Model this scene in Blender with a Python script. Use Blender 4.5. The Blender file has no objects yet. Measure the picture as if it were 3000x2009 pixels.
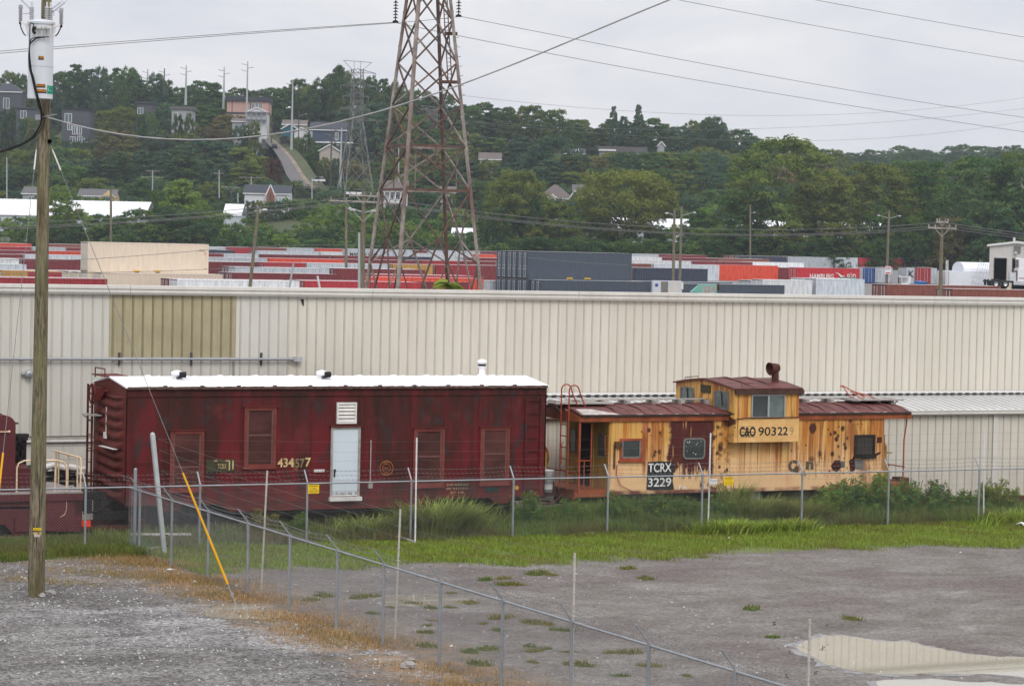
import bpy, math, random
import numpy as np
from mathutils import Vector, Matrix
R = math.radians
rnd = random.Random(7)
nr = np.random.RandomState(11)
SC = bpy.context.scene
COL = SC.collection

# ------------------------------------------------------------------ camera
F, PITCH, ROLL, TH = 7712., .0367, .0219, .4502
CX, CY = 1500., 1004.5
EYE = np.array([0, 0, 7.9])
fw = np.array([0, math.cos(PITCH), -math.sin(PITCH)])
up0 = np.array([0, math.sin(PITCH), math.cos(PITCH)])
rt = np.array([1., 0, 0])
r2 = rt * math.cos(ROLL) + up0 * math.sin(ROLL)
u2 = -rt * math.sin(ROLL) + up0 * math.cos(ROLL)
cam_d = bpy.data.cameras.new('camera'); cam = bpy.data.objects.new('camera', cam_d); COL.objects.link(cam)
cam_d.sensor_fit = 'HORIZONTAL'; cam_d.sensor_width = 36; cam_d.lens = F / 3000 * 36
cam_d.clip_start = .5; cam_d.clip_end = 20000
cam.matrix_world = Matrix(((r2[0], u2[0], -fw[0], 0), (r2[1], u2[1], -fw[1], 0), (r2[2], u2[2], -fw[2], 7.9), (0, 0, 0, 1)))
SC.camera = cam

# ------------------------------------------------------------------ world, sun, exposure
SUN_EL, SUN_AZ = R(42), R(166)          # azimuth clockwise from +Y : behind the camera
w = bpy.data.worlds.new("World"); SC.world = w; w.use_nodes = True
SC.view_settings.view_transform = 'Standard'; SC.view_settings.look = 'None'
SC.view_settings.exposure = 0.0; SC.view_settings.gamma = 1.0
sl = bpy.data.lights.new('sun', 'SUN'); sl.energy = 1.35; sl.angle = R(22); sl.color = (1, .97, .93)
so = bpy.data.objects.new('sun', sl); COL.objects.link(so)
sdir = Vector((math.sin(SUN_AZ) * math.cos(SUN_EL), math.cos(SUN_AZ) * math.cos(SUN_EL), math.sin(SUN_EL)))
so.rotation_euler = sdir.to_track_quat('Z', 'Y').to_euler(); so.location = (0, -20, 60)


class NT:
    """small wrapper: every call adds a node and returns its first output"""
    def __init__(s, nt): s.t = nt
    def n(s, typ, ins=(), **pr):
        nd = s.t.nodes.new(typ)
        for k, v in pr.items(): setattr(nd, k, v)
        it = ins.items() if isinstance(ins, dict) else enumerate(ins)
        for k, v in it:
            if v is None: continue
            if hasattr(v, 'is_output'): s.t.links.new(v, nd.inputs[k])
            else:
                if isinstance(v, tuple) and len(v) == 3 and len(getattr(nd.inputs[k], 'default_value', v)) == 4: v = v + (1,)
                nd.inputs[k].default_value = v
        return nd
    def math(s, op, a, b=0, c=0, clamp=False): return s.n('ShaderNodeMath', (a, b, c), operation=op, use_clamp=clamp).outputs[0]
    def mul(s, a, b): return s.math('MULTIPLY', a, b)
    def add(s, a, b): return s.math('ADD', a, b)
    def inv(s, a): return s.math('SUBTRACT', 1, a)
    def mx(s, a, b): return s.math('MAXIMUM', a, b)
    def mr(s, v, a, b, c=0., d=1., smooth=False):
        return s.n('ShaderNodeMapRange', (v, a, b, c, d), clamp=True, interpolation_type='SMOOTHSTEP' if smooth else 'LINEAR').outputs[0]
    def noise(s, vec, sc, det=4., ro=.55, dist=0.): return s.n('ShaderNodeTexNoise', {'Vector': vec, 'Scale': sc, 'Detail': det, 'Roughness': ro, 'Distortion': dist}).outputs['Fac']
    def voro(s, vec, sc, rand=1., out='Distance', feature='F1'): return s.n('ShaderNodeTexVoronoi', {'Vector': vec, 'Scale': sc, 'Randomness': rand}, feature=feature).outputs[out]
    def ramp(s, fac, stops):
        nd = s.n('ShaderNodeValToRGB', (fac,)); cr = nd.color_ramp
        while len(cr.elements) < len(stops): cr.elements.new(.5)
        for e, (p, c) in zip(cr.elements, stops):
            e.position = p; e.color = (c + (1,)) if isinstance(c, tuple) else (c, c, c, 1)
        return nd.outputs[0]
    def mix(s, f, a, b, mode='MIX'):
        nd = s.n('ShaderNodeMix', {}, data_type='RGBA', blend_type=mode)
        for i, v in ((0, f), (6, a), (7, b)):
            if hasattr(v, 'is_output'): s.t.links.new(v, nd.inputs[i])
            else: nd.inputs[i].default_value = (tuple(v) + (1,))[:4] if isinstance(v, tuple) else v
        return nd.outputs[2]
    def scale(s, vec, x, y, z): return s.n('ShaderNodeVectorMath', {0: vec, 1: (x, y, z)}, operation='MULTIPLY').outputs[0]
    def vadd(s, a, b): return s.n('ShaderNodeVectorMath', {0: a, 1: b}, operation='ADD').outputs[0]
    def sep(s, vec): return s.n('ShaderNodeSeparateXYZ', (vec,)).outputs
    def obj(s): return s.n('ShaderNodeTexCoord').outputs['Object']
    def bump(s, h, st, dist=.02): return s.n('ShaderNodeBump', {'Height': h, 'Strength': st, 'Distance': dist}).outputs[0]
    def hue(s, col, v): return s.n('ShaderNodeHueSaturation', {'Value': v, 'Color': col}).outputs[0]


def world_nodes():
    t = NT(w.node_tree); w.node_tree.nodes.clear()
    sky = t.n('ShaderNodeTexSky', sky_type='NISHITA'); sky.sun_disc = False
    sky.sun_elevation = SUN_EL; sky.sun_rotation = SUN_AZ; sky.air_density = 1.5; sky.dust_density = 3
    g = t.n('ShaderNodeTexCoord').outputs['Generated']
    z = t.sep(g)[2]
    v = t.scale(g, 1.0, 1.0, 3.4)
    a = t.noise(v, 4.2, 6, .55, .6); b = t.noise(v, 12, 6, .6, .4)
    c = t.add(t.mul(a, .68), t.mul(b, .32))
    cl = t.ramp(c, [(.37, (6.35, 6.55, 7.3)), (.47, (7.05, 7.2, 7.8)), (.55, (7.75, 7.8, 8.2)), (.63, (8.6, 8.6, 8.8))])
    lift = t.mr(z, .12, .9, 1.0, 2.1)                     # an overcast sky is brighter overhead
    cl = t.n('ShaderNodeVectorMath', {0: cl, 3: lift}, operation='SCALE').outputs[0]
    mixc = t.mix(.93, sky.outputs[0], cl)
    bg = t.n('ShaderNodeBackground', {0: mixc, 1: .108})
    o = t.n('ShaderNodeOutputWorld', (bg.outputs[0],))
world_nodes()

# ------------------------------------------------------------------ places
U = np.array([math.cos(TH), math.sin(TH), 0]); NN = np.array([-math.sin(TH), math.cos(TH), 0]); B0 = np.array([-10.2364, 70.1179, 0])
def ray(x, y): return fw + r2 * (x - CX) / F - u2 * (y - CY) / F
def at(x, y, Y): d = ray(x, y); return EYE + d * Y / d[1]                    # the point of that sight line Y metres away
def gnd(x, y, z=0): d = ray(x, y); return EYE + d * (z - 7.9) / d[2]
def tplane(x, y, d0): d = ray(x, y); return EYE + d * (B0 @ NN + d0 - EYE @ NN) / (d @ NN)
def tsz(x, y, d0): p = tplane(x, y, d0) - B0; return float(p @ U), float(p[2])
def tsd(x, y, z=0): p = gnd(x, y, z) - B0; return float(p @ U), float(p @ NN)
def S(s, d, z=0.): return B0 + U * s + NN * d + np.array([0, 0, z])          # along the track, away from it, up
def interp(x, pts): return float(np.interp(x, [p[0] for p in pts], [p[1] for p in pts]))

# ------------------------------------------------------------------ objects
ORG = {}
def tag(o, label=None, cat=None, group=None, kind=None):
    if label: o['label'] = label
    if cat: o['category'] = cat
    if group: o['group'] = group
    if kind: o['kind'] = kind
    return o
def thing(name, label, cat, loc, rz=0., group=None, org=(0, 0, 0)):
    o = bpy.data.objects.new(name, None); COL.objects.link(o); o.empty_display_size = .3
    o.location = tuple(float(v) for v in loc); o.rotation_euler = (0, 0, rz); ORG[o.name] = np.array(org, float)
    return tag(o, label, cat, group)
def tthing(name, label, cat, s, d, z=0., group=None):                        # a thing that stands in the track's own grid
    return thing(name, label, cat, S(s, d, z), TH, group, (s, d, z))
def copy_tree(o, parent=None):
    c = o.copy(); COL.objects.link(c); c.parent = parent
    if o.name in ORG: ORG[c.name] = ORG[o.name]
    for ch in list(o.children): copy_tree(ch, c)
    return c

def mesh_np(name, V, Fc, smooth=False, attr=None):
    V = np.asarray(V, np.float32); Fc = np.asarray(Fc, np.int32); k = Fc.shape[1]
    me = bpy.data.meshes.new(name)
    me.vertices.add(len(V)); me.vertices.foreach_set('co', V.ravel())
    me.loops.add(Fc.size); me.loops.foreach_set('vertex_index', Fc.ravel())
    me.polygons.add(len(Fc)); me.polygons.foreach_set('loop_start', np.arange(0, Fc.size, k, dtype=np.int32))
    if smooth: me.polygons.foreach_set('use_smooth', np.ones(len(Fc), bool))
    me.update(calc_edges=True)
    if attr is not None:
        a = me.attributes.new('tint', 'FLOAT', 'POINT'); a.data.foreach_set('value', np.asarray(attr, np.float32))
    return me
def link(name, me, m=None, parent=None, loc=None):
    o = bpy.data.objects.new(name, me); COL.objects.link(o)
    if m is not None and not me.materials: me.materials.append(m)
    if parent is not None: o.parent = parent; ORG[o.name] = ORG.get(parent.name, np.zeros(3))
    if loc is not None: o.location = tuple(float(v) for v in loc)
    return o

class MB:
    def __init__(s): s.v = []; s.f = []; s.mi = []; s.sm = []; s.cur = 0
    def put(s, vs, fs, smooth=False):
        b = len(s.v); s.v += [tuple(map(float, p)) for p in vs]
        for f in fs: s.f.append([b + i for i in f]); s.mi.append(s.cur); s.sm.append(smooth)
        return s
    def mat(s, i): s.cur = i; return s
    def box(s, x0, x1, y0, y1, z0, z1, c=0.):
        if c <= 0:
            return s.put([(x0, y0, z0), (x1, y0, z0), (x1, y1, z0), (x0, y1, z0), (x0, y0, z1), (x1, y0, z1), (x1, y1, z1), (x0, y1, z1)],
                         [(0, 3, 2, 1), (4, 5, 6, 7), (0, 1, 5, 4), (1, 2, 6, 5), (2, 3, 7, 6), (3, 0, 4, 7)])
        P = [(x0 + c, y0), (x1 - c, y0), (x1, y0 + c), (x1, y1 - c), (x1 - c, y1), (x0 + c, y1), (x0, y1 - c), (x0, y0 + c)]
        return s.prism(P, z0, z1)
    def prism(s, P, z0, z1):                      # polygon in x,y pushed along z
        n = len(P); vs = [(x, y, z0) for x, y in P] + [(x, y, z1) for x, y in P]
        return s.put(vs, [tuple(range(n))[::-1], tuple(range(n, 2 * n))] + [(i, (i + 1) % n, (i + 1) % n + n, i + n) for i in range(n)])
    def prism_xz(s, P, y0, y1):                   # polygon in x,z pushed along y
        n = len(P); vs = [(x, y0, z) for x, z in P] + [(x, y1, z) for x, z in P]
        return s.put(vs, [tuple(range(n)), tuple(range(n, 2 * n))[::-1]] + [(i, i + n, (i + 1) % n + n, (i + 1) % n) for i in range(n)])
    def prism_yz(s, P, x0, x1):
        n = len(P); vs = [(x0, y, z) for y, z in P] + [(x1, y, z) for y, z in P]
        return s.put(vs, [tuple(range(n))[::-1], tuple(range(n, 2 * n))] + [(i, (i + 1) % n, (i + 1) % n + n, i + n) for i in range(n)])
    def bar(s, a, b, w, h=None):                  # square bar between two points
        h = h or w; a = Vector(a); b = Vector(b); d = (b - a)
        if d.length < 1e-6: return s
        d.normalize(); x = d.cross(Vector((0, 0, 1)));
        if x.length < .02: x = Vector((1, 0, 0))
        x.normalize(); y = d.cross(x).normalized(); x = x * w / 2; y = y * h / 2
        vs = [a - x - y, a + x - y, a + x + y, a - x + y, b - x - y, b + x - y, b + x + y, b - x + y]
        return s.put(vs, [(0, 1, 2, 3), (7, 6, 5, 4), (0, 4, 5, 1), (1, 5, 6, 2), (2, 6, 7, 3), (3, 7, 4, 0)])
    def cone(s, a, b, ra, rb, n=10, caps=True, smooth=True):
        a = Vector(a); b = Vector(b); d = (b - a).normalized(); x = d.cross(Vector((0, 0, 1)))
        if x.length < .02: x = Vector((1, 0, 0))
        x.normalize(); y = d.cross(x).normalized(); vs = []
        for p, r in ((a, ra), (b, rb)): vs += [p + (x * math.cos(t) + y * math.sin(t)) * r for t in (2 * math.pi * i / n for i in range(n))]
        s.put(vs, [(i, i + n, (i + 1) % n + n, (i + 1) % n) for i in range(n)], smooth)
        if caps: s.put(vs, [tuple(range(n)), tuple(range(n, 2 * n))[::-1]])
        return s
    def cyl(s, a, b, r, n=10, **k): return s.cone(a, b, r, r, n, **k)
    def tube(s, pts, r, n=6):
        pts = [Vector(p) for p in pts]; k = len(pts); vs = []; px = None
        for i, p in enumerate(pts):
            d = (pts[min(i + 1, k - 1)] - pts[max(i - 1, 0)]).normalized()
            x = d.cross(Vector((0, 0, 1))) if px is None else px - d * px.dot(d)
            if x.length < .02: x = d.cross(Vector((1, 0, 0)))
            x.normalize(); px = x; y = d.cross(x); rr = r[i] if hasattr(r, '__len__') else r
            vs += [p + (x * math.cos(t) + y * math.sin(t)) * rr for t in (2 * math.pi * j / n for j in range(n))]
        fs = [(i * n + j, i * n + (j + 1) % n, (i + 1) * n + (j + 1) % n, (i + 1) * n + j) for i in range(k - 1) for j in range(n)]
        s.put(vs, fs, True); return s.put([vs[j] for j in range(n)] + vs[-n:], [tuple(range(n))[::-1], tuple(range(n, 2 * n))])
    def lathe(s, c, prof, n=14, axis='z'):
        vs = []
        for r, h in prof:
            for j in range(n):
                t = 2 * math.pi * j / n; x, y = r * math.cos(t), r * math.sin(t)
                vs.append((c[0] + x, c[1] + y, c[2] + h) if axis == 'z' else (c[0] + x, c[1] + h, c[2] + y) if axis == 'y' else (c[0] + h, c[1] + x, c[2] + y))
        return s.put(vs, [(i * n + j, i * n + (j + 1) % n, (i + 1) * n + (j + 1) % n, (i + 1) * n + j) for i in range(len(prof) - 1) for j in range(n)], True)
    def ring(s, c, R_, r, axis='y', n=24, m=6):
        pts = []
        for j in range(n + 1):
            t = 2 * math.pi * j / n; a, b = R_ * math.cos(t), R_ * math.sin(t)
            pts.append((c[0] + a, c[1], c[2] + b) if axis == 'y' else (c[0], c[1] + a, c[2] + b) if axis == 'x' else (c[0] + a, c[1] + b, c[2]))
        return s.tube(pts, r, m)
    def ball(s, c, r, n=8, sq=(1, 1, 1), jit=0, rg=None):
        vs = []; m = max(4, n // 2 + 1)
        for i in range(m + 1):
            a = math.pi * i / m
            for j in range(n):
                t = 2 * math.pi * j / n; k = 1 + (rg.uniform(-jit, jit) if jit else 0)
                vs.append((c[0] + r * k * sq[0] * math.sin(a) * math.cos(t), c[1] + r * k * sq[1] * math.sin(a) * math.sin(t), c[2] + r * k * sq[2] * math.cos(a)))
        return s.put(vs, [(i * n + j, (i + 1) * n + j, (i + 1) * n + (j + 1) % n, i * n + (j + 1) % n) for i in range(m) for j in range(n)], not jit)
    def build(s, name, mats, parent=None, label=None, recalc=True):
        org = ORG.get(parent.name, np.zeros(3)) if parent is not None else np.zeros(3)
        me = bpy.data.meshes.new(name)
        me.from_pydata([(p[0] - org[0], p[1] - org[1], p[2] - org[2]) for p in s.v], [], s.f)
        for m in (mats if isinstance(mats, (list, tuple)) else [mats]): me.materials.append(m)
        me.polygons.foreach_set('material_index', s.mi); me.polygons.foreach_set('use_smooth', s.sm)
        if recalc:
            import bmesh
            bm = bmesh.new(); bm.from_mesh(me); bmesh.ops.recalc_face_normals(bm, faces=bm.faces); bm.to_mesh(me); bm.free()
        me.update()
        o = link(name, me, None, parent)
        if label: o['label'] = label
        return o
    def wthing(s, name, mats, label, cat, group=None, kind=None, loc=None):   # a thing that is one mesh, its origin at its own base
        V = np.array(s.v); c = np.array([V[:, 0].mean(), V[:, 1].mean(), V[:, 2].min()]) if loc is None else np.array(loc, float)
        s.v = [tuple(p - c) for p in V]; o = s.build(name, mats); o.location = tuple(c)
        return tag(o, label, cat, group, kind)

def text_part(name, body, mat, parent, s, d, z, h, face='near', width=None, ext=.0, align='LEFT', shear=0., label=None, bold=0.):
    """painted letters: a thin sheet just proud of the panel. face near = track's near side (reads along +s)"""
    cu = bpy.data.curves.new(name, 'FONT'); cu.body = body; cu.size = 1; cu.align_x = align; cu.shear = shear; cu.offset = bold
    tmp = bpy.data.objects.new(name, cu); me = bpy.data.meshes.new_from_object(tmp)
    bpy.data.objects.remove(tmp); bpy.data.curves.remove(cu)
    V = np.array([v.co for v in me.vertices]); me.materials.clear(); me.materials.append(mat)
    x0, x1, y0, y1 = V[:, 0].min(), V[:, 0].max(), V[:, 1].min(), V[:, 1].max()
    k = h / (y1 - y0); kx = width / (x1 - x0) if width else k
    org = ORG.get(parent.name, np.zeros(3))
    X = (V[:, 0] - x0) * kx; Z = (V[:, 1] - y0) * k
    if face == 'near': P = np.stack([s + X, np.full_like(X, d), z + Z], 1)
    else: P = np.stack([np.full_like(X, s), d - X, z + Z], 1)                  # on an end wall facing -s: reads along -d
    P -= org
    for v, p in zip(me.vertices, P): v.co = p
    me.update(); o = link(name, me, None, parent)
    if label: o['label'] = label
    return o

# ------------------------------------------------------------------ materials
MAT = {}
def mat_base(name):
    m = bpy.data.materials.new(name); m.use_nodes = True; m.node_tree.nodes.clear(); t = NT(m.node_tree)
    return m, t
def fin(m, t, col, rough=.6, metal=0., nrm=None, spec=.5, extra=None):
    b = t.n('ShaderNodeBsdfPrincipled', {'Base Color': col, 'Roughness': rough, 'Metallic': metal, 'Normal': nrm, 'Specular IOR Level': spec})
    if extra:
        for k, v in extra.items(): b.inputs[k].default_value = v
    t.n('ShaderNodeOutputMaterial', (b.outputs[0],)); return m
def paint(name, col, rough=.55, var=.22, sc=2.5, metal=0., bump=0., dirt=None, dirt_amt=.35, streak=True, spec=.25):
    """a painted or bare surface with uneven tone, grime streaks and a little relief"""
    if name in MAT: return MAT[name]
    m, t = mat_base(name); P = t.obj()
    a = t.noise(P, sc, 5, .6); c = t.hue(col, t.mr(a, .3, .7, 1 - var, 1 + var))
    if dirt is not None:
        st = t.noise(t.scale(P, 5, 5, .5) if streak else P, 1.3 if streak else sc * 2, 6, .65)
        c = t.mix(t.mul(t.mr(st, .5, .75), dirt_amt), c, dirt)
    n = t.bump(t.noise(P, 18, 4), bump) if bump else None
    MAT[name] = fin(m, t, c, rough, metal, n, spec); return m
def objcol(name, rough=.6, white=0., var=.2):
    """colour taken from the object itself; white = how far it is bleached"""
    if name in MAT: return MAT[name]
    m, t = mat_base(name); P = t.obj(); c = t.n('ShaderNodeObjectInfo').outputs['Color']
    if white: c = t.mix(white, c, (.82, .80, .79))
    st = t.noise(t.scale(P, 2.2, 2.2, .5), 1.6, 5, .6); c = t.hue(c, t.mr(st, .3, .7, 1 - var, 1 + var))
    MAT[name] = fin(m, t, c, rough); return m
# ------------------------------------------------------------------ ground: one sheet from the near lot to the hills and the horizon
HILL = {  # distance : image height of the bare ground there (column, row) -> turned into real heights
    790: [(-900, 602), (0, 602), (300, 598), (700, 603), (850, 560), (1000, 585), (1150, 622), (1600, 612), (2000, 640), (2400, 655), (3000, 655), (3900, 650)],
    860: [(-900, 505), (0, 505), (400, 500), (700, 500), (830, 505), (1000, 520), (1300, 545), (1700, 545), (2000, 575), (2400, 610), (3000, 612), (3900, 600)],
    950: [(-900, 392), (0, 392), (250, 402), (500, 392), (700, 394), (800, 405), (900, 420), (1000, 415), (1300, 435), (1600, 470), (1900, 470), (2200, 510), (2500, 555), (3000, 555), (3900, 540)],
    1100: [(-900, 335), (0, 330), (500, 325), (700, 332), (1000, 335), (1300, 385), (1600, 425), (1900, 440), (2200, 480), (2500, 525), (3000, 525), (3900, 510)],
    1600: [(-900, 365), (0, 365), (700, 365), (1000, 370), (1500, 450), (2000, 475), (2300, 490), (3000, 478), (3900, 470)],
    2300: [(-900, 470), (1000, 470), (2000, 500), (3000, 500), (3900, 500)]}
def hcol(x, Y):
    ks = sorted(HILL)
    zs = [(620, 4.5), (665, 6.0)] + [(k, at(x, interp(x, HILL[k]), k)[2]) for k in ks] + [(5000, -30), (16000, -60)]
    return interp(Y, zs)
def zg(X, Y):
    if Y > 665: return hcol(CX + F * X / Y, Y)
    d = (X - B0[0]) * NN[0] + (Y - B0[1]) * NN[1]
    if d < 2.6: return 0.
    if d < 12: return -.42 * min(1, (d - 2.6) / 1.6)
    x = CX + F * X / max(Y, 1); lift = 1.25 * min(1, max(0, (x - 2030) / 260)) * min(1, max(0, (430 - Y) / 230)) * min(1, max(0, (Y - 130) / 40))
    return max(-.42, lift + interp(Y, [(130, -.42), (200, 1.16), (255, 1.6), (430, 3.0), (620, 4.5), (665, hcol(CX + F * X / Y, 665.01) if Y > 620 else 6)]))

def ground_material():
    m, t = mat_base('ground')
    P = t.n('ShaderNodeNewGeometry').outputs['Position']
    T = t.n('ShaderNodeMapping', {0: P, 1: tuple(B0), 2: (0, 0, TH)}, vector_type='TEXTURE').outputs[0]
    s, d, z = t.sep(T)[0:3]
    wob = t.math('SUBTRACT', t.noise(T, .35, 4), .5); wob2 = t.math('SUBTRACT', t.noise(T, 1.6, 4), .5)
    fine = t.noise(T, 26, 3, .7); grit = t.voro(T, 16, 1, 'Color'); gv = t.sep(grit)[0]; big = t.noise(T, .16, 5, .6, .6); med = t.noise(t.scale(T, .8, 1.25, 1), .6, 7, .66, .5)
    # right lot: worn asphalt, purplish grey with dusty patches
    lot = t.ramp(med, [(.32, (.112, .096, .083)), (.45, (.148, .130, .114)), (.56, (.175, .158, .141)), (.70, (.222, .206, .188))])
    lot = t.mix(t.mr(t.noise(T, .22, 3), .5, .66), lot, (.125, .100, .092), 'MIX')
    dust = t.mr(t.noise(t.scale(T, .5, 1.2, 1), .9, 5, .6, .8), .66, .74)
    lot = t.mix(t.mul(dust, .4), lot, (.33, .32, .315))
    lot = t.hue(lot, t.mr(t.add(t.mul(fine, .45), t.mul(gv, .55)), .22, .78, .68, 1.30))
    # left lot: loose grey crushed stone, pale where the fines have washed up
    pale = t.add(t.add(t.add(s, t.mul(d, .62)), 16.2), t.mul(wob, 7.)); bandg = t.mul(t.mul(t.mr(pale, -.6, 1.2), t.mr(t.add(d, t.mul(wob, 2.)), -14.4, -15.4)), t.mr(med, .36, .52)); b2 = t.mul(t.mul(t.mr(d, -15.4, -14.8), t.mr(d, -13.2, -13.8)), t.mr(med, .42, .56)); bandg = t.mx(bandg, t.mul(b2, .8))
    grav = t.ramp(t.add(t.mul(med, .75), t.mul(big, .3)), [(.38, (.085, .077, .071)), (.50, (.122, .112, .104)), (.60, (.170, .159, .149)), (.72, (.24, .229, .216))])
    grav = t.mix(t.mul(bandg, .7), grav, (.285, .276, .268))
    grav = t.hue(grav, t.mr(t.add(t.mul(gv, .65), t.mul(fine, .35)), .2, .8, .42, 1.55))
    soil = t.mix(t.noise(T, .9, 5), (.065, .050, .032), (.135, .105, .065))
    green = t.mix(t.noise(T, 1.2, 5), (.080, .115, .022), (.165, .205, .045))
    rust = t.mix(t.mr(t.noise(T, 2.2, 5), .35, .65), (.115, .095, .060), (.29, .165, .075))
    ball = t.mix(gv, (.030, .026, .024), (.085, .078, .074))
    sw = t.add(s, t.mul(wob, 1.6)); dw = t.add(d, t.add(t.mul(wob, 2.2), t.mul(wob2, .8)))
    right = t.mr(sw, -1.1, -.7)
    base = t.mix(right, grav, lot)
    # orange dry growth along the cross fence
    fx = t.mul(t.mr(sw, -3.2, -1.9), t.mr(sw, .6, -.5)); fx = t.mul(fx, t.mr(wob2, -.16, .06))
    base = t.mix(t.mul(fx, .8), base, rust)
    lft = t.mul(t.mr(dw, -10.6, -7.0), t.inv(right)); lft = t.mul(lft, t.mr(wob2, -.12, .08))
    base = t.mix(t.mul(lft, .7), base, t.mix(t.mr(wob, -.06, .06), soil, rust))
    # grass strip
    gr = t.mul(t.mr(dw, -8.5, -7.5), right); gl = t.mul(t.mr(dw, -5.2, -4.4), t.inv(right))
    base = t.mix(t.mx(gr, gl), base, t.mix(t.mr(med, .45, .6), green, soil))
    base = t.mix(t.mr(dw, -3.4, -2.9), base, t.mix(t.mr(t.noise(T, .8, 3), .45, .6), ball, soil))
    far = t.mr(d, 9., 40.); yard = t.mix(t.noise(T, .05, 4), (.13, .125, .12), (.22, .21, .20)); base = t.mix(far, base, yard)
    hill = t.mix(t.noise(P, .03, 5), (.030, .045, .018), (.075, .085, .035)); base = t.mix(t.mr(t.sep(P)[1], 600, 640), base, hill)
    h = t.add(t.mul(gv, .6), t.mul(fine, .4))
    return fin(m, t, base, .9, 0, t.bump(h, t.mr(d, 10, 11, .55, .0), .03), .25)

def build_ground():
    ys = list(np.arange(-40, 40, 10)) + list(np.arange(40, 120, 1.0)) + list(np.arange(120, 660, 20)) + list(np.arange(665, 1120, 15)) + [1150, 1200, 1300, 1450, 1600, 1800, 2050, 2300, 3200, 5000, 9000, 15000]
    xs = np.arange(-900, 3901, 60)
    V, Fc = [], []
    for Y in ys:
        for x in xs:
            e = max(Y, 40); X = (x - CX) / F * e * (1.0 if e < 3000 else 2.2)
            V.append((X, Y, zg(X, Y)))
    n = len(xs)
    for i in range(len(ys) - 1):
        for j in range(n - 1): Fc.append((i * n + j, i * n + j + 1, (i + 1) * n + j + 1, (i + 1) * n + j))
    o = link('ground', mesh_np('ground', V, Fc, True), ground_material()); o['kind'] = 'structure'
build_ground()

def water_mat():
    m, t = mat_base('puddle_water'); P = t.n('ShaderNodeNewGeometry').outputs['Position']
    n = t.bump(t.noise(P, 3, 2), .008, .01)
    return fin(m, t, t.mix(t.noise(P, .8, 3), (.27, .245, .185), (.36, .33, .26)), .015, 0, n, .5, {'IOR': 1.33})
HAZE = .00009
def puddle(pts, seed, name='puddle', rim=True):
    """still water: an uneven outline on the ground, a pale silt rim under it"""
    rg = random.Random(seed); P = [gnd(x, y) for x, y in pts]; P = [Vector((p[0], p[1], 0)) for p in P]
    out = []
    k = len(P)
    for i in range(k):
        a, b = P[i], P[(i + 1) % k]; q = P[i - 1]; r_ = P[(i + 2) % k]
        for j in range(6):
            u = j / 6; c = .5 * ((2 * a) + (b - q) * u + (2 * q - 5 * a + 4 * b - r_) * u * u + (3 * a - q - 3 * b + r_) * u ** 3)
            out.append(c + Vector((rg.uniform(-.05, .05), rg.uniform(-.11, .11), 0)))
    cen = sum(out, Vector()) / len(out)
    def sheet(P_, z, nm, m_):
        from mathutils.geometry import tessellate_polygon
        b = MB(); b.put([(p.x, p.y, z) for p in P_], [tuple(f) for f in tessellate_polygon([P_])]); b.build(nm, m_)['kind'] = 'structure'
    sheet(out, .008, name, MAT['water'])
    if rim:
        ns = len(out); sheet([cen + (p - cen) * (1.07 + .05 * math.sin(i * 1.1 + seed) + .03 * math.sin(i * 2.7)) for i, p in enumerate(out)], .004, 'silt', MAT['silt'])
MAT['water'] = water_mat()
def silt_mat():
    m, t = mat_base('silt'); P = t.n('ShaderNodeNewGeometry').outputs['Position']; g = t.sep(t.voro(P, 14, 1, 'Color'))[0]
    return fin(m, t, t.hue(t.mix(t.noise(P, 2.2, 5), (.18, .17, .168), (.30, .29, .285)), t.mr(g, 0, 1, .7, 1.2)), .8)
MAT['silt'] = silt_mat()
puddle([(2335, 1893), (2400, 1866), (2480, 1862), (2590, 1878), (2660, 1880), (2740, 1898), (2860, 1918), (3060, 1935), (3080, 1985), (2900, 1975), (2700, 1975), (2560, 1972), (2470, 1958), (2390, 1930)], 1)
puddle([(2560, 2000), (2700, 1990), (2900, 2000), (3060, 2010), (3060, 2060), (2700, 2060)], 2)
puddle([(600, 1783), (700, 1772), (800, 1788), (870, 1800), (830, 1812), (700, 1814), (610, 1806)], 3, rim=False)
puddle([(1100, 1755), (1200, 1742), (1320, 1747), (1390, 1760), (1330, 1772), (1180, 1776)], 4)
puddle([(950, 1852), (1010, 1836), (1060, 1850), (1040, 1882), (980, 1886)], 5, rim=False)

# ------------------------------------------------------------------ trees
def leaf_mat(name, trans=.35):
    m, t = mat_base(name)
    c = t.n('ShaderNodeObjectInfo').outputs['Color']; a = t.n('ShaderNodeAttribute', attribute_name='tint').outputs['Fac']
    c = t.hue(c, a)
    c = t.mix(t.mr(a, 1.05, 1.5), c, (.17, .16, .03))
    df = t.n('ShaderNodeBsdfDiffuse', {0: c}); tr = t.n('ShaderNodeBsdfTranslucent', {0: t.hue(c, 1.3)})
    mx = t.n('ShaderNodeMixShader', {0: trans, 1: df.outputs[0], 2: tr.outputs[0]})
    t.n('ShaderNodeOutputMaterial', (mx.outputs[0],)); return m
MAT['leaf'] = leaf_mat('leaf')
MAT['bark'] = paint('bark', (.045, .036, .028), .9, .3, 2)
def leaf_cards(cen, nor, size, rg, asp=.6):
    """flat leaf sprays: one quad each, turned loosely outward"""
    n = len(cen); nor = nor / (np.linalg.norm(nor, axis=1, keepdims=True) + 1e-6)
    a = rg.normal(size=(n, 3)); a -= nor * (a * nor).sum(1, keepdims=True); a /= np.linalg.norm(a, axis=1, keepdims=True) + 1e-6
    b = np.cross(nor, a); s = size[:, None] * .5
    V = np.stack([cen - a * s - b * s * asp, cen + a * s - b * s * asp * .6, cen + a * s * 1.1 + b * s * asp, cen - a * s * .7 + b * s * asp], 1).reshape(-1, 3)
    return V, np.arange(n * 4).reshape(-1, 4)
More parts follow.
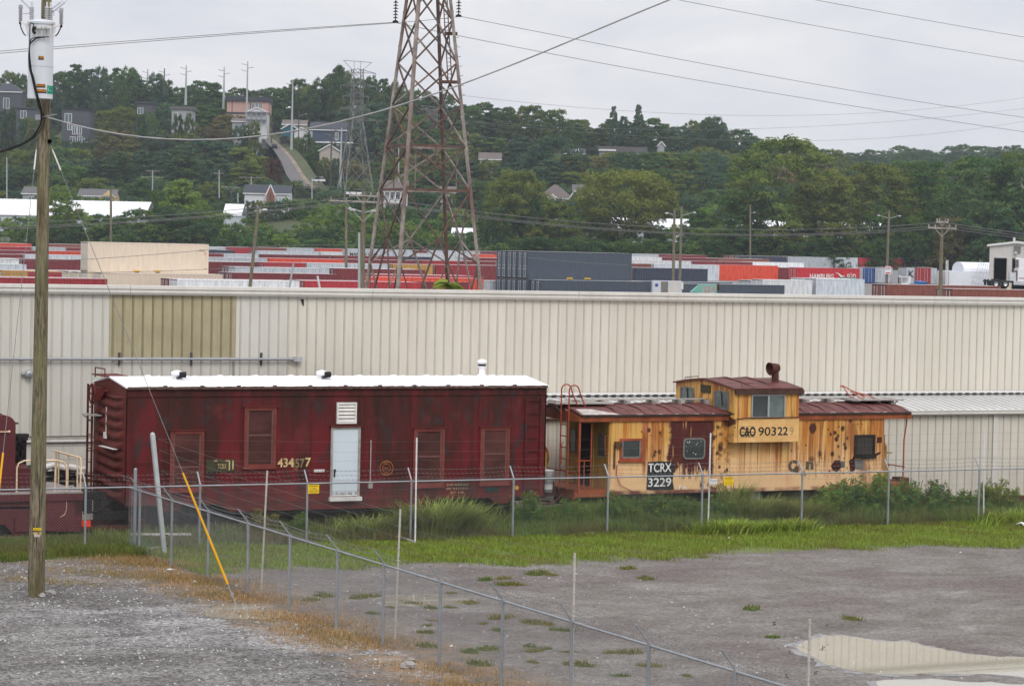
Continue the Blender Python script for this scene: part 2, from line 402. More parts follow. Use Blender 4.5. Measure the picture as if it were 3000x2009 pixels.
def make_tree(seed, H=20., Wd=15., base=.12, ncl=60, per=130, shape='round', leaf=.62, open_=0.):
    """returns (crown mesh, trunk mesh): limbs reach to leaf clumps spread through the crown"""
    rg = np.random.RandomState(seed); cl = []
    hb = H * base; hc = H - hb
    tries = 0
    while len(cl) < ncl and tries < 5000:
        tries += 1
        u = rg.rand() ** .8; z = hb + hc * u
        if shape == 'round': prof = math.sqrt(max(.02, 1 - (2 * u - .9) ** 2 / 1.25))
        elif shape == 'tall': prof = .62 * math.sqrt(max(.02, 1 - (2 * u - .85) ** 2 / 1.4)) + .15 * (1 - u)
        elif shape == 'spread': prof = .35 + .65 * min(1, u / .45) if u < .75 else math.sqrt(max(.02, 1 - ((u - .6) / .42) ** 2))
        else: prof = .95 - .55 * u + .12 * math.sin(u * 9)
        rr = prof * Wd / 2 * (1 - .45 * rg.rand() ** 2.2); an = rg.rand() * 6.283
        lob = 1 + .22 * math.sin(an * 3 + seed) + .14 * math.sin(an * 5 + seed * 2.3 + u * 4)
        p = np.array([rr * lob * math.cos(an), rr * lob * math.sin(an), z]); r = rg.uniform(.055, .105) * Wd * (1 - .3 * u) + .25
        if all(np.linalg.norm(p - q[0]) > .50 * (r + q[1]) * (1 + open_) for q in cl): cl.append((p, r))
    V, Fc, A, Nn = [], [], [], []; off = 0; cen = np.array([0, 0, hb + hc * .42])
    for p, r in cl:
        k = int(per * rg.uniform(.7, 1.25)); dv = rg.normal(size=(k, 3)); dv /= np.linalg.norm(dv, axis=1, keepdims=True)
        dv[:, 2] = np.where(dv[:, 2] < -.35, -dv[:, 2] * .6, dv[:, 2])
        rad = r * (.35 + .85 * rg.rand(k) ** .6); c = p + dv * rad[:, None] * np.array([1.1, 1.1, .95])
        nv = dv * .8 + rg.normal(size=(k, 3)) * .55 + np.array([0, 0, .35])
        v, f = leaf_cards(c, nv, leaf * rg.uniform(.6, 1.3, k), rg); V.append(v); Fc.append(f + off); off += len(v)
        tint = rg.uniform(.78, 1.2) * rg.uniform(.80, 1.22, k); A.append(np.repeat(tint, 4))
        nn = dv * .75 + ((c - cen) / (np.linalg.norm(c - cen, axis=1, keepdims=True) + .1)) * .55 + nv / np.linalg.norm(nv, axis=1, keepdims=True) * .45; Nn.append(np.repeat(nn / np.linalg.norm(nn, axis=1, keepdims=True), 4, 0))
    me = mesh_np('crown', np.vstack(V), np.vstack(Fc), True, np.concatenate(A)); me.materials.append(MAT['leaf']); me.normals_split_custom_set(np.vstack(Nn).tolist())
    b = MB(); tr = H * .016 + .12; fork = hb + hc * (.22 if shape != 'spread' else .12)
    b.tube([(0, 0, -1.5), (.1, 0, fork * .5), (0, .1, fork)], [tr * 1.3, tr, tr * .8], 7)
    order = sorted(cl, key=lambda q: -q[1])[:18 if shape != 'spread' else 26]
    for p, r in order:
        k = np.array([p[0] * .35, p[1] * .35, fork + (p[2] - fork) * .5 - abs(p[2] - fork) * .08])
        b.tube([(0, 0, fork - .3), tuple(k), tuple(p)], [tr * .55, tr * .34, tr * .12], 5)
    tm = bpy.data.meshes.new('trunk'); tm.from_pydata(b.v, [], b.f); tm.materials.append(MAT['bark']); tm.update()
    return me, tm, H, Wd
PROTO = {'round': [make_tree(1, 20, 15, .06, 105, 105, leaf=.55), make_tree(2, 19, 17, .06, 110, 105, leaf=.55), make_tree(3, 20, 13, .05, 100, 105, leaf=.55)], 'tall': [make_tree(4, 22, 13, .05, 105, 100, 'tall', .55), make_tree(5, 22, 12, .04, 100, 100, 'tall', .55)],
         'spread': [make_tree(6, 16, 19, .30, 100, 130, 'spread', .48, .18)], 'cotton': [make_tree(7, 26, 19, .06, 125, 120, 'round', .55, .22), make_tree(8, 26, 20, .04, 130, 120, 'bushy', .55, .16)],
         'bushy': [make_tree(9, 12, 13, .0, 75, 100, 'bushy', .45), make_tree(10, 11, 12, .0, 72, 100, 'round', .45)]}
TONE = {'dark': (.046, .104, .038), 'mid': (.070, .148, .040), 'olive': (.125, .168, .038), 'bright': (.135, .225, .042), 'bluish': (.056, .118, .068), 'brown': (.150, .130, .055), 'maroon': (.090, .034, .028), 'yellow': (.165, .200, .040)}
TWORD = {'dark': 'dark green', 'mid': 'green', 'olive': 'olive green', 'bright': 'bright green', 'bluish': 'blue green', 'brown': 'brownish', 'maroon': 'dark red leaved', 'yellow': 'yellowish green'}
KWORD = {'round': 'round crowned tree', 'tall': 'tall tree', 'spread': 'spreading tree', 'cotton': 'big open crowned tree', 'bushy': 'low bushy tree'}
def tree(x, ytop, Y, kind, tone, width=None, where='', group=None, label=None, ybase=None, pick=None):
    p0 = at(x, 700, Y); zb = zg(p0[0], Y) if ybase is None else at(x, ybase, Y)[2]
    H = max(3.0, at(x, ytop, Y)[2] - zb); pr = PROTO[kind]; cm, tm, h0, w0 = pr[rnd.randrange(len(pr)) if pick is None else pick % len(pr)]
    k = H / h0; kw = (width * Y / F / w0) if width else k * rnd.uniform(.9, 1.2)
    if k * h0 < .85 * kw * w0: zb -= .85 * kw * w0 - k * h0; k = .85 * kw * w0 / h0
    nm = {'bushy': 'shrub_tree'}.get(kind, 'tree')
    o = thing(nm, label or f'{TWORD[tone]} {KWORD[kind]} {where}', 'tree', (p0[0], Y, zb), rnd.uniform(0, 6.28), group or f'{TWORD[tone]} {KWORD[kind]}s {where}')
    o.scale = (kw, kw, k)
    c = link('crown', cm, None, o); col = TONE[tone]; v = rnd.uniform(.85, 1.18); c.color = (col[0] * v * rnd.uniform(.92, 1.08), col[1] * v, col[2] * v, 1)
    link('trunk', tm, None, o)
    return o
# ------------------------------------------------------------------ rail car materials
def boxcar_mat():
    m, t = mat_base('boxcar_red'); P = t.obj(); s, d, z = t.sep(P)[0:3]
    c = t.mix(t.noise(P, .9, 5, .6), (.100, .0115, .0150), (.148, .0165, .0190))
    st = t.noise(t.scale(P, 3.2, 3.2, .22), 1.5, 7, .68, .2)
    c = t.mix(t.mul(t.mr(st, .48, .66), .65), c, (.050, .014, .012))
    st2 = t.noise(t.scale(P, .9, .9, .16), 1.1, 6, .7); c = t.mix(t.mul(t.mr(st2, .475, .58), .85), c, (.040, .016, .012))
    top = t.mul(t.mr(z, 2.5, 3.6), t.mr(t.noise(t.scale(P, 2.2, 2.2, .5), 1.4, 6, .65), .40, .62)); c = t.mix(t.mul(top, .75), c, (.030, .015, .011))
    bl = t.mr(t.noise(t.scale(P, 1.3, 1.3, .8), 2.0, 6, .62), .57, .63); c = t.mix(t.mul(bl, .8), c, (.035, .028, .030))
    pk = t.mr(t.noise(P, 1.4, 3), .55, .75); c = t.mix(t.mul(pk, .25), c, (.24, .05, .042))
    low = t.mr(z, 1.05, .75); c = t.mix(t.mul(low, .35), c, (.12, .045, .032))
    n = t.bump(t.noise(t.scale(P, 1, 1, .6), 2.2, 3), .25, .03)
    return fin(m, t, c, .62, 0, n, .15)
MAT['boxred'] = boxcar_mat()
MAT['boxend'] = paint('boxcar_end', (.112, .023, .018), .6, .3, 1.6, bump=.1, dirt=(.040, .020, .015), dirt_amt=.6, spec=.12)
MAT['winframe'] = paint('faded_red_frame', (.165, .036, .028), .6, .3, 3, dirt=(.12, .04, .02), dirt_amt=.6)
def screen_mat():
    m, t = mat_base('window_screen'); P = t.obj()
    c = t.mix(t.mr(t.noise(t.scale(P, 1, 1, 2.4), 1.1, 4), .35, .65), (.048, .020, .017), (.098, .036, .031))
    return fin(m, t, c, .6, 0, None, .12)
MAT['screen'] = screen_mat()
MAT['roofwhite'] = paint('roof_white', (.80, .79, .80), .6, .06, 1.2, dirt=(.6, .58, .57), dirt_amt=.3, streak=False)
MAT['doorblue'] = paint('door_pale', (.56, .62, .67), .5, .06, 2, dirt=(.45, .47, .47), dirt_amt=.3)
MAT['whitemetal'] = paint('white_metal', (.66, .63, .60), .55, .12, 5, dirt=(.30, .20, .14), dirt_amt=.4)
MAT['greyframe'] = paint('weathered_frame', (.34, .31, .28), .7, .25, 6, dirt=(.10, .07, .05), dirt_amt=.6)
MAT['darkmetal'] = paint('dark_underframe', (.022, .018, .017), .8, .3, 3)
MAT['rustmetal'] = paint('rusty_metal', (.085, .028, .018), .8, .4, 5, bump=.2)
MAT['black'] = paint('black_rubber', (.012, .012, .013), .7, .2, 5)
MAT['cream'] = paint('cream_letters', (.55, .42, .20), .6, .25, 8, dirt=(.12, .05, .03), dirt_amt=.6)
MAT['orangel'] = paint('orange_stencil', (.42, .17, .05), .6, .3, 8)
MAT['whitel'] = paint('white_letters', (.74, .73, .71), .6, .15, 8, dirt=(.2, .18, .17), dirt_amt=.5)
MAT['blackl'] = paint('black_letters', (.022, .022, .02), .6, .3, 8)
MAT['patch'] = paint('dark_paint_patch', (.045, .045, .022), .7, .3, 4, dirt=(.10, .03, .02), dirt_amt=.6)

# ------------------------------------------------------------------ track
b = MB()
for dd in (.757, 2.193):
    b.box(-14, 45, dd - .035, dd + .035, .02, .16)
b.mat(1)
for i in range(100): b.box(-14 + i * .6, -13.78 + i * .6, .2, 2.75, -.06, .03)
o = b.build('railway_track', [MAT['rustmetal'], paint('tie', (.03, .022, .017), .9, .3, 3)]); o.location = tuple(B0); o.rotation_euler = (0, 0, TH)
tag(o, 'rusty railway track under the red boxcar and the yellow caboose', 'railway track')

b = MB(); b.prism_yz([(3.35, -.5), (3.6, .25), (4.4, .75), (6.9, .8), (6.9, -.5)], 1.2, 13.2)  # bank added behind the boxcar so the space beneath it looks black
o = b.build('added_dark_bank', paint('added_bank_dark', (.035, .031, .028), .95, .4, 6, bump=.6)); o.location = tuple(B0); o.rotation_euler = (0, 0, TH); o['kind'] = 'structure'

def truck(root, s, mats, wheelbase=1.68, name='truck'):
    b = MB()
    for dd in (.52, 2.36):
        b.prism_xz([(s - 1.1, .62), (s - 1.05, .40), (s - .6, .46), (s - .3, .22), (s + .3, .22), (s + .6, .46), (s + 1.05, .40), (s + 1.1, .62), (s + .45, .74), (s - .45, .74)], dd, dd + .1)
    b.box(s - .2, s + .2, .5, 2.5, .4, .72)
    for q in (-.22, 0, .22): b.cyl((s + q, .5, .28), (s + q, .5, .6), .07, 8)
    tr = b.build(name, mats, root)
    for k in (-1, 1):
        b = MB()
        for dd in (.66, 2.18): b.lathe((s + k * wheelbase / 2, dd, .58), [(.02, -.02), (.40, -.02), (.455, 0), (.46, .02), (.42, .13), (.02, .13)], 20, 'y')
        b.cyl((s + k * wheelbase / 2, .5, .58), (s + k * wheelbase / 2, 2.45, .58), .07, 8); b.build('wheel', mats, tr)
    return tr

# ------------------------------------------------------------------ boxcar
def boxcar():
    L, W = 12.5, 2.95
    root = tthing('boxcar', 'long dark red boxcar with white roof, pale blue door and reddish windows', 'rail car', 6.25, 1.475)
    red, end = MAT['boxred'], MAT['boxend']
    b = MB(); b.box(0.02, L - .02, .02, W - .02, .78, 3.88)
    seams = [.15, 1.2, 2.25, 3.28, 4.3, 5.32, 6.9, 7.3, 8.3, 9.35, 10.4, 11.42, 12.38]
    for q in seams:
        b.box(q - .035, q + .035, .008, .03, .80, 3.7)
        for k in range(36):
            zz = .86 + k * .078
            if k % 1 == 0: b.box(q - .012, q + .012, -.002, .01, zz, zz + .022)
    b.box(.0, L, -.012, .04, 3.66, 3.86)                                   # top fascia
    b.box(.0, L, -.004, .03, .74, .84)                                     # side sill
    b.prism_xz([(2.6, .75), (3.0, .52), (8.85, .52), (9.2, .75)], .02, .12)
    b.prism_xz([(10.75, .75), (10.95, .56), (11.35, .56), (11.55, .75)], .02, .1)
    b.prism_xz([(.85, .75), (1.05, .56), (1.45, .56), (1.65, .75)], .02, .1)
    b.build('body', red, root)
    # ends: big pressed corrugations that taper out before the corner posts
    for nm, s0, sg in (('end_wall', 0., -1), ('end_wall', L, 1)):
        b = MB(); ny, nz = 34, 96; vs = []
        for j in range(nz + 1):
            z = .78 + (3.86 - .78) * j / nz
            for i in range(ny + 1):
                y = .0 + W * i / ny; e = min(1, min(y - .18, W - .18 - y) / .42); e = max(0, e)
                ph = (z - .82) / .272 + .12 * math.sin(y * 2.2); bl = abs(math.sin(math.pi * ph)) ** .8 * (1 if z < 3.62 else 0)
                vs.append((s0 + sg * (.015 + .115 * bl * e ** .6), y, z + .04 * (1 - e)))
        b.put(vs, [(j * (ny + 1) + i, j * (ny + 1) + i + 1, (j + 1) * (ny + 1) + i + 1, (j + 1) * (ny + 1) + i) for j in range(nz) for i in range(ny)], True)
        b.prism_yz([(0, 3.84), (W, 3.84), (W, 3.9), (W / 2, 4.12), (0, 3.9)], s0 - .02, s0 + .02)
        b.build(nm, end, root)
    # roof: low gable with a raised cap at every sheet joint
    b = MB(); n = 12; ov = .06
    P = [(-ov, 3.93), (W / 2, 4.135), (W + ov, 3.93), (W + ov, 3.89), (W / 2, 4.09), (-ov, 3.89)]
    b.prism_yz(P, -.05, L + .06)
    for i in range(1, n):
        q = L * i / n; b.prism_yz([(-ov - .01, 3.935), (W / 2, 4.165), (W + ov + .01, 3.935), (W / 2, 4.13)], q - .06, q + .06)
        b.prism_yz([(-ov, 3.93), (W / 2, 4.150), (W + ov, 3.93), (W / 2, 4.13)], q + .28, q + .34)
    b.mat(1); rg = random.Random(3)
    for i in range(120):                                                    # ragged rusty eave edge
        q = L * i / 120; b.box(q, q + L / 120 + .002, -.085 - rg.uniform(0, .012), -.05, 3.855 + rg.uniform(0, .012), 3.925 + rg.uniform(0, .014))
    for i in range(1, n): b.box(L * i / n - .05, L * i / n + .05, -.1, -.04, 3.89, 3.965)
    b.build('roof', [MAT['roofwhite'], paint('eave_rust', (.10, .058, .045), .85, .5, 9)], root)
    def window(s0, s1, z0, z1, rail=.45):
        f = MB(); w_ = .085
        f.box(s0, s1, -.035, .0, z1 - w_, z1); f.box(s0, s1, -.035, .0, z0, z0 + w_); f.box(s0, s0 + w_, -.035, .0, z0 + w_, z1 - w_); f.box(s1 - w_, s1, -.035, 0, z0 + w_, z1 - w_)
        fo = f.build('window', MAT['winframe'], root)
        p = MB(); p.box(s0 + w_, s1 - w_, -.008, .004, z0 + w_, z1 - w_); p.build('pane', MAT['screen'], fo)
        q = MB(); zm = z0 + (z1 - z0) * rail; q.box(s0 + w_ + .05, s1 - w_ - .05, -.018, -.009, zm, zm + .05)
        for a, c in ((s0 + w_, s0 + w_ + .05), (s1 - w_ - .05, s1 - w_)): q.box(a, c, -.018, -.009, z0 + w_, z1 - w_)
        q.build('sash', paint('sash_pinkish', (.135, .060, .053), .6, .2, 4), fo)
        h = MB(); h.box(s0 - .04, s1 + .04, -.07, .0, z1 + .002, z1 + .028); h.build('drip_cap', MAT['boxend'], fo)
        k = MB(); k.box(s0 - .02, s1 + .02, -.05, .0, z0 - .05, z0 - .002); k.build('sill', MAT['winframe'], fo)
    window(1.22, 2.18, 1.12, 2.74, .38); window(3.32, 4.25, 1.72, 3.36, .52); window(8.36, 9.32, 1.10, 2.73, .5); window(10.43, 11.36, 1.12, 2.74, .52)
    d = MB(); a, c, z0, z1 = 5.86, 6.74, .86, 2.80
    d.box(a, a + .06, -.05, 0, z0, z1); d.box(c - .06, c, -.05, 0, z0, z1); d.box(a + .06, c - .06, -.05, 0, z1 - .06, z1)
    fo = d.build('door_frame', MAT['greyframe'], root)
    m, t = mat_base('door_leaf'); P_ = t.obj(); z = t.sep(P_)[2]
    rustf = t.mul(t.mr(z, 1.05, .9), t.mr(t.noise(t.scale(P_, 14, 14, 3), 1., 5), .4, .55))
    MAT['doorleaf'] = fin(m, t, t.mix(rustf, t.mix(t.noise(t.scale(P_, 2, 2, 1), 1.2, 5), (.50, .57, .62), (.60, .66, .70)), (.07, .03, .02)), .45)
    l = MB(); l.box(a + .06, c - .06, -.025, 0, z0 + .05, z1 - .06); dl = l.build('door', MAT['doorleaf'], root)
    l = MB(); l.box(a + .10, a + .16, -.05, -.025, 1.55, 1.63); l.box(a + .10, a + .14, -.06, -.045, 1.42, 1.55); l.build('handle', MAT['darkmetal'], dl)
    l = MB(); l.box(a - .03, c + .05, -.12, 0, z0 - .11, z0 + .0); l.box(a + .06, c - .06, -.032, -.026, z0 + .02, z0 + .055); l.build('door_sill', MAT['whitemetal'], root)
    l = MB(); l.box(a - .04, c + .05, -.10, 0, z1 + .003, z1 + .05); l.build('door_hood', MAT['boxend'], root)
    v = MB(); s0, s1, z0, z1 = 6.01, 6.60, 2.89, 3.48
    for q in ((s0, s0 + .05, z0, z1), (s1 - .05, s1, z0, z1), (s0 + .05, s1 - .05, z0, z0 + .05), (s0 + .05, s1 - .05, z1 - .05, z1)): v.box(q[0], q[1], -.08, 0, q[2], q[3])
    for i in range(5):
        zz = z0 + .06 + i * .1; v.put([(s0 + .05, -.075, zz), (s1 - .05, -.075, zz), (s1 - .05, -.02, zz + .085), (s0 + .05, -.02, zz + .085), (s0 + .05, -.06, zz - .004), (s1 - .05, -.06, zz - .004)], [(0, 1, 2, 3), (0, 4, 5, 1)])
    v.build('louvre_vent', MAT['whitemetal'], root)
    for q in (1.75, 6.0):                                                    # white roof ventilators with a dark mouth
        v = MB(); v.lathe((q, 1.1, 4.06), [(.10, -.02), (.10, .1), (.16, .12), (.16, .22), (.02, .26)], 12); vo = v.build('roof_ventilator', MAT['roofwhite'], root)
        v = MB(); v.cyl((q + .02, .955, 4.2), (q + .2, .955, 4.2), .085, 10); v.box(q - .06, q + .1, .93, .97, 4.1, 4.14); v.build('vent_mouth', MAT['black'], vo)
    v = MB(); q = 11.05; v.lathe((q, 1.3, 4.08), [(.20, 0), (.085, .12), (.085, .28), (.11, .29), (.11, .44), (.14, .45), (.14, .48), (.08, .53), (.01, .54)], 14); ch = v.build('flue_pipe', MAT['roofwhite'], root)
    v = MB(); v.lathe((q, 1.3, 4.08), [(.1125, .34), (.1125, .40)], 14); v.build('slot', MAT['darkmetal'], ch)
    # ladders, grab irons, brake gear, steps
    l = MB()
    for q in (11.84, 12.32): l.bar((q, -.05, .9), (q, -.05, 3.6), .05, .03)
    for k in range(8): l.bar((11.84, -.06, 1.0 + k * .36), (12.32, -.06, 1.0 + k * .36), .022)
    l.build('side_ladder', MAT['boxred'], root)
    l = MB()
    for q in (2.5, 2.92): l.bar((-.2, q, .75), (-.2, q, 3.85), .05, .05)
    for k in range(8): l.bar((-.21, 2.5, .95 + k * .38), (-.21, 2.92, .95 + k * .38), .025)
    for zz in (1.0, 2.0, 3.0, 3.8): l.bar((0, 2.9, zz), (-.2, 2.9, zz), .03)
    l.build('end_ladder', MAT['boxend'], root)
    l = MB(); l.ring((-.34, 2.05, 3.62), .28, .022, 'x', 22, 6); l.cyl((-.36, 2.05, 3.62), (-.1, 2.05, 3.62), .05, 8)
    for k in range(5): l.bar((-.34, 2.05, 3.62), (-.34, 2.05 + .27 * math.cos(k * 1.257), 3.62 + .27 * math.sin(k * 1.257)), .025)
    l.box(-.3, -.06, 1.9, 2.2, 3.45, 3.8); l.bar((-.12, 1.9, 3.5), (-.12, 1.5, 3.75), .07); l.bar((-.15, 2.05, 3.4), (-.15, 2.05, 1.0), .02); l.build('brake_wheel', MAT['boxend'], root)
    l = MB(); l.box(-.42, -.08, 1.95, 2.75, 3.02, 3.05); l.bar((-.4, 2.7, 3.0), (-.1, 2.7, 2.8), .025); l.build('brake_step', MAT['greyframe'], root)
    l = MB(); l.box(-.24, -.1, .45, 1.75, 2.22, 2.235); l.bar((-.12, 1.45, 2.55), (-.12, 1.45, 3.3), .02); l.box(-.17, -.11, 1.38, 1.54, 2.45, 2.62); l.build('end_fittings', MAT['whitemetal'], root)
    l = MB(); l.tube([(.25, -.02, 1.92), (.25, -.09, 1.92), (1.1, -.09, 1.92), (1.1, -.02, 1.92)], .014, 6); l.tube([(-.1, 1.7, 4.1), (-.1, 1.7, 4.32), (-.1, 2.6, 4.32), (-.1, 2.6, 4.05)], .018, 6); l.box(-.2, .5, 1.5, 2.6, 4.12, 4.15); l.build('grab_iron', MAT['boxend'], root)
    l = MB(); l.tube([(7.06, -.03, 2.42), (7.06, -.03, 1.2)], .018, 6); l.box(7.0, 7.12, -.08, 0, 1.08, 1.24); l.build('conduit', MAT['greyframe'], root)
    for q, sg in ((0, -1), (L, 1)):
        l = MB(); l.box(min(q, q + sg * .75), max(q, q + sg * .75), 1.33, 1.62, .78, 1.0); l.box(min(q + sg * .7, q + sg * .95), max(q + sg * .7, q + sg * .95), 1.25, 1.7, .74, 1.04); l.tube([(q, 1.1, .8), (q + sg * .4, 1.1, .5), (q + sg * .8, 1.2, .45)], .03); l.build('coupler', MAT['darkmetal'], root)
        l = MB()
        for dd in (.06, 2.75): l.bar((q - sg * .15, dd + .05, .75), (q - sg * .15, dd + .05, .35), .03); l.bar((q - sg * .6, dd + .05, .75), (q - sg * .6, dd + .05, .35), .03); l.box(min(q - sg * .6, q - sg * .15), max(q - sg * .6, q - sg * .15), dd, dd + .15, .33, .36)
        l.build('stirrup_step', MAT['boxend'], root)
    l = MB(); l.box(.1, L - .1, 1.2, 1.75, .5, .8)
    for k in range(6): l.box(1.5 + k * 1.9, 1.62 + k * 1.9, .15, 2.8, .55, .8)
    l.cyl((7.4, 1.0, .55), (8.3, 1.0, .55), .2, 12); l.box(5.0, 5.5, .5, 1.0, .35, .7); l.build('underframe', MAT['darkmetal'], root)
    truck(root, 2.0, MAT['darkmetal']); truck(root, 10.5, MAT['darkmetal'])
    # lettering
    e = -.006
    l = MB(); l.box(2.26, 3.10, e, .02, 1.62, 1.95); l.build('painted_patch', MAT['patch'], root)
    text_part('painted_mark', 'TCRX', MAT['cream'], root, 2.58, e - .004, 1.70, .13, width=.25)
    l = MB()
    for s0, z0, z1 in ((2.47, 1.90, 1.93), (2.80, 1.90, 1.93), (2.90, 1.66, 1.92), (3.0, 1.68, 1.92)): l.box(s0, s0 + (.1 if z1 - z0 < .1 else .035), e - .004, .0, z0, z1)
    l.build('old_mark', MAT['cream'], root)
    text_part('car_number', '434', MAT['cream'], root, 4.31, e, 1.71, .25, width=.47, bold=.02)
    text_part('painted_over_number', '457', paint('dim_letters', (.20, .17, .09), .7, .3, 6), root, 4.68, e + .001, 1.69, .25, width=.42, bold=.02)
    text_part('car_number', '7', MAT['cream'], root, 5.12, e, 1.71, .25, width=.17, bold=.02)
    text_part('car_number', 'MW', MAT['orangel'], root, 4.79, e, 1.61, .07, width=.12)
    l = MB(); l.box(5.39, 5.70, e - .004, .01, 1.56, 1.63); l.build('placard', MAT['whitemetal'], root)
    l = MB(); l.ring((7.555, e, 1.63), .20, .008, 'y', 26, 4); l.ring((7.555, e, 1.63), .12, .006, 'y', 22, 4); l.build('round_stencil', MAT['orangel'], root)
    text_part('stencil', 'SAFETY', MAT['orangel'], root, 7.46, e, 1.765, .045, width=.19); text_part('stencil', 'FIRST', MAT['orangel'], root, 7.47, e, 1.445, .045, width=.17); text_part('stencil', 'EAN 1', MAT['orangel'], root, 7.475, e, 1.61, .05, width=.16)
    for k, tx in enumerate(('EXW 10-8 H 15-0', 'EW  9-5 H 12-11', 'BLT  4-48')): text_part('stencil', tx, MAT['cream'], root, 9.42 + (.12 if k == 2 else 0), e, 1.10 - k * .11, .055, width=.66 if k < 2 else .4)
    l = MB(); l.box(10.62, 11.05, e, .02, .89, 1.03); l.build('painted_patch', paint('dark_green_patch', (.014, .03, .025), .6), root)
    l = MB(); l.cyl((11.62, e, 1.0), (11.62, .01, 1.0), .065, 14); l.build('yellow_dot', paint('yellow_dot', (.45, .26, .05), .6), root)
    return root
boxcar()
tb = MB()                                                                    # white bucket hung on the platform between the cars
tb.lathe((13.02, .85, .76), [(.01, 0), (.15, 0), (.185, .62), (.195, .63), (.195, .66), (.175, .66), (.16, .1)], 16)
o = tb.wthing('plastic_drum', paint('drum_white', (.62, .60, .60), .5, .12, 3, dirt=(.3, .2, .12), dirt_amt=.5), 'tall white plastic drum between the red boxcar and the yellow caboose', 'drum', loc=(13.02, .85, .76))
o.location = tuple(S(13.02, .85, .76)); o.rotation_euler = (0, 0, TH)

# ------------------------------------------------------------------ caboose
def caboose_mat():
    m, t = mat_base('caboose_yellow'); P = t.obj(); x, d, z = t.sep(P)[0:3]; s = t.add(x, 19.4)
    peach = t.mix(t.noise(t.scale(P, .6, .6, .8), .8, 4), (.70, .44, .200), (.78, .52, .290)); gold = t.mix(t.noise(t.scale(P, .9, .9, .5), 1.1, 4), (.56, .305, .060), (.66, .40, .130))
    wz = t.mul(t.math('SUBTRACT', t.noise(P, 1.3, 4), .5), 1.6); c = t.mix(t.mr(t.add(z, wz), 1.45, 2.3), peach, gold)
    fade = t.mr(t.add(z, t.mul(wz, .9)), 1.05, 2.5, .0, 1.0); heavy = t.mx(t.mx(t.mul(t.mr(s, 20.75, 20.95), t.mr(s, 22.7, 22.0)), t.mr(s, 22.9, 23.7)), t.mul(t.mr(s, 15.75, 16.1), t.mr(s, 16.7, 16.5)))
    th = t.mul(heavy, -.045)
    stA = t.add(t.noise(t.scale(P, 3.2, 3.2, .10), 1.6, 4, .6), th)
    c = t.mix(t.mul(t.mul(t.math('SUBTRACT', 1, t.mr(stA, .40, .50)), fade), .88), c, (.40, .125, .016))
    stB = t.add(t.noise(t.scale(P, 7.5, 7.5, .22), 1.3, 3, .6), th)
    c = t.mix(t.mul(t.mul(t.math('SUBTRACT', 1, t.mr(stB, .37, .45)), t.mr(fade, .0, .5)), .85), c, (.24, .060, .012))
    stC = t.noise(t.scale(P, 2.1, 2.1, .5), 2.2, 5, .65); c = t.mix(t.mul(t.mul(t.mr(stC, .60, .66), heavy), .75), c, (.15, .036, .012))
    pink = t.mr(t.noise(t.scale(P, 1.6, 1.6, .5), 2.0, 5), .55, .72); c = t.mix(t.mul(pink, .45), c, (.60, .24, .13))
    # round blisters of rust, with a run below each
    def spots(sc, off, r):
        v = t.vadd(P, (off, 0, off * .7)); dist = t.voro(t.scale(v, 1, 0, .85), sc, 1); pick = t.noise(v, .8, 2); dist = t.add(dist, t.mul(t.math('SUBTRACT', t.noise(v, 14, 3), .5), .10))
        return t.mr(dist, t.mul(t.mr(pick, .38, .60), r), t.mul(t.mr(pick, .38, .60), r * .72))
    def runs(sc, off, r):
        v = t.vadd(P, (off, 0, off * .7 + .13)); dist = t.voro(t.scale(v, 1.7, 0, .42), sc, 1); pick = t.noise(v, .55, 2)
        return t.mr(dist, t.mul(t.mr(pick, .45, .66), r), 0.)
    zone = t.mx(t.mul(t.mr(s, 17.9, 18.2), t.mr(s, 18.75, 18.6)), t.mul(t.mr(s, 20.6, 21.2), t.mr(s, 24.0, 23.2))); zone = t.mx(zone, t.mul(t.mul(t.mr(s, 14.9, 15.1), t.mr(s, 16.5, 16.3)), .62)); zone = t.mul(zone, t.mr(z, 1.05, 1.35))
    c = t.mix(t.mul(t.mul(runs(2.1, .0, .45), t.mr(zone, .2, .6)), .7), c, (.30, .085, .02))
    sp = t.mx(t.mx(spots(2.1, .0, .40), spots(3.9, 3.3, .32)), spots(7.5, 7.1, .26)); sp = t.mul(sp, t.mr(zone, .2, .6)); c = t.mix(t.mul(sp, .95), c, (.050, .014, .009))
    wob = t.math('SUBTRACT', t.noise(P, 1.6, 6, .65), .5); wob2 = t.math('SUBTRACT', t.noise(t.scale(P, 4, 4, .7), 1.6, 6, .7), .5)
    sb = t.add(s, t.mul(wob, .55)); band = t.mul(t.mr(sb, 16.58, 16.66), t.mr(sb, 18.18, 18.08)); zl = t.add(z, t.mul(wob2, 2.2)); band = t.mul(band, t.mr(zl, 1.25, 1.5))
    c = t.mix(t.mul(band, t.mr(t.noise(t.scale(P, 8, 8, .6), 1.2, 5), .68, .62)), c, (.072, .012, .010))
    peel = t.mul(t.mul(t.mr(sb, 16.5, 17.0), t.mr(sb, 18.9, 18.3)), t.mr(t.noise(P, 2.6, 6, .65), .54, .58)); c = t.mix(peel, c, (.085, .020, .013))
    rightrust = t.mul(t.mr(s, 22.2, 23.4), t.mr(t.noise(t.scale(P, 2, 2, .6), 1.3, 6, .65), .50, .60)); c = t.mix(t.mul(rightrust, .75), c, (.17, .045, .014))
    sill = t.mr(z, .86, .80); c = t.mix(t.mul(sill, t.mr(t.noise(P, 2, 4), .35, .6)), c, (.17, .045, .030))
    return fin(m, t, c, .6, 0, t.bump(t.noise(P, 9, 5), .12, .01), .3)
MAT['cabyel'] = caboose_mat()
MAT['cabplain'] = paint('caboose_plain', (.46, .27, .065), .6, .2, 1.4, dirt=(.16, .05, .015), dirt_amt=.8)
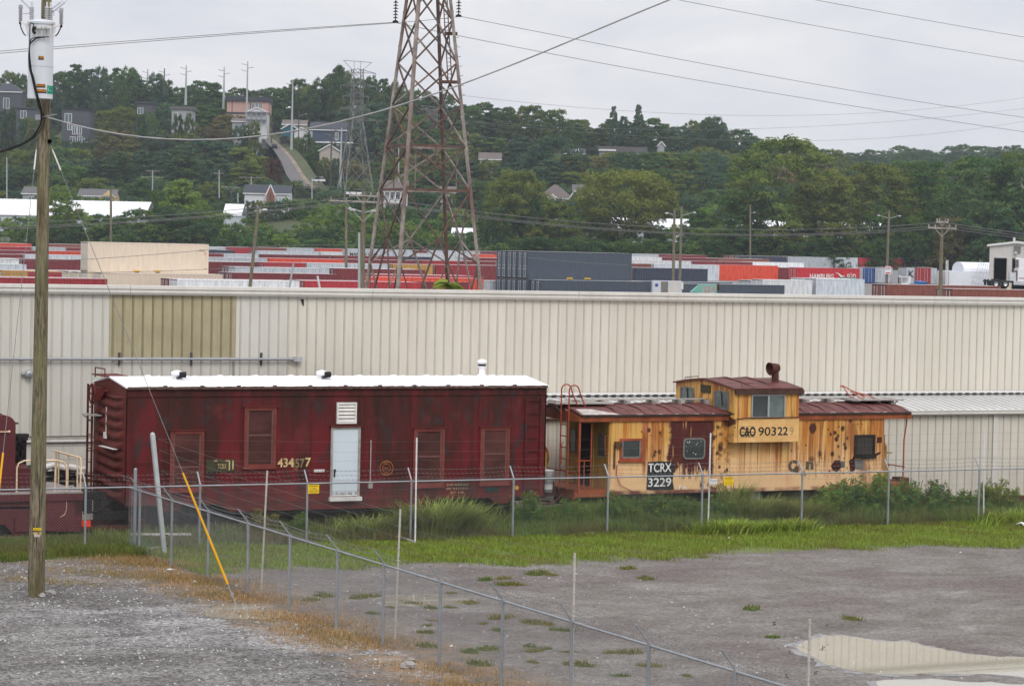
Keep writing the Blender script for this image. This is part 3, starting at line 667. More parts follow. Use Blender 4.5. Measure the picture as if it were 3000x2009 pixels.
MAT['cabend'] = paint('caboose_end', (.34, .20, .05), .65, .25, 1.5, dirt=(.06, .03, .014), dirt_amt=.8)
MAT['cabband'] = paint('caboose_band', (.24, .060, .022), .65, .35, 2.2, dirt=(.33, .13, .02), dirt_amt=.6)
MAT['cabroof'] = paint('caboose_roof', (.105, .030, .026), .6, .4, 2.5, dirt=(.17, .062, .035), dirt_amt=.75, streak=False)
MAT['glassdark'] = paint('old_glass', (.026, .034, .030), .12, .5, 1.4, spec=.6)
MAT['glasspale'] = paint('cloudy_glass', (.10, .125, .115), .2, .45, 2.2, spec=.5)
MAT['galv'] = paint('galvanised', (.34, .35, .36), .45, .12, 3, .35)
MAT['railred'] = paint('hand_rail_red', (.30, .060, .028), .6, .3, 5)
MAT['windowgrey'] = paint('window_rubber', (.16, .155, .14), .6, .25, 5)

def rounded(s0, s1, z0, z1, r, n=4):
    P = []
    for cx_, cz, a0 in ((s1 - r, z0 + r, -90), (s1 - r, z1 - r, 0), (s0 + r, z1 - r, 90), (s0 + r, z0 + r, 180)):
        P += [(cx_ + r * math.cos(R(a0 + 90 * i / n)), cz + r * math.sin(R(a0 + 90 * i / n))) for i in range(n + 1)]
    return P
def caboose():
    root = tthing('caboose', 'rusty yellow caboose with dark red roof and a raised cupola', 'rail car', 19.4, 1.5)
    s0, s1, d0, d1, zb, zt = 14.66, 24.22, .1, 2.95, .76, 2.98
    b = MB(); b.box(s0, s1, d0, d1, zb, zt, .06)
    for q in np.arange(s0 + .18, s1 - .1, .19): b.box(q, q + .012, d0 - .004, d0 + .01, zb + .1, 2.8)
    for q in (14.86, 18.55, 20.9): b.box(q - .02, q + .02, d0 - .006, d0 + .01, zb, 2.85)
    b.box(s0 + .02, s1 - .02, d0 - .012, d0, zb - .03, zb + .06); b.build('body', MAT['cabyel'], root)
    # roof runs out over both platforms, the rust red band under its eave
    rw = MB(); ov = .07; dm = 1.52; zp = 3.30; ze = 3.065
    P = [(d0 - ov, ze), (.55, 3.20), (dm, zp), (d1 + ov - .5, 3.20), (d1 + ov, ze), (d1 + ov, ze - .03), (dm, zp - .05), (d0 - ov, ze - .03)]
    rw.prism_yz(P, 13.64, 25.12); rg = random.Random(9)
    for q in (14.95, 15.85, 16.8, 17.7, 21.35, 22.1, 23.0, 23.9, 24.6):
        rw.prism_yz([(d0 - ov - .01, ze + .004), (.55, 3.235), (dm, zp + .035), (d1 + ov - .5, 3.235), (d1 + ov, ze), (dm, zp - .02)], q - .05, q + .05)
        rw.prism_yz([(d0 - ov, ze + .002), (.55, 3.215), (dm, zp + .015), (d1 + ov, ze), (dm, zp - .02)], q + .36, q + .42)
    ro = rw.build('roof', MAT['cabroof'], root)
    e = MB()
    for i in range(110):
        q = 13.66 + i * 11.44 / 110; e.box(q, q + .1042, d0 - ov - .028, d0 - ov + .01, ze - .065 + rg.uniform(0, .012), ze - .004 + rg.uniform(0, .006))
    e.build('eave_edge', paint('eave_dark', (.035, .024, .020), .8, .6, 10), ro)
    e = MB()
    for i in range(16):
        q = 14.2 + i * .67 + rg.uniform(-.2, .2); 
        if not 18.3 < q < 21.1: e.box(q, q + rg.uniform(.06, .25), d0 - ov - .02, d0 - ov + .12 + rg.uniform(0, .1), ze - .002, ze + .012)
    e.put([(13.72, d0 - ov, ze + .006), (15.0, d0 - ov, ze + .006), (14.2, .5, 3.204), (13.72, .52, 3.206)], [(0, 1, 2, 3)])
    e.build('bare_patch', paint('peeled_white', (.40, .36, .33), .7, .5, 6, dirt=(.3, .12, .06), dirt_amt=.7, streak=False), ro)
    w_ = MB()
    w_.box(13.3, 15.2, .95, 2.2, 3.315, 3.355); w_.box(13.9, 18.9, 1.42, 1.62, 3.40, 3.43); w_.box(21.2, 23.7, 1.42, 1.62, 3.40, 3.43); w_.box(23.55, 25.45, .95, 2.1, 3.36, 3.40)
    for q in (13.5, 14.3, 15.1, 15.85, 16.8, 17.7, 18.6, 21.4, 22.1, 23.0, 23.9, 24.7, 25.2): w_.box(q - .06, q + .06, 1.2, 1.8, 3.26, 3.40)
    w_.bar((13.35, 1.2, 3.3), (13.75, 1.2, 2.98), .03); w_.bar((25.4, 1.2, 3.35), (25.1, 1.2, 3.1), .03); w_.build('running_board', MAT['greyframe'], ro)
    bd = MB(); bd.box(13.66, s1 + .92, d0 - .055, d0 - .015, 2.86, 3.01); bd.box(13.66, s1 + .92, d1 + .02, d1 + .06, 2.86, 3.0)
    for q in (13.64, 25.14): bd.prism_yz([(d0 - .05, 2.86), (d1 + .06, 2.86), (d1 + .06, 3.0), (dm, 3.24), (d0 - .05, 3.0)], q - .02, q + .02)
    bd.build('fascia', MAT['cabband'], root)
    # body windows
    def frame(s_a, s_b, z0, z1, mat, wd=.06, rr=.0, pane=None, par=None, d=d0, cap=True):
        f = MB(); p = MB()
        if rr:
            O = rounded(s_a, s_b, z0, z1, rr); I = rounded(s_a + wd, s_b - wd, z0 + wd, z1 - wd, rr - wd * .6); n = len(O)
            vs = [(x, d - .03, z) for x, z in O] + [(x, d - .03, z) for x, z in I] + [(x, d + .01, z) for x, z in O] + [(x, d + .01, z) for x, z in I]
            f.put(vs, [(i, (i + 1) % n, (i + 1) % n + n, i + n) for i in range(n)] + [(i, i + 2 * n, (i + 1) % n + 2 * n, (i + 1) % n) for i in range(n)] + [(i + n, (i + 1) % n + n, (i + 1) % n + 3 * n, i + 3 * n) for i in range(n)])
            p.prism_xz(I, d - .012, d)
        else:
            f.box(s_a, s_b, d - .04, d, z1 - wd, z1); f.box(s_a, s_b, d - .04, d, z0, z0 + wd); f.box(s_a, s_a + wd, d - .04, d, z0 + wd, z1 - wd); f.box(s_b - wd, s_b, d - .04, d, z0 + wd, z1 - wd)
            if cap: f.box(s_a - .04, s_b + .04, d - .07, d, z0 - .05, z0 - .003)
            p.box(s_a + wd, s_b - wd, d - .012, d, z0 + wd, z1 - wd)
        fo = f.build('window', mat, par or root); p.build('pane', pane or MAT['glassdark'], fo); return fo
    f1 = frame(14.98, 15.74, 1.72, 2.36, MAT['railred'], .065)
    g = MB(); g.box(15.05, 15.09, .062, .088, 1.79, 2.29); g.box(15.62, 15.67, .062, .088, 1.79, 2.29); g.box(15.09, 15.62, .062, .088, 1.785, 1.83); g.build('sash', MAT['windowgrey'], f1)
    frame(17.10, 17.85, 1.72, 2.35, MAT['windowgrey'], .045, .12)
    br = MB(); rg2 = random.Random(5)
    for i in range(11):
        a, z = rg2.uniform(17.2, 17.75), rg2.uniform(1.8, 2.27); br.put([(a + rg2.uniform(-.022, .022), .083, z + rg2.uniform(-.03, .03)) for _ in range(5)], [(0, 1, 2, 3, 4)])
    br.build('broken_glass', MAT['whitel'], root)
    f3 = frame(23.10, 23.85, 1.71, 2.38, MAT['darkmetal'], .07, 0, paint('screen_brown', (.028, .021, .016), .3, .4, 3))
    g = MB()
    for i in range(12): g.box(23.18 + i * .05, 23.186 + i * .05, .080, .086, 1.78, 2.31)
    g.build('screen_wires', MAT['windowgrey'], f3)
    g = MB(); g.box(14.80, 15.0, d0 - .12, d0, 2.12, 2.28); g.box(14.78, 14.83, d0 - .05, d0, 1.5, 2.2); g.build('marker_bracket', paint('bracket_rust', (.10, .05, .02), .8, .5, 6), root)
    # cupola, wider than the body
    cu = MB(); c0, c1, e0, e1, z0, z1 = 18.62, 20.86, -.26, 3.30, 2.22, 3.78
    cu.box(c0, c1, e0, e0 + .36, z0, 2.98); cu.box(c0, c1, e1 - .36, e1, z0, 2.98); cu.box(c0, c1, e0, e1, 2.98, z1)
    for q in np.arange(c0 + .16, c1, .19): cu.box(q, q + .012, e0 - .004, e0 + .01, 2.98, z1)
    cu.prism_yz([(e0, z1), (e1, z1), (e1, z1 + .03), (1.52, 4.0), (e0, z1 + .03)], c0, c1)
    cuo = cu.build('cupola', MAT['cabyel'], root)
    pn = MB(); pn.box(c0 + .14, c1 + .01, e0 - .02, e0 - .006, z0 + .01, 2.93); pn.build('number_panel', MAT['cabpanel'], cuo)
    r_ = MB(); rP = [(e0 - .07, 3.84), (.6, 3.97), (1.52, 4.05), (2.44, 3.97), (e1 + .07, 3.84), (e1 + .07, 3.80), (1.52, 4.0), (e0 - .07, 3.80)]
    r_.prism_yz(rP, c0 - .08, c1 + .1)
    for q in (c0 + .72, c0 + 1.46): r_.prism_yz([(e0 - .08, 3.845), (.6, 4.0), (1.52, 4.085), (2.44, 4.0), (e1 + .08, 3.845), (1.52, 4.0)], q - .04, q + .04)
    for i in range(30): r_.box(c0 - .06 + i * .08, c0 - .03 + i * .08, e0 - .085, e0 - .06, 3.80, 3.835)
    r_.build('cupola_roof', MAT['cabroof'], cuo)
    gt = MB(); gt.box(c0 - .02, c1 + .12, e0 - .10, e0 - .01, 3.66, 3.795); gt.build('cupola_gutter', paint('gutter_brown', (.065, .032, .024), .8, .4, 5), cuo)
    cw = MB(); a, c, za, zc = 19.19, 20.36, 2.95, 3.645
    cw.box(a, c, e0 - .045, e0, za, za + .035); cw.box(a, c, e0 - .045, e0, zc - .035, zc)
    for q in (a, (a + c) / 2 - .03, c - .035): cw.box(q, q + (.035 if q != (a + c) / 2 - .03 else .06), e0 - .045, e0, za + .035, zc - .035)
    cwo = cw.build('cupola_window', MAT['galv'], cuo)
    p = MB(); p.box(a + .035, (a + c) / 2 - .03, e0 - .014, e0 - .002, za + .035, zc - .035); p.build('pane', MAT['glassdark'], cwo)
    p = MB(); p.box((a + c) / 2 + .03, c - .035, e0 - .014, e0 - .002, za + .035, zc - .035); p.build('pane', MAT['glasspale'], cwo)
    for y0, y1 in ((.06, .92), (2.15, 2.98)):                                 # windows in the cupola's end wall
        f = MB(); O = [(y, z) for y, z in rounded(y0, y1, 3.16, 3.72, .1)]; I = rounded(y0 + .05, y1 - .05, 3.21, 3.67, .07); n = len(O); x = c0
        vs = [(x - .03, y, z) for y, z in O] + [(x - .03, y, z) for y, z in I] + [(x, y, z) for y, z in O] + [(x - .005, y, z) for y, z in I]
        f.put(vs, [(i, (i + 1) % n, (i + 1) % n + n, i + n) for i in range(n)] + [(i, i + 2 * n, (i + 1) % n + 2 * n, (i + 1) % n) for i in range(n)] + [(i + n, (i + 1) % n + n, (i + 1) % n + 3 * n, i + 3 * n) for i in range(n)])
        fo = f.build('end_window', MAT['windowgrey'], cuo); p = MB(); p.prism_yz(I, x - .012, x); p.build('pane', MAT['glasspale'], fo)
        p = MB(); p.bar((x - .03, (y0 + y1) / 2, 3.7), (x - .03, (y0 + y1) / 2 - .08, 3.3), .022); p.build('wiper', MAT['black'], fo)
    p = MB(); p.box(c0 - .02, c0, 1.15, 1.75, 3.60, 3.84); p.build('dark_plate', MAT['patch'], cuo)
    text_part('faint_number', '3229', paint('faint_number', (.30, .18, .06), .7), cuo, c0 - .006, 1.92, 3.28, .16, 'end', .9)
    gr = MB(); gr.tube([(c0 + .2, 3.1, 3.86), (c0 + .2, 3.1, 3.98), (c0 + .2, 2.3, 4.06), (c0 + .2, 2.3, 3.95)], .012); gr.tube([(c0 + .3, e0 + .1, 3.86), (c0 + .3, e0 + .1, 3.98), (c0 + .7, e0 + .1, 3.98)], .012); gr.tube([(c0 + .05, e0 - .06, 2.93), (c0 + .5, e0 - .06, 2.96), (c1, e0 - .05, 2.965)], .018); gr.build('grab_iron', MAT['cabroof'], cuo)
    st = MB(); q = 20.62
    st.cone((q, .75, 3.9), (q, .75, 4.40), .115, .10, 12); st.cyl((q, .75, 3.92), (q, .75, 3.96), .18, 12)
    st.cone((q + .10, .75, 4.40), (q - .22, .72, 4.36), .12, .20, 14, caps=False); st.cone((q + .14, .75, 4.41), (q + .10, .75, 4.40), .02, .12, 14, caps=False); st.build('smoke_jack', MAT['rustmetal'], root)
    # platform ends
    for q0, q1, sg, sw in ((13.55, s0, -1, s0), (s1, 25.2, 1, s1)):
        b = MB(); b.box(q0, q1, .2, 2.85, .78, .86); b.box(q0, q1, .15, .25, .66, .82); b.box(min(q0, q1) if sg < 0 else q1 - .1, q0 + .1 if sg < 0 else q1, .2, 2.85, .6, .86); b.build('platform', MAT['cabband'], root)
        k = MB(); xo = q0 + .1 if sg < 0 else q1 - .1
        if sg > 0: k.tube([(xo, .25, 2.88), (xo, .25, 2.7), (xo - .08, .25, 2.2), (xo - .08, .25, .86)], .022, 6)
        else:
            k.bar((xo + .02, .12, .8), (xo + .02, .12, 2.88), .055); k.bar((xo + .5, .3, .9), (xo + .5, .3, 2.86), .035)
            k.bar((xo + .02, .3, 1.72), (xo + .5, .3, 1.72), .03); k.bar((xo + .28, .3, .9), (xo + .28, .3, 1.72), .03)
        k.bar((xo, .3, 1.35), (xo, 2.7, 1.35), .03); k.build('hand_rail', MAT['railred'], root)
        hw = MB(); hx = 25.02 if sg > 0 else 13.42; hz = 1.80 if sg > 0 else 1.72; hy = 1.5 if sg > 0 else 1.9
        hw.ring((hx - .2 if sg > 0 else hx, hy, hz), .29, .026, 'x', 24, 6)
        xx = hx - .2 if sg > 0 else hx
        for i in range(9): hw.bar((xx, hy, hz), (xx, hy + .28 * math.cos(i * .698), hz + .28 * math.sin(i * .698)), .028)
        hw.cyl((xx - .02, hy, hz), (xx + .02, hy, hz), .13, 12); ho = hw.build('hand_brake_wheel', MAT['darkmetal'] if sg > 0 else MAT['railred'], root)
        hs = MB(); h0 = xx + (.1 if sg > 0 else -.16)
        hs.box(h0 - .12, h0 + .16, hy - .28, hy + .22, hz - .45, hz + .12, .04); hs.lathe((h0 - .1, hy, hz + .02), [(.02, 0), (.24, 0), (.24, .26), (.02, .26)], 16, 'x'); hs.box(h0 - .16, h0 + .2, hy - .34, hy + .28, .86, hz - .45); hs.bar((h0 + .1, hy, hz - .1), (h0 + .5 * sg, hy, hz - .12), .04); hs.build('brake_housing', MAT['cabend'], root)
        cp = MB(); cx0 = q0 if sg < 0 else q1; cp.box(min(cx0, cx0 + sg * .5), max(cx0, cx0 + sg * .5), 1.3, 1.6, .6, .85); cp.box(min(cx0 + sg * .4, cx0 + sg * .7), max(cx0 + sg * .4, cx0 + sg * .7), 1.2, 1.7, .55, .92); cp.tube([(cx0, .9, .7), (cx0 + sg * .3, .9, .42), (cx0 + sg * .6, 1.0, .4)], .03); cp.build('coupler', MAT['rustmetal'], root)
    ew = MB(); ew.box(s0 - .008, s0 + .01, d0 + .08, d1 - .05, .8, 2.9); ew.build('end_wall', MAT['cabend'], root)
    dw = MB(); dw.box(s0 - .02, s0 - .01, 1.2, 1.95, .86, 2.7); dw.build('end_door', MAT['black'], root)
    dp = MB(); dp.box(s0 - .05, s0 - .02, 1.95, 2.1, .86, 2.75); dp.box(s0 - .05, s0 - .02, 1.05, 1.2, .86, 2.75); dp.build('door_post', MAT['cabend'], root)
    for y0, y1 in ((.32, .82), (2.2, 2.7)):
        O = rounded(y0, y1, 1.78, 2.5, .1); I = rounded(y0 + .05, y1 - .05, 1.83, 2.45, .08); n = len(O); f = MB(); x = s0 - .01
        f.put([(x - .03, y, z) for y, z in O] + [(x - .03, y, z) for y, z in I], [(i, (i + 1) % n, (i + 1) % n + n, i + n) for i in range(n)]); fo = f.build('end_window', MAT['windowgrey'], root)
        p = MB(); p.prism_yz(I, x - .012, x - .002); p.build('pane', MAT['glassdark'], fo)
    gi = MB(); gi.tube([(s0 - .01, .22, 2.42), (s0 - .1, .22, 2.42), (s0 - .1, .22, 1.9), (s0 - .01, .22, 1.9)], .016); gi.tube([(s1 + .01, .3, 2.35), (s1 + .12, .3, 2.35), (s1 + .12, .3, 1.9), (s1 + .01, .3, 1.9)], .014); gi.tube([(14.9, d0 - .02, 1.6), (14.86, d0 - .06, 1.3), (15.0, d0 - .07, 1.0), (15.4, d0 - .05, .82)], .012); gi.tube([(23.6, d0 - .02, .8), (23.9, d0 - .06, 1.0), (24.1, d0 - .04, 1.25)], .01); gi.build('grab_iron', MAT['railred'], root)
    ld = MB()
    for q in (.35, .85):
        pts = [(13.42, q, .85), (13.42, q, 3.3), (13.42, q, 3.75)]
        for i in range(1, 9): a = R(180 - i * 20); pts.append((13.42 + .16 + .16 * math.cos(a), q, 3.75 + .16 * math.sin(a)))
        pts += [(13.8, q, 3.6), (13.95, q, 3.3)]; ld.tube(pts, .021, 6)
    for k in range(6): ld.bar((13.42, .35, 1.1 + k * .33), (13.42, .85, 1.1 + k * .33), .028)
    ld.tube([(13.34, .6, 1.6), (13.34, .6, 2.2), (13.40, .6, 2.25)], .014); ld.build('roof_ladder', MAT['railred'], root)
    lb = MB()
    for q, z in ((1.0, .06), (1.55, .2)):
        lb.tube([(24.0, q, 3.42), (23.85, q, 3.45), (23.6, q, 3.55 + z), (23.5, q, 3.58 + z), (23.62, q + .1, 3.60 + z), (24.3, q + .15, 3.5), (24.5, q + .15, 3.42)], .018, 6)
    lb.build('bent_grab_iron', paint('bent_rail', (.42, .10, .06), .6), root)
    uf = MB(); uf.box(13.7, 25.0, 1.2, 1.75, .35, .76); uf.box(14.8, 16.3, d0 + .02, d0 + .5, .52, .75); uf.box(18.1, 18.6, .4, .9, .35, .75); uf.box(21.0, 21.6, d0 + .1, .6, .4, .75); uf.cyl((22.2, .8, .5), (23.2, .8, .5), .2, 12); uf.tube([(21.75, d0 + .02, .75), (21.75, d0 + .02, .5), (21.95, d0 + .02, .45), (21.95, d0 + .02, .3)], .03); uf.build('underframe', MAT['darkmetal'], root)
    truck(root, 16.2, MAT['darkmetal'], 1.7); truck(root, 23.0, MAT['darkmetal'], 1.7)
    # lettering
    k = MB(); k.prism_xz([(15.90, .84), (15.93, 1.66), (16.35, 1.68), (16.80, 1.65), (16.82, 1.4), (16.78, 1.1), (16.84, .82), (16.4, .79)], d0 - .005, d0); k.build('black_patch', paint('black_patch', (.020, .020, .019), .6, .5, 5, dirt=(.10, .085, .075), dirt_amt=.6, streak=False), root)
    text_part('car_mark', 'TCRX', MAT['whitel'], root, 15.95, d0 - .008, 1.36, .26, width=.78, bold=.012); text_part('car_number', '3229', MAT['whitel'], root, 15.95, d0 - .008, .93, .26, width=.78, bold=.012)
    text_part('painted_letters', 'FA', MAT['whitel'], root, 17.0, d0 - .006, .83, .13, width=.28); text_part('painted_letters', 'A', MAT['whitel'], root, 17.78, d0 - .006, .84, .15, width=.12)
    text_part('old_roadmark', 'C&O', MAT['blackl'], root, 18.80, e0 - .025, 2.40, .29, width=.56, bold=.04); text_part('old_roadmark', '903', MAT['blackl'], root, 19.45, e0 - .025, 2.42, .26, width=.62, bold=.012); text_part('old_roadmark', '22', MAT['blackl'], root, 20.12, e0 - .025, 2.43, .25, width=.36, bold=.02); text_part('old_roadmark', '9', paint('ghost', (.30, .22, .12), .7), root, 20.55, e0 - .025, 2.43, .24, width=.13)
    gh = MB(); gh.box(18.80, 19.36, e0 - .023, e0 - .0205, 2.695, 2.705); gh.box(18.84, 19.33, e0 - .023, e0 - .0205, 2.375, 2.385); gh.box(18.82, 19.32, e0 - .027, e0 - .0255, 2.53, 2.545); gh.build('ghost_mark', MAT['blackl'], root)
    text_part('emblem', 'C', paint('emblem_grey', (.085, .070, .050), .7, .3, 6, dirt=(.4, .2, .08), dirt_amt=.5), root, 20.76, d0 - .006, 1.28, .36, width=.32, bold=.06); text_part('emblem', 'n', MAT['emblem_grey'], root, 21.38, d0 - .006, 1.34, .25, width=.28, bold=.05)
    fs = paint('faded_square', (.12, .125, .12), .7, .5, 6, dirt=(.20, .07, .03), dirt_amt=.8)
    for q0, q1, z0, z1 in ((22.62, 22.78, 1.38, 1.58), (23.12, 23.45, 1.33, 1.62)): MB().box(q0, q1, d0 - .006, d0, z0, z1).build('faded_square', fs, root)
    rh = paint('rust_hole', (.050, .014, .010), .85, .4, 6)
    for pl in ([(22.28, 1.45), (22.42, 1.62), (22.6, 1.6), (22.66, 1.4), (22.5, 1.25), (22.36, 1.3)], [(22.93, 1.6), (23.12, 1.66), (23.15, 1.3), (22.98, 1.2)], [(23.92, 2.12), (24.1, 2.13), (24.1, 2.3), (23.93, 2.3)], [(23.84, 1.78), (24.08, 1.86), (24.05, 1.78), (23.86, 1.70)]): MB().prism_xz(pl, d0 - .007, d0).build('rust_hole', rh, root)
    return root
MAT['cabpanel'] = paint('caboose_panel', (.68, .40, .15), .6, .15, 1.8, dirt=(.74, .56, .40), dirt_amt=.7, streak=False)
caboose()
cb = MB(); cb.box(19.05, 19.97, .35, 1.25, -.1, .72, .02)
o = cb.wthing('concrete_block', paint('concrete', (.36, .355, .35), .85, .15, 3, bump=.15, dirt=(.2, .19, .18), dirt_amt=.4), 'pale concrete block standing under the middle of the caboose', 'concrete block', loc=(19.5, .8, -.1))
o.location = tuple(S(19.5, .8, -.1)); o.rotation_euler = (0, 0, TH)
# ------------------------------------------------------------------ maroon crane car at the left edge
def crane_car():
    root = tthing('crane_car', 'maroon rail crane car with cream hand rails at the left edge', 'rail car', -6, 1.5)
    mr_ = MAT['crane'] = paint('crane_maroon', (.092, .020, .022), .55, .18, 1.2, dirt=(.05, .018, .017), dirt_amt=.4)
    ivory = paint('ivory_rail', (.66, .50, .33), .55, .2, 6, dirt=(.35, .10, .04), dirt_amt=.6)
    e = -1.15                                                               # right end of the frame (s)
    b = MB(); b.box(-12, e - .05, .15, 2.8, .78, 1.11); b.prism_xz([(e - 1.2, .92), (e - 1.2, .60), (e - .95, .12), (e - .05, .08), (e, .12), (e, .95)], .1, .45); b.box(e - .2, e, .1, 2.85, .5, 1.1)
    b.box(-12, e, .05, .15, .92, 1.11); b.build('frame', mr_, root)
    d = MB(); d.box(-12, e, .05, 2.9, 1.112, 1.15); d.build('deck', paint('worn_deck', (.30, .27, .25), .8, .4, 3, dirt=(.12, .05, .04), dirt_amt=.6, streak=False), root)
    c = MB(); s1 = -2.93; pr = [(s1 - 3, 1.15), (s1, 1.15), (s1, 2.90)]
    for i in range(7): a = R(i * 15); pr.append((s1 - .32 + .32 * math.cos(a), 2.90 + .28 * math.sin(a)))
    pr += [(s1 - 3, 3.20)]; c.prism_xz(pr, .3, 2.5); c.box(s1 - .02, s1 + .08, .3, 2.5, 2.94, 2.98); cab = c.build('cab', mr_, root)
    c = MB(); c.bar((s1 - .9, .26, 2.75), (s1 - .2, .26, 2.75), .035); c.ball((s1 - .18, .26, 2.75), .035, 8); c.build('hand_rail', ivory, cab)
    c = MB(); c.prism_xz([(s1 - 1, 3.19), (s1 - .3, 3.19), (s1 - .8, 3.42)], .5, 1.2); c.build('hatch', MAT['rustmetal'], cab)
    c = MB(); c.box(s1 + .02, s1 + .75, .9, 2.6, 1.15, 1.72); c.box(s1 + .02, s1 + .6, .5, .9, 1.15, 1.6); c.build('tool_box', mr_, root)
    en = MB(); en.box(s1, s1 + 1.0, 2.6, 2.9, 2.42, 2.5); en.box(s1, s1 + 1.0, 2.85, 2.9, 1.15, 2.42)
    rg = random.Random(8)
    for i in range(40):
        p = (s1 + rg.uniform(.05, .8), rg.uniform(2.2, 2.8), rg.uniform(1.75, 2.38)); en.box(p[0], p[0] + rg.uniform(.03, .2), p[1], p[1] + .08, p[2], p[2] + rg.uniform(.02, .12))
    for i in range(6): en.tube([(s1 + .1 + i * .12, 2.6, 2.42), (s1 + .15 + i * .14, 2.5, 2.1), (s1 + .2 + i * .1, 2.55, 1.72)], .025)
    en.build('engine', MAT['darkmetal'], root)
    h = MB(); T = .024
    h.tube([(s1, .12, 1.16), (s1, .12, 1.80), (s1 + .05, .12, 1.93), (s1 + .2, .12, 1.99), (e - .72, .12, 1.99), (e - .52, .12, 1.94), (e - .44, .12, 1.78), (e - .43, .12, .68), (e - .48, .12, .55), (e - .60, .12, .48)], T, 8)
    h.tube([(e - .72, .25, 1.16), (e - .70, .25, 1.96)], T, 6)
    h.build('hand_rail', ivory, root)
    h = MB()
    h.tube([(e + .02, .4, .9), (e + .04, .4, 1.95), (e + .02, .45, 2.02), (e - .06, 2.7, 2.03)], T, 8)
    for q in (.6, 1.5, 2.4, 2.65): h.tube([(e - .0, q, 1.13), (e - .0, q, 2.02)], T, 6)
    h.build('end_rail', ivory, root)
    br = MB(); br.box(-12, e - .1, .9, 1.9, .3, .78); br.build('underframe', MAT['darkmetal'], root)
    w_ = MB(); w_.prism_xz([(-5.4, -.02), (-5.5, .35), (-5.0, .62), (-4.0, .62), (-3.6, .35), (-3.2, .30), (-2.95, .0), (-2.6, .02), (-2.5, .40), (-2.2, .58), (-2.0, .4), (-2.1, .7), (-3.0, .72), (-5.2, .76), (-5.7, .5), (-5.6, -.02)], .2, .34); w_.box(-2.95, -2.55, .12, .3, .12, .50); w_.box(-5.6, -5.1, .12, .3, .12, .5); tr = w_.build('truck', mr_, root)
    for q in (-4.4, -3.2):
        w_ = MB(); 
        for dd in (.4, 2.4): w_.lathe((q, dd, .35), [(.02, -.02), (.36, -.02), (.44, .0), (.45, .12), (.02, .12)], 20, 'y')
        w_.cyl((q, .4, .35), (q, 2.5, .35), .08, 8); w_.build('wheel', MAT['darkmetal'], tr)
    for q0, q1, y0, y1, z0, z1 in ((e - .02, e + .20, -.02, .12, .22, .38), (e - 1.25, e - 1.0, .08, .1, .06, .12)): MB().box(q0, q1, y0, y1, z0, z1).build('reflector', paint('red_reflector', (.80, .045, .02), .3, .3, 14), root)
    cp = MB(); cp.box(e, e + .45, 1.3, 1.6, .5, .75); cp.box(e + .4, e + .6, 1.2, 1.7, .48, .8); cp.build('coupler', MAT['darkmetal'], root)
crane_car()
# odds and ends lying on and behind the crane car
rgp = random.Random(4)
for k, (s_, d_, z_, L_, r_, col, lab, ca) in enumerate(((-1.35, 3.6, 1.46, .75, .085, 'whitemetal', 'thick white curved pipe in the scrap heap, nearer the utility pole', 'pipe'), (-.95, 3.7, 1.40, .95, .09, 'whitemetal', 'thick white curved pipe in the scrap heap, nearer the boxcar', 'pipe'))):
    b = MB(); b.tube([tuple(S(s_, d_, z_)), tuple(S(s_ + L_ / 2, d_, z_ + .08)), tuple(S(s_ + L_, d_, z_))], r_, 10); b.wthing('pipe', MAT[col], lab, ca)
b = MB()
b.box(-2.9, -.2, 3.4, 5.2, -.4, .9)
for k in range(46):
    a, z = rgp.uniform(-2.6, -.6), rgp.uniform(.75, 1.35); l_ = rgp.uniform(.5, 1.6)
    b.mat(rgp.choice((0, 0, 1, 2, 3, 4))); b.bar((a, rgp.uniform(3.3, 4.2), z), (a + l_, rgp.uniform(3.3, 4.2), z + rgp.uniform(-.12, .12)), rgp.uniform(.03, .07), rgp.uniform(.03, .12))
o = b.build('scrap_heap', [MAT['darkmetal'], MAT['rustmetal'], MAT['whitemetal'], MAT['greyframe'], paint('yellow_strip', (.50, .30, .04), .6)]); o.location = tuple(B0); o.rotation_euler = (0, 0, TH)
tag(o, 'heap of dark scrap bars and strips by the warehouse wall behind the crane car', 'scrap heap')
b = MB(); b.lathe((0, 0, 0), [(.01, 0), (.14, 0), (.15, .02), (.15, .58), (.13, .62), (.04, .64)], 12); o = b.wthing('green_bottle', paint('green_bottle', (.012, .10, .035), .5), 'dark green gas bottle behind the utility pole on the crane deck', 'gas bottle', loc=(0, 0, 0)); o.location = tuple(S(-2.2, 1.2, 1.152))
# ------------------------------------------------------------------ warehouse
def wall_mat():
    m, t = mat_base('warehouse_wall'); P = t.obj(); x, y, z = t.sep(P)[0:3]
    pan = t.sep(t.n('ShaderNodeTexWhiteNoise', {'W': t.math('FLOOR', t.math('DIVIDE', x, .9144))}, noise_dimensions='1D').outputs['Color'])[0]
    c = t.mix(pan, (.590, .548, .462), (.628, .585, .500))
    old = t.mr(x, 7.25, 7.15); c = t.mix(old, c, t.mix(pan, (.548, .530, .470), (.58, .563, .505)))   # the older, cooler panels at the left
    c = t.hue(c, t.mr(t.noise(t.scale(P, 1.5, 1, .3), 1.2, 4), .3, .7, .93, 1.05))
    st = t.noise(t.scale(P, 4, 4, .12), 1.5, 5, .65); c = t.mix(t.mul(t.mr(st, .56, .76), .22), c, (.36, .31, .24))
    low = t.mul(t.mr(z, 3.4, 2.2), t.mr(t.noise(t.scale(P, 2, 2, .5), 1.3, 5), .4, .65)); c = t.mix(t.mul(low, .25), c, (.38, .34, .28))
    return fin(m, t, c, .45, 0, None, .35)
MAT['wall'] = wall_mat()
MAT['wallolive'] = paint('fibreglass_panel', (.37, .325, .205), .5, .16, .9, dirt=(.27, .225, .11), dirt_amt=.5)
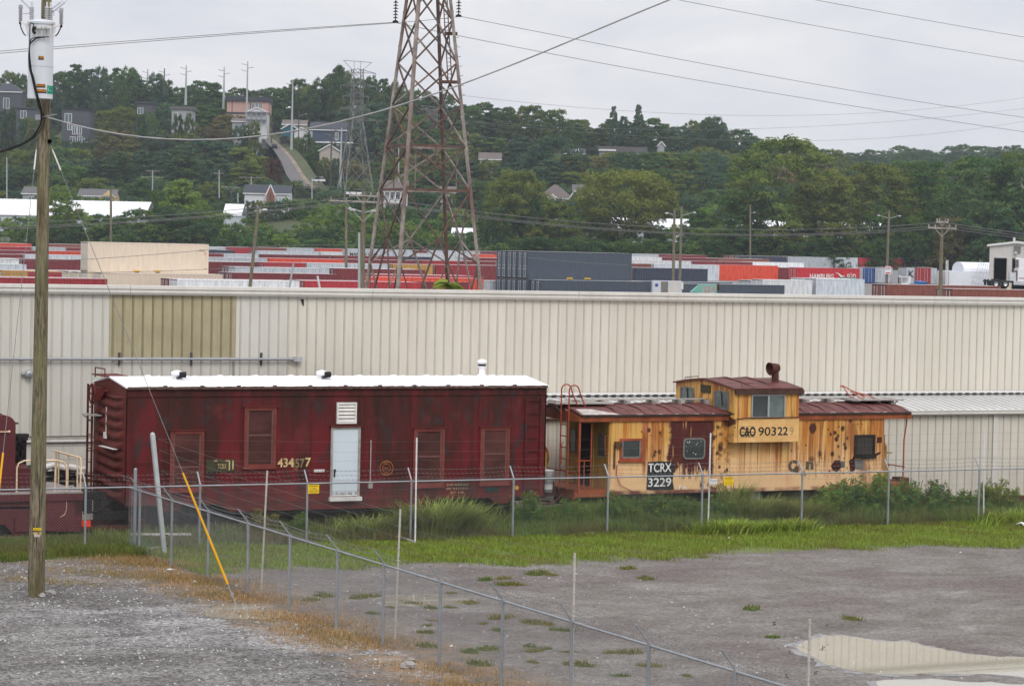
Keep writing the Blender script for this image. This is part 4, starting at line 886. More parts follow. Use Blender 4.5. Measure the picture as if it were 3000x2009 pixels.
MAT['wallrib'] = paint('rib_darker', (.47, .44, .385), .5, .10, 1.5); MAT['oliverib'] = paint('olive_rib', (.235, .20, .12), .5, .15, 1.5)  # rib faces coloured darker than the flat sheets
MAT['gutter'] = paint('gutter_cream', (.60, .575, .52), .4, .08, 1.2, dirt=(.40, .36, .30), dirt_amt=.35)
MAT['leanroof'] = paint('leanto_roof', (.58, .575, .56), .4, .06, 1.0, dirt=(.5, .48, .45), dirt_amt=.3, streak=False)
MAT['block'] = paint('block_wall', (.56, .53, .47), .8, .1, 1.5, dirt=(.30, .27, .22), dirt_amt=.4)
WD = 7.0
def warehouse():
    root = tthing('warehouse', 'long cream ribbed metal warehouse running behind the rail cars', 'warehouse', 0, WD)
    SL, SR, ZT = -9., 62., 6.5; zb = tsz(150, 1277, WD)[1]; zl = 2.4
    pitch = .3048
    def ribbed(mb, a, c, z0, z1, d, first):
        """flat sheet with trapezoid ribs every foot"""
        q = first; pts = [(a, d)]
        while q < c - .05:
            if q > a + .05: pts += [(q - .034, d), (q - .014, d - .028), (q + .014, d - .028), (q + .034, d), (q + .145, d), (q + .150, d - .005), (q + .158, d - .005), (q + .163, d)]
            q += pitch
        pts.append((c, d)); n = len(pts)
        pts = sorted(pts, key=lambda p: p[0])
        rib = [any(abs((a_ + c_) / 2 - (first + k * pitch)) < .04 for k in (round(((a_ + c_) / 2 - first) / pitch),)) for (a_, _), (c_, _) in zip(pts[:-1], pts[1:])]
        for m_ in (0, 1):
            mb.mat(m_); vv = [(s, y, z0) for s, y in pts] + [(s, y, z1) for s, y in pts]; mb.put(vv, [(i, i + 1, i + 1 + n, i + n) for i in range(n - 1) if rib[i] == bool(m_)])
        mb.mat(0)
    oa, oc, oz = tsz(320, 900, WD)[0], tsz(683, 900, WD)[0], tsz(500, 1046, WD)[1]
    f0 = SL + .07
    b = MB(); ribbed(b, SL, oa, zb, ZT - .1, WD, f0); ribbed(b, oc, 9.5, zb, ZT - .1, WD, f0); ribbed(b, oa, oc, zb, oz, WD, f0)
    ribbed(b, 9.5, SR, 2.95, ZT - .1, WD, f0)
    b.box(SL, SR, WD + .06, WD + .12, 1.0, ZT - .12); b.box(SR - .1, SR, WD, WD + 14, 0, 4.5); b.box(SL, SL + .1, WD, WD + 14, 0, 4.5); b.box(SL, SR, WD + 14, WD + 14.1, 0, 4.5)
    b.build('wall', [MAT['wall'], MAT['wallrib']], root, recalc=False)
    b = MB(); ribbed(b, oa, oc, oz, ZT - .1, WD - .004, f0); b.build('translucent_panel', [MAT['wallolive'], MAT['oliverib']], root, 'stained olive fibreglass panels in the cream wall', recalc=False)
    b = MB(); b.box(SL, 9.5, WD + .05, WD + .3, -.5, zb - .02); b.build('block_wall', MAT['block'], root)
    b = MB()
    for k in range(5): b.box(SL, 9.5, WD + .045, WD + .05, zb - .30 - k * .4, zb - .285 - k * .4)
    b.box(SL, 9.5, WD + .0, WD + .05, zb - .09, zb - .03); b.build('mortar_line', paint('mortar', (.34, .31, .27), .9), root)
    b = MB(); b.box(SL, 9, WD - .05, WD, zb - .17, zb - .10); b.build('white_pipe', MAT['whitemetal'], root)
    b = MB(); b.box(SL, 9.0, WD + .1, WD + .06 - .0, zb - .04, zb); b.prism_yz([(WD - .09, ZT - .02), (WD + 14.2, 4.5), (WD + 14.2, 4.42), (WD - .09, ZT - .1)], SL, SR); b.build('roof', MAT['leanroof'], root)
    b = MB(); jl = [SL, 2.2, 9.9, 17.0, 23.9, 30.6, SR]
    for i in range(len(jl) - 1):
        a, c = jl[i] + .006, jl[i + 1] - .006; e = .004 if i % 2 else 0.
        b.prism_yz([(WD - .14 - e, ZT - .27), (WD - .19 - e, ZT - .20), (WD - .19 - e, ZT - .135), (WD - .15 - e, ZT - .125), (WD - .15 - e, ZT - .105), (WD - .20 - e, ZT - .095), (WD - .20 - e, ZT), (WD - .05, ZT + .01), (WD, ZT - .27)], a, c)
    b.build('gutter', MAT['gutter'], root)
    b = MB(); q = tsz(883, 873, WD)[0]; b.prism_xz([(q - .03, 6.16), (q + .06, 6.16), (q + .07, 5.95), (q + .03, 6.0)], WD - .05, WD - .02); b.build('torn_seal', MAT['black'], root)
    # conduit on strut brackets
    p0, p1 = tsz(0, 1050, WD - .15), tsz(866, 1053, WD - .15); zc = (p0[1] + p1[1]) / 2
    b = MB(); b.cyl((SL, WD - .15, zc), (p1[0] - .2, WD - .15, zc), .042, 10)
    for x in (62, 335, 635): q = tsz(x, 1050, WD - .15)[0]; b.cyl((q - .07, WD - .15, zc), (q + .07, WD - .15, zc), .055, 10)
    b.cyl((p1[0] - .22, WD - .15, zc), (p1[0] - .08, WD - .15, zc), .055, 10); co = b.build('conduit', MAT['galv'], root)
    b = MB(); b.box(p1[0] - .08, p1[0] + .2, WD - .21, WD - .05, zc - .07, zc + .07, .03); b.build('junction_box', paint('grey_box', (.36, .36, .36), .5), co)
    for x in (136, 351, 562, 767):
        q = tsz(x, 1050, WD - .1)[0]; b = MB(); b.box(q - .022, q + .022, WD - .1, WD - .0, zc - .19, zc + .19); b.build('bracket', paint('strut_dark', (.07, .07, .075), .5), co)
    q = tsz(84, 1095, WD - .1); b = MB(); b.lathe((q[0], WD - .2, q[1]), [(.02, -.03), (.10, -.02), (.13, .05), (.09, .2), (.02, .2)], 14, 'y'); b.cyl((q[0] - .09, WD - .1, q[1]), (q[0] - .2, WD - .1, q[1]), .05, 8); b.build('wall_lamp', MAT['galv'], root)
    # lean-to along the right part
    LF = 4.55; za, ze = 3.15, 2.80; l0 = 10.2
    b = MB(); b.prism_yz([(LF - .12, ze), (WD - .04, za), (WD - .04, za - .06), (LF - .12, ze - .05)], l0, SR)
    q = l0
    while q < SR: b.prism_yz([(LF - .125, ze + .0), (LF - .125, ze + .04), (WD - .05, za + .04), (WD - .05, za)], q - .03, q + .03); q += .3048
    lr = b.build('leanto_roof', MAT['leanroof'], root)
    b = MB(); b.prism_yz([(WD - .22, za + .055), (WD - .22, za + .075), (WD - .03, za + .135), (WD - .03, za + .1)], l0, SR); b.build('flashing', MAT['leanroof'], lr)
    b = MB(); q = l0; pts = []
    while q < SR: pts += [(q, .046), (q + .07, .047), (q + .12, .080), (q + .26, .080), (q + .29, .047)]; q += .3048
    n = len(pts); b.put([(x, WD - .225, za + .04) for x, z in pts] + [(x, WD - .225, za + z) for x, z in pts], [(i, i + 1, i + 1 + n, i + n) for i in range(n - 1)]); b.build('rib_gap', paint('gap_dark', (.05, .055, .05), .9), lr)
    b = MB(); b.prism_yz([(LF - .16, ze - .17), (LF - .24, ze - .12), (LF - .24, ze - .03), (LF - .26, ze - .02), (LF - .26, ze), (LF - .10, ze), (LF - .1, ze - .17)], l0, SR); b.build('leanto_gutter', MAT['gutter'], root)
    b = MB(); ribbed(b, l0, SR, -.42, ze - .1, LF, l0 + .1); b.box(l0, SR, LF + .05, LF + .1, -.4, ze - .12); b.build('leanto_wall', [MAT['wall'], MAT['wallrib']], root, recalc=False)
    b = MB(); q = tsz(2913, 1300, LF)[0]; b.box(q - .09, q + .09, LF - .06, LF - .03, -.42, ze - .15); b.build('corner_trim', MAT['gutter'], root)
    b = MB(); b.box(l0, SR, LF - .03, LF - .0, -.46, -.38); b.build('base_strip', paint('base_dark', (.05, .04, .035), .9), root)
warehouse()
q = tsd(2880, 1473, .0); b = MB()
p = S(27.9, 2.6, .0); b.cyl(tuple(S(27.5, 3.4, -.15)), tuple(S(28.6, 3.4, -.18)), .12, 12); b.wthing('drain_pipe', MAT['black'], 'black drain pipe lying in the weeds at the foot of the cream wall', 'pipe')

# ------------------------------------------------------------------ fences
MAT['fencegrey'] = paint('fence_zinc', (.30, .315, .33), .45, .15, 3, .45, dirt=(.20, .19, .18), dirt_amt=.3)
MAT['wire'] = paint('wire_zinc', (.20, .205, .21), .5, .2, 4, .3)
MAT['beigepost'] = paint('fibreglass_post', (.42, .395, .35), .6, .15, 5, dirt=(.25, .22, .18), dirt_amt=.4)
MAT['whitepost'] = paint('white_post', (.66, .66, .66), .5, .12, 5, dirt=(.3, .28, .26), dirt_amt=.4)
def tri_wire(mb, a, b, r):
    a = np.array(a, float); b = np.array(b, float); d = b - a; d /= np.linalg.norm(d); x = np.cross(d, [.3, .5, .81]); x /= np.linalg.norm(x); y = np.cross(d, x)
    vs = [p + r * (math.cos(k * 2.094) * x + math.sin(k * 2.094) * y) for p in (a, b) for k in range(3)]
    mb.put(vs, [(0, 1, 4, 3), (1, 2, 5, 4), (2, 0, 3, 5)])
def chain_fence(label, along, a0, a1, fixed, posts, lean, h=1.6, skip_arm=()):
    """along 's' or 'd'; fixed = the other coordinate; lean = where the barb arms tip (that other coordinate's sign)"""
    P = (lambda t, o, z: (t, fixed + o, z)) if along == 's' else (lambda t, o, z: (fixed + o, t, z))
    org = P((a0 + a1) / 2, 0, 0); root = tthing('chain_link_fence', label, 'fence', *org)
    lo, hi = min(a0, a1), max(a0, a1)
    b = MB(); pit = .076; hh = h - .03; t = lo - hh
    while t < hi:
        for sg in (1, -1):
            u0, u1, z0, z1 = (t, t + hh, .03, .03 + hh) if sg > 0 else (t + hh, t, .03, .03 + hh)
            # clip to the run
            def cl(u0, z0, u1, z1):
                for lim, s_ in ((lo, 1), (hi, -1)):
                    for _ in (0, 1):
                        if (u0 - lim) * s_ < 0 and (u1 - lim) * s_ > 0: f = (lim - u0) / (u1 - u0); u0, z0 = lim, z0 + f * (z1 - z0)
                        u0, z0, u1, z1 = u1, z1, u0, z0
                return u0, z0, u1, z1
            if max(u0, u1) <= lo or min(u0, u1) >= hi: continue
            u0, z0, u1, z1 = cl(u0, z0, u1, z1)
            if abs(u1 - u0) < .02: continue
            tri_wire(b, P(u0, sg * .004, z0), P(u1, sg * .004, z1), .0019)
        t += pit
    t = lo
    while t < hi: tri_wire(b, P(t, 0, h), P(t + .006, 0, h + .065), .0025); t += pit
    b.build('chain_mesh', MAT['wire'], root, recalc=False)
    b = MB(); b.cyl(P(lo, 0, h), P(hi, 0, h), .021, 8)
    t = lo + 1.0
    while t < hi: b.cyl(P(t - .08, 0, h), P(t + .08, 0, h), .024, 8); t += 6.4
    b.build('top_rail', MAT['fencegrey'], root)
    for i, q in enumerate(posts):
        b = MB(); b.cyl(P(q, -.0, -.05), P(q, 0, h - .02), .031, 9); b.cyl(P(q, 0, h - .09), P(q, 0, h + .035), .037, 9)
        for z in (.5, .9, 1.25): b.cyl(P(q, 0, z), P(q, 0, z + .015), .034, 8)
        po = b.build('post', MAT['fencegrey'], root)
        if i in skip_arm: continue
        b = MB(); b.bar(P(q, 0, h + .03), P(q, lean * .25, h + .34), .035, .022); b.build('barb_arm', MAT['fencegrey'], po)
    for k in (.28, .62, .96):
        b = MB(); o, z = lean * .25 * k, h + .03 + .31 * k; qs = sorted([lo] + [q for i, q in enumerate(posts) if i not in skip_arm] + [hi])
        for q0, q1 in zip(qs[:-1], qs[1:]):
            if q1 - q0 < .05: continue
            pts = [P(q0 + (q1 - q0) * j / 6, o, z - .05 * (1 - (2 * j / 6 - 1) ** 2) * (1 if q1 - q0 > 2 else .3)) for j in range(7)]
            for u_, v_ in zip(pts[:-1], pts[1:]): tri_wire(b, u_, v_, .0032)
            t = q0
            while t < q1:
                f = (t - q0) / (q1 - q0); zz = z - .05 * (1 - (2 * f - 1) ** 2) * (1 if q1 - q0 > 2 else .3); tri_wire(b, P(t - .012, o, zz - .018), P(t + .012, o, zz + .018), .0028); tri_wire(b, P(t + .014, o, zz - .018), P(t - .01, o, zz + .018), .0028); t += .13
        b.build('barbed_wire', MAT['wire'], root, recalc=False)
    return root
bf = chain_fence('chain link fence with barbed wire running along the rail cars', 's', -12.5, 46, -3.6, [-11.5, -8.2, -5.2, -2.17, .85, 3.79, 6.75, 9.77, 12.67, 15.66, 18.95, 21.9, 25.1, 28.2, 31.2, 34.2, 37.2, 40.2], 1)
b = MB(); b.cyl((-.88, -3.6, -.05), (-.88, -3.6, 2.04), .045, 10); b.ball((-.88, -3.6, 2.04), .048, 10)
for z in (.25, .6, 1.0, 1.35): b.cyl((-.88, -3.6, z), (-.88, -3.6, z + .02), .052, 10); b.box(-.96, -.88, -3.61, -3.59, z, z + .02)
b.box(-.965, -.955, -3.605, -3.595, .05, 1.6); b.build('corner_post', MAT['fencegrey'], bf)
chain_fence('chain link fence with barbed wire cutting across the lot towards the camera', 'd', -36, -3.68, -1.07, [-4.6 - 0] + [-7.12, -9.78, -12.45, -15.05, -17.75, -20.2, -22.9, -25.6, -28.3, -31, -33.7], -1)

def electric_fence():
    # strands on thin posts just inside both chain link runs, tied to one heavy leaning steel post
    s0, d0 = tsd(483, 1622); zt = tsz(447, 1273, d0)
    beam_top = np.array([zt[0], d0, zt[1]]); beam_bot = np.array([s0, d0, 0.])
    root = tthing('electric_fence', 'stranded electric fence on white posts from a leaning steel post along the rail cars', 'fence', s0, d0)
    b = MB(); ax = beam_top - beam_bot
    b.bar(tuple(beam_bot - np.array([0, 0, .1])), tuple(beam_top), .115, .10); b.ball(tuple(beam_top), .062, 10)
    root_beam = b.build('steel_post', paint('post_grey_paint', (.40, .43, .43), .5, .1, 4, dirt=(.28, .22, .16), dirt_amt=.4), root)
    fr = [.07, .16, .24, .33, .42, .52, .61, .70, .79, .87, .965]
    b = MB()
    for f in fr: p = beam_bot + ax * f; b.cyl(tuple(p + np.array([.05, -.02, 0])), tuple(p + np.array([.12, -.03, 0])), .018, 6)
    b.build('insulator', MAT['black'], root_beam)
    def post(x0, y0, x1, y1, mat, par, nm='post'):
        s, d = tsd(x1, y1); s2, z2 = tsz(x0, y0, d); b = MB(); b.cyl((s, d, -.1), (s2, d, z2), .022, 8)
        for f in fr: b.cyl((s + (s2 - s) * f, d, z2 * f), (s + (s2 - s) * f, d, z2 * f + .018), .030, 8)
        b.build(nm, mat, par); return np.array([s, d, 0.]), np.array([s2, d, z2])
    A = [post(1221, 1282, 1216, 1592, MAT['whitepost'], root), post(2082, 1268, 2074, 1556, MAT['whitepost'], root), post(2882, 1258, 2882, 1527, MAT['whitepost'], root)]
    A.append((A[-1][0] + np.array([12, 0, 0]), A[-1][1] + np.array([12, 0, 0])))
    root2 = tthing('electric_fence', 'stranded electric fence on thin beige posts running down beside the cross fence', 'fence', s0 + .5, d0 - 4)
    D_ = [post(783, 1378, 765, 1727, MAT['beigepost'], root2), post(1173, 1491, 1156, 1880, MAT['beigepost'], root2), post(1684, 1619, 1675, 2009, MAT['beigepost'], root2), post(2372, 1812, 2364, 2230, MAT['beigepost'], root2)]
    rg = random.Random(2)
    for par, L_ in ((root, A), (root2, D_)):
        for f in fr:
            b = MB(); prev = beam_bot + ax * f + np.array([.11, -.03, 0]); sag0 = rg.uniform(.01, .05)
            for lo, hi in L_:
                nx = lo + (hi - lo) * f; pts = [prev + (nx - prev) * j / 8 + np.array([0, 0, -sag0 * 4 * (j / 8) * (1 - j / 8)]) for j in range(9)]
                for u_, v_ in zip(pts[:-1], pts[1:]): tri_wire(b, u_, v_, .0022)
                prev = nx
            b.build('fence_wire', MAT['wire'], par, recalc=False)
electric_fence()
def sign(px0, px1, d, mat, lines, label, cat='sign', col='blackl'):
    a = tsz(px0[0], px0[1], d); c = tsz(px1[0], px1[1], d); s0, s1, z0, z1 = a[0], c[0], c[1], a[1]
    root = tthing('fence_sign', label, cat, (s0 + s1) / 2, d, z0)
    b = MB(); b.box(s0, s1, d - .004, d, z0, z1); b.build('plate', mat, root)
    for tx, f0, f1, wd, ind in lines: text_part('lettering', tx, MAT[col], root, s0 + (s1 - s0) * (.5 - wd / 2 + ind), d - .006, z0 + (z1 - z0) * f0, (z1 - z0) * (f1 - f0), width=(s1 - s0) * wd, bold=.008)
MAT['signyel'] = paint('sign_yellow', (.80, .52, .01), .4, .05, 4); MAT['signwhite'] = paint('sign_white', (.74, .74, .74), .4, .05, 4)
sign((902.5, 1419), (934.5, 1444.5), -3.64, MAT['signyel'], (('WARNING', .74, .94, .82, 0), ('ALARMED', .48, .62, .55, 0), ('ELECTRIC FENCE', .24, .37, .82, 0), ('7,000 VOLTS', .05, .17, .62, 0)), 'yellow warning sign on the chain link fence in front of the pale blue door')
sign((2121, 1397.5), (2148.5, 1420.5), -3.64, MAT['signyel'], (('PELIGRO', .74, .95, .84, 0), ('NO TOQUE', .50, .63, .6, 0), ('DE ALTA TENSION', .26, .39, .82, 0), ('7,000 VOLTIOS', .05, .18, .82, 0)), 'yellow danger sign on the chain link fence in front of the caboose')
sign((2079, 1402.5), (2101, 1418.5), -3.64, MAT['signwhite'], (('Potts', .52, .92, .8, 0), ('Fence Co.', .30, .44, .8, 0), ('615-832-1000', .06, .22, .88, 0)), 'small white sign beside the yellow danger sign in front of the caboose')

# ------------------------------------------------------------------ utility pole with transformer, cables, guys
def wood_mat(name, a, c):
    m, t = mat_base(name); P = t.obj(); v = t.add(t.mul(t.noise(t.scale(P, 14, 14, 1.0), 1.6, 5, .65, .6), .7), t.mul(t.noise(t.scale(P, 30, 30, 5.0), 1.2, 3), .3)); col = t.ramp(v, [(.38, tuple(k * .30 for k in a)), (.46, a), (.56, c), (.68, tuple(min(1, k * 1.35) for k in c))])
    g = t.mr(t.noise(t.scale(P, 2, 2, .6), 1.1, 4), .42, .62); col = t.mix(t.mul(g, .55), col, (.135, .135, .055))
    br = t.mr(t.noise(t.scale(P, 3, 3, .45), .9, 5), .55, .68); col = t.mix(t.mul(br, .7), col, (.075, .045, .026))
    return fin(m, t, col, .85, 0, t.bump(v, .8, .04), .2)
MAT['polewood'] = wood_mat('pole_wood', (.105, .086, .056), (.205, .172, .115))
PB = gnd(106, 1746)
def utility_pole():
    root = thing('utility_pole', 'thick weathered wooden utility pole in the left foreground', 'utility pole', PB, org=PB)
    b = MB(); pts, rr = [], []
    for i in range(15): z = -.3 + i * 1.0; pts.append((PB[0] + .002 * z, PB[1], z)); rr.append(.186 - .0058 * z)
    b.tube(pts, rr, 20); b.build('pole', MAT['polewood'], root)
    for (y, h, mat, w_, tx) in ((1549, .055, 'signyel', .17, '3062103'), (1561.5, .055, 'cream', .165, '2   407'), (1568.5, .045, 'whitemetal', .125, '04 00')):
        zc = at(103, y, PB[1] - .17)[2]; xc = at(109, y, PB[1] - .17)[0]
        b = MB(); n = 6; vs = []
        for j in range(n + 1):
            a = -w_ / 2 + w_ * j / n; yy = PB[1] - math.sqrt(max(.001, .181 ** 2 - (xc + a - PB[0]) ** 2)) - .004; vs += [(xc + a, yy, zc - h / 2), (xc + a, yy, zc + h / 2)]
        b.put(vs, [(2 * j, 2 * j + 2, 2 * j + 3, 2 * j + 1) for j in range(n)]); o = b.build('number_plate', MAT[mat], root)
        cu = text_part('digits', tx, MAT['blackl'], root, xc - w_ * .4, 0, zc - h * .3, h * .6, width=w_ * .8); V = cu.data
        for v in V.vertices: X = v.co.x + PB[0]; v.co.y = -math.sqrt(max(.001, .181 ** 2 - (X - PB[0]) ** 2)) - .007
    b = MB(); b.tube([(PB[0] - .05, PB[1] - .18, at(0, 345, PB[1])[2]), (PB[0] + .1, PB[1] - .18, at(0, 345, PB[1])[2] + .05), (PB[0] + .32, PB[1] - .2, at(0, 333, PB[1])[2])], .012); b.box(PB[0] - .14, PB[0] - .02, PB[1] - .21, PB[1] - .14, at(0, 350, PB[1])[2], at(0, 335, PB[1])[2] ); b.build('cable_bracket', MAT['galv'], root)
    b = MB()
    for i in range(2): b.box(PB[0] + .12, PB[0] + .19, PB[1] - .1, PB[1] - .02, at(0, 410, PB[1])[2] - .05, at(0, 410, PB[1])[2] + .03)
    b.build('guy_bracket', MAT['galv'], root)
utility_pole()
def transformer():
    Y = PB[1] - .42; xc = at(119, 175, Y)[0]; z0, z1 = at(119, 290, Y)[2], at(119, 66, Y)[2]; r = .27
    root = thing('transformer', 'white pole transformer with black cables high on the wooden utility pole', 'transformer', (xc, Y, z0), org=(xc, Y, z0))
    tk = paint('tank_white', (.54, .56, .58), .35, .04, 1.5, dirt=(.4, .4, .4), dirt_amt=.2)
    b = MB(); zm = at(119, 195, Y)[2]
    b.lathe((xc, Y, 0), [(.02, z0), (r, z0)], 32); b.lathe((xc, Y, 0), [(r, z0), (r, zm - .012)], 32); b.lathe((xc, Y, 0), [(r + .007, zm - .012), (r + .009, zm), (r + .007, zm + .012)], 32); b.lathe((xc, Y, 0), [(r, zm + .012), (r, z1 - .04)], 32); b.lathe((xc, Y, 0), [(r + .02, z1 - .05), (r + .03, z1 - .01), (r + .03, z1)], 32); b.lathe((xc, Y, 0), [(r + .03, z1), (r, z1 + .035), (.05, z1 + .07)], 32); b.build('tank', tk, root)
    b = MB(); b.box(xc - .1, xc + .1, Y + .24, PB[1] + .05, z0 + .25, z0 + .4); b.box(xc - .1, xc + .1, Y + .24, PB[1] + .05, z1 - .4, z1 - .25); b.build('mounting_bracket', MAT['galv'], root)
    por = paint('porcelain', (.40, .40, .41), .4, .1, 6)
    for dx, dy in ((-.20, -.05), (.13, -.05), (.20, .0)):                       # high voltage bushings
        b = MB(); pf = [(.05, 0)]
        for k in range(6): pf += [(.035, .02 + k * .048), (.062, .035 + k * .048), (.035, .05 + k * .048)]
        pf += [(.02, .33), (.02, .40), (.005, .41)]; b.lathe((xc + dx, Y + dy, z1 + .03), pf, 12); b.build('bushing', por, root)
    for sg, zz in ((-1, .02), (1, -.03)):                                       # arresters on stand-offs
        b = MB(); x = xc + sg * (r + .17); pf = [(.03, 0)]
        for k in range(6): pf += [(.028, .02 + k * .04), (.052, .03 + k * .04), (.03, .045 + k * .04)]
        pf += [(.045, .28), (.045, .36), (.01, .36)]; b.lathe((x, Y - .05, z1 - .02 + zz), pf, 12); ar = b.build('arrester', paint('arrester_grey', (.27, .265, .28), .5), root)
        b = MB(); b.bar((x, Y - .05, z1 - .03 + zz), (xc + sg * (r - .02), Y - .05, z1 - .09), .05); b.bar((xc + sg * (r + .05), Y - .05, z1 - .05), (xc + sg * r, Y - .05, z1 - .3), .035); b.build('stand_off', MAT['whitemetal'], ar)
        b = MB(); b.tube([(x, Y - .05, z1 - .04 + zz), (x + sg * -.01, Y - .05, z1 - .12), (x - sg * .07, Y - .06, z1 - .25), (x - sg * .12, Y - .06, z1 - .30)], .014, 6); b.ball((x, Y - .05, z1 - .05 + zz), .035, 8); b.build('lead', MAT['black'], ar)
    fu = paint('fuse_tube', (.46, .46, .50), .4, .1, 6)
    for (x0, y0), (x1, y1) in (((65, 2), (97, 34)), ((174, 9), (142, 33)), ((187, 9), (152, 37))):
        a = at(x0, y0, Y + .1); c = at(x1, y1, Y); b = MB(); b.cyl(tuple(a), tuple(c), .022, 8); b.ball(tuple(a), .03, 8); e = a + (a - c) * 1.2; b.tube([tuple(a), tuple(e)], .006, 5); b.build('fuse_tube', fu, root)
    b = MB(); wl = lambda *p: b.tube([tuple(at(x, y, Y - .05)) for x, y in p], .007, 5)
    wl((67, 41), (85, 40), (99, 36)); wl((152, 33), (166, 30), (178, 42), (185, 50)); wl((150, 30), (158, 36), (158, 48)); b.build('jumper_wire', MAT['galv'], root)
    Yf = Y - r
    for x in (115, 130, 143):
        b = MB(); b.cyl(tuple(at(x, 82, Yf + .03)), tuple(at(x + .5, 110, Yf - .03)), .020, 8)
        for k in range(5): b.cyl(tuple(at(x, 90 + k * 4, Yf - .02)), tuple(at(x, 91.5 + k * 4, Yf - .02)), .030, 8)
        b.box(at(x, 82, Yf)[0] - .04, at(x, 82, Yf)[0] + .05, Yf - .06, Yf + .02, at(x, 85, Yf)[2], at(x, 79, Yf)[2]); b.build('low_voltage_bushing', paint('bushing_beige', (.50, .49, .46), .5, .3, 9), root)
    b = MB(); b.tube([tuple(at(x, y, Yf - .05)) for x, y in ((99, 80), (97, 88), (98, 94), (104, 99))], .03, 7); b.box(*sorted((at(97, 80, Yf)[0], at(106, 80, Yf)[0])), Yf - .08, Yf, at(0, 86, Yf)[2], at(0, 77, Yf)[2]); b.build('ground_strap', MAT['black'], root)
    # black cable bundle down the front, away to the left
    def cable(pts, r_, nm):
        b = MB(); q = [at(*p) for p in pts]; dn = []
        for i in range(len(q) - 1):
            for j in range(5):
                t_ = j / 5; a, c_, e, f = q[max(i - 1, 0)], q[i], q[i + 1], q[min(i + 2, len(q) - 1)]
                dn.append(tuple(.5 * (2 * c_ + (e - a) * t_ + (2 * a - 5 * c_ + 4 * e - f) * t_ ** 2 + (3 * c_ - a - 3 * e + f) * t_ ** 3)))
        dn.append(tuple(q[-1])); b.tube(dn, r_, 6); b.build(nm, MAT['black'], root)
    Yc = Yf - .06; Yp = PB[1] - .24
    tail = [(95, 225, Yc), (104, 265, Yc), (111, 292, Yc), (117, 315, Yp), (120, 335, Yp), (118, 362, Yp), (100, 395, Yp), (75, 415, Yp), (40, 430, Yp), (0, 443, Yp), (-120, 480, Yp)]
    cable([(99, 78, Yc), (97, 70, Yc), (91, 68, Yc), (88, 74, Yc), (87, 120, Yc), (87, 160, Yc)] + tail, .0115, 'cable')
    cable([(143, 109, Yc), (118, 109, Yc), (98, 112, Yc), (89, 122, Yc), (86, 160, Yc), (88, 195, Yc)] + [(x + 3, y, Y_) for x, y, Y_ in tail], .0115, 'cable')
    cable([(130, 110, Yc), (108, 113, Yc), (94, 124, Yc), (86, 138, Yc), (85, 180, Yc), (91, 215, Yc)] + [(x + 1, y + 4, Y_) for x, y, Y_ in tail], .0115, 'cable')
    cable([(116, 110, Yc), (100, 116, Yc), (89, 130, Yc), (84, 160, Yc), (86, 200, Yc)] + [(x - 2, y + 2, Y_) for x, y, Y_ in tail[:4]] + [(128, 340, Yp), (128, 360, Yp), (116, 385, Yp), (98, 405, Yp), (70, 420, Yp), (0, 446, Yp), (-120, 483, Yp)], .0115, 'cable')
    # plates on the tank front
    ob = paint('plate_orange', (.62, .23, .02), .5, .05, 4)
    def plate(x0, y0, x1, y1, body, mat=None, tcol=None, dark=True):
        n = 5; bb = MB(); vs = []
        for j in range(n + 1):
            p = at(x0 + (x1 - x0) * j / n, y0, Yf); X = p[0]; yy = Y - math.sqrt(max(.0004, (r + .004) ** 2 - (X - xc) ** 2)) - .004
            vs += [(X, yy, at(0, y1, Yf)[2]), (X, yy, at(0, y0, Yf)[2])]
        bb.put(vs, [(2 * j, 2 * j + 2, 2 * j + 3, 2 * j + 1) for j in range(n)]); bb.build('number_plate', mat or MAT['blackl'], root)
        if body:
            pa, pc = at(x0, y1, Yf), at(x1, y0, Yf); wd, hh = pc[0] - pa[0], pc[2] - pa[2]
            o = text_part('digits', body, tcol or ob, root, pa[0] + wd * .05, 0, pa[2] + hh * .14, hh * .72, width=wd * .9, bold=.02)
            for v in o.data.vertices: X = v.co.x; v.co.y = -math.sqrt(max(.0004, (r + .004) ** 2 - X ** 2)) - .0085
    plate(112.5, 163, 128, 173, '150'); plate(107, 244.5, 132, 254.5, '6232'); plate(106, 260, 135, 270.5, '886LB')
    gm = paint('sticker_green', (.0, .22, .13), .5, .05, 4); plate(137, 247, 150, 271.5, None, gm)
    o = MB(); pc = at(143.4, 261, Yf); Rd = .036; K = [(Rd * math.cos(R(a)), Rd * math.sin(R(a))) for a in range(150, 391, 15)] + [(0, Rd * 2.1)]
    f = lambda X: Y - math.sqrt((r + .004) ** 2 - (X - xc) ** 2) - .008
    o.put([(pc[0] + a, f(pc[0] + a), pc[2] + c_) for a, c_ in K], [tuple(range(len(K)))]); o.build('drop_mark', MAT['signwhite'], root)
    o = MB(); K = [(Rd * .62 * math.cos(R(a)), Rd * .62 * math.sin(R(a))) for a in range(0, 360, 20)]; K2 = [(Rd * .5 * math.cos(R(a)), Rd * .5 * math.sin(R(a))) for a in range(0, 360, 20)]; n = len(K)
    o.put([(pc[0] + a, f(pc[0] + a) - .002, pc[2] + c_) for a, c_ in K + K2], [(i, (i + 1) % n, (i + 1) % n + n, i + n) for i in range(n)]); o.build('drop_mark', gm, root)
transformer()
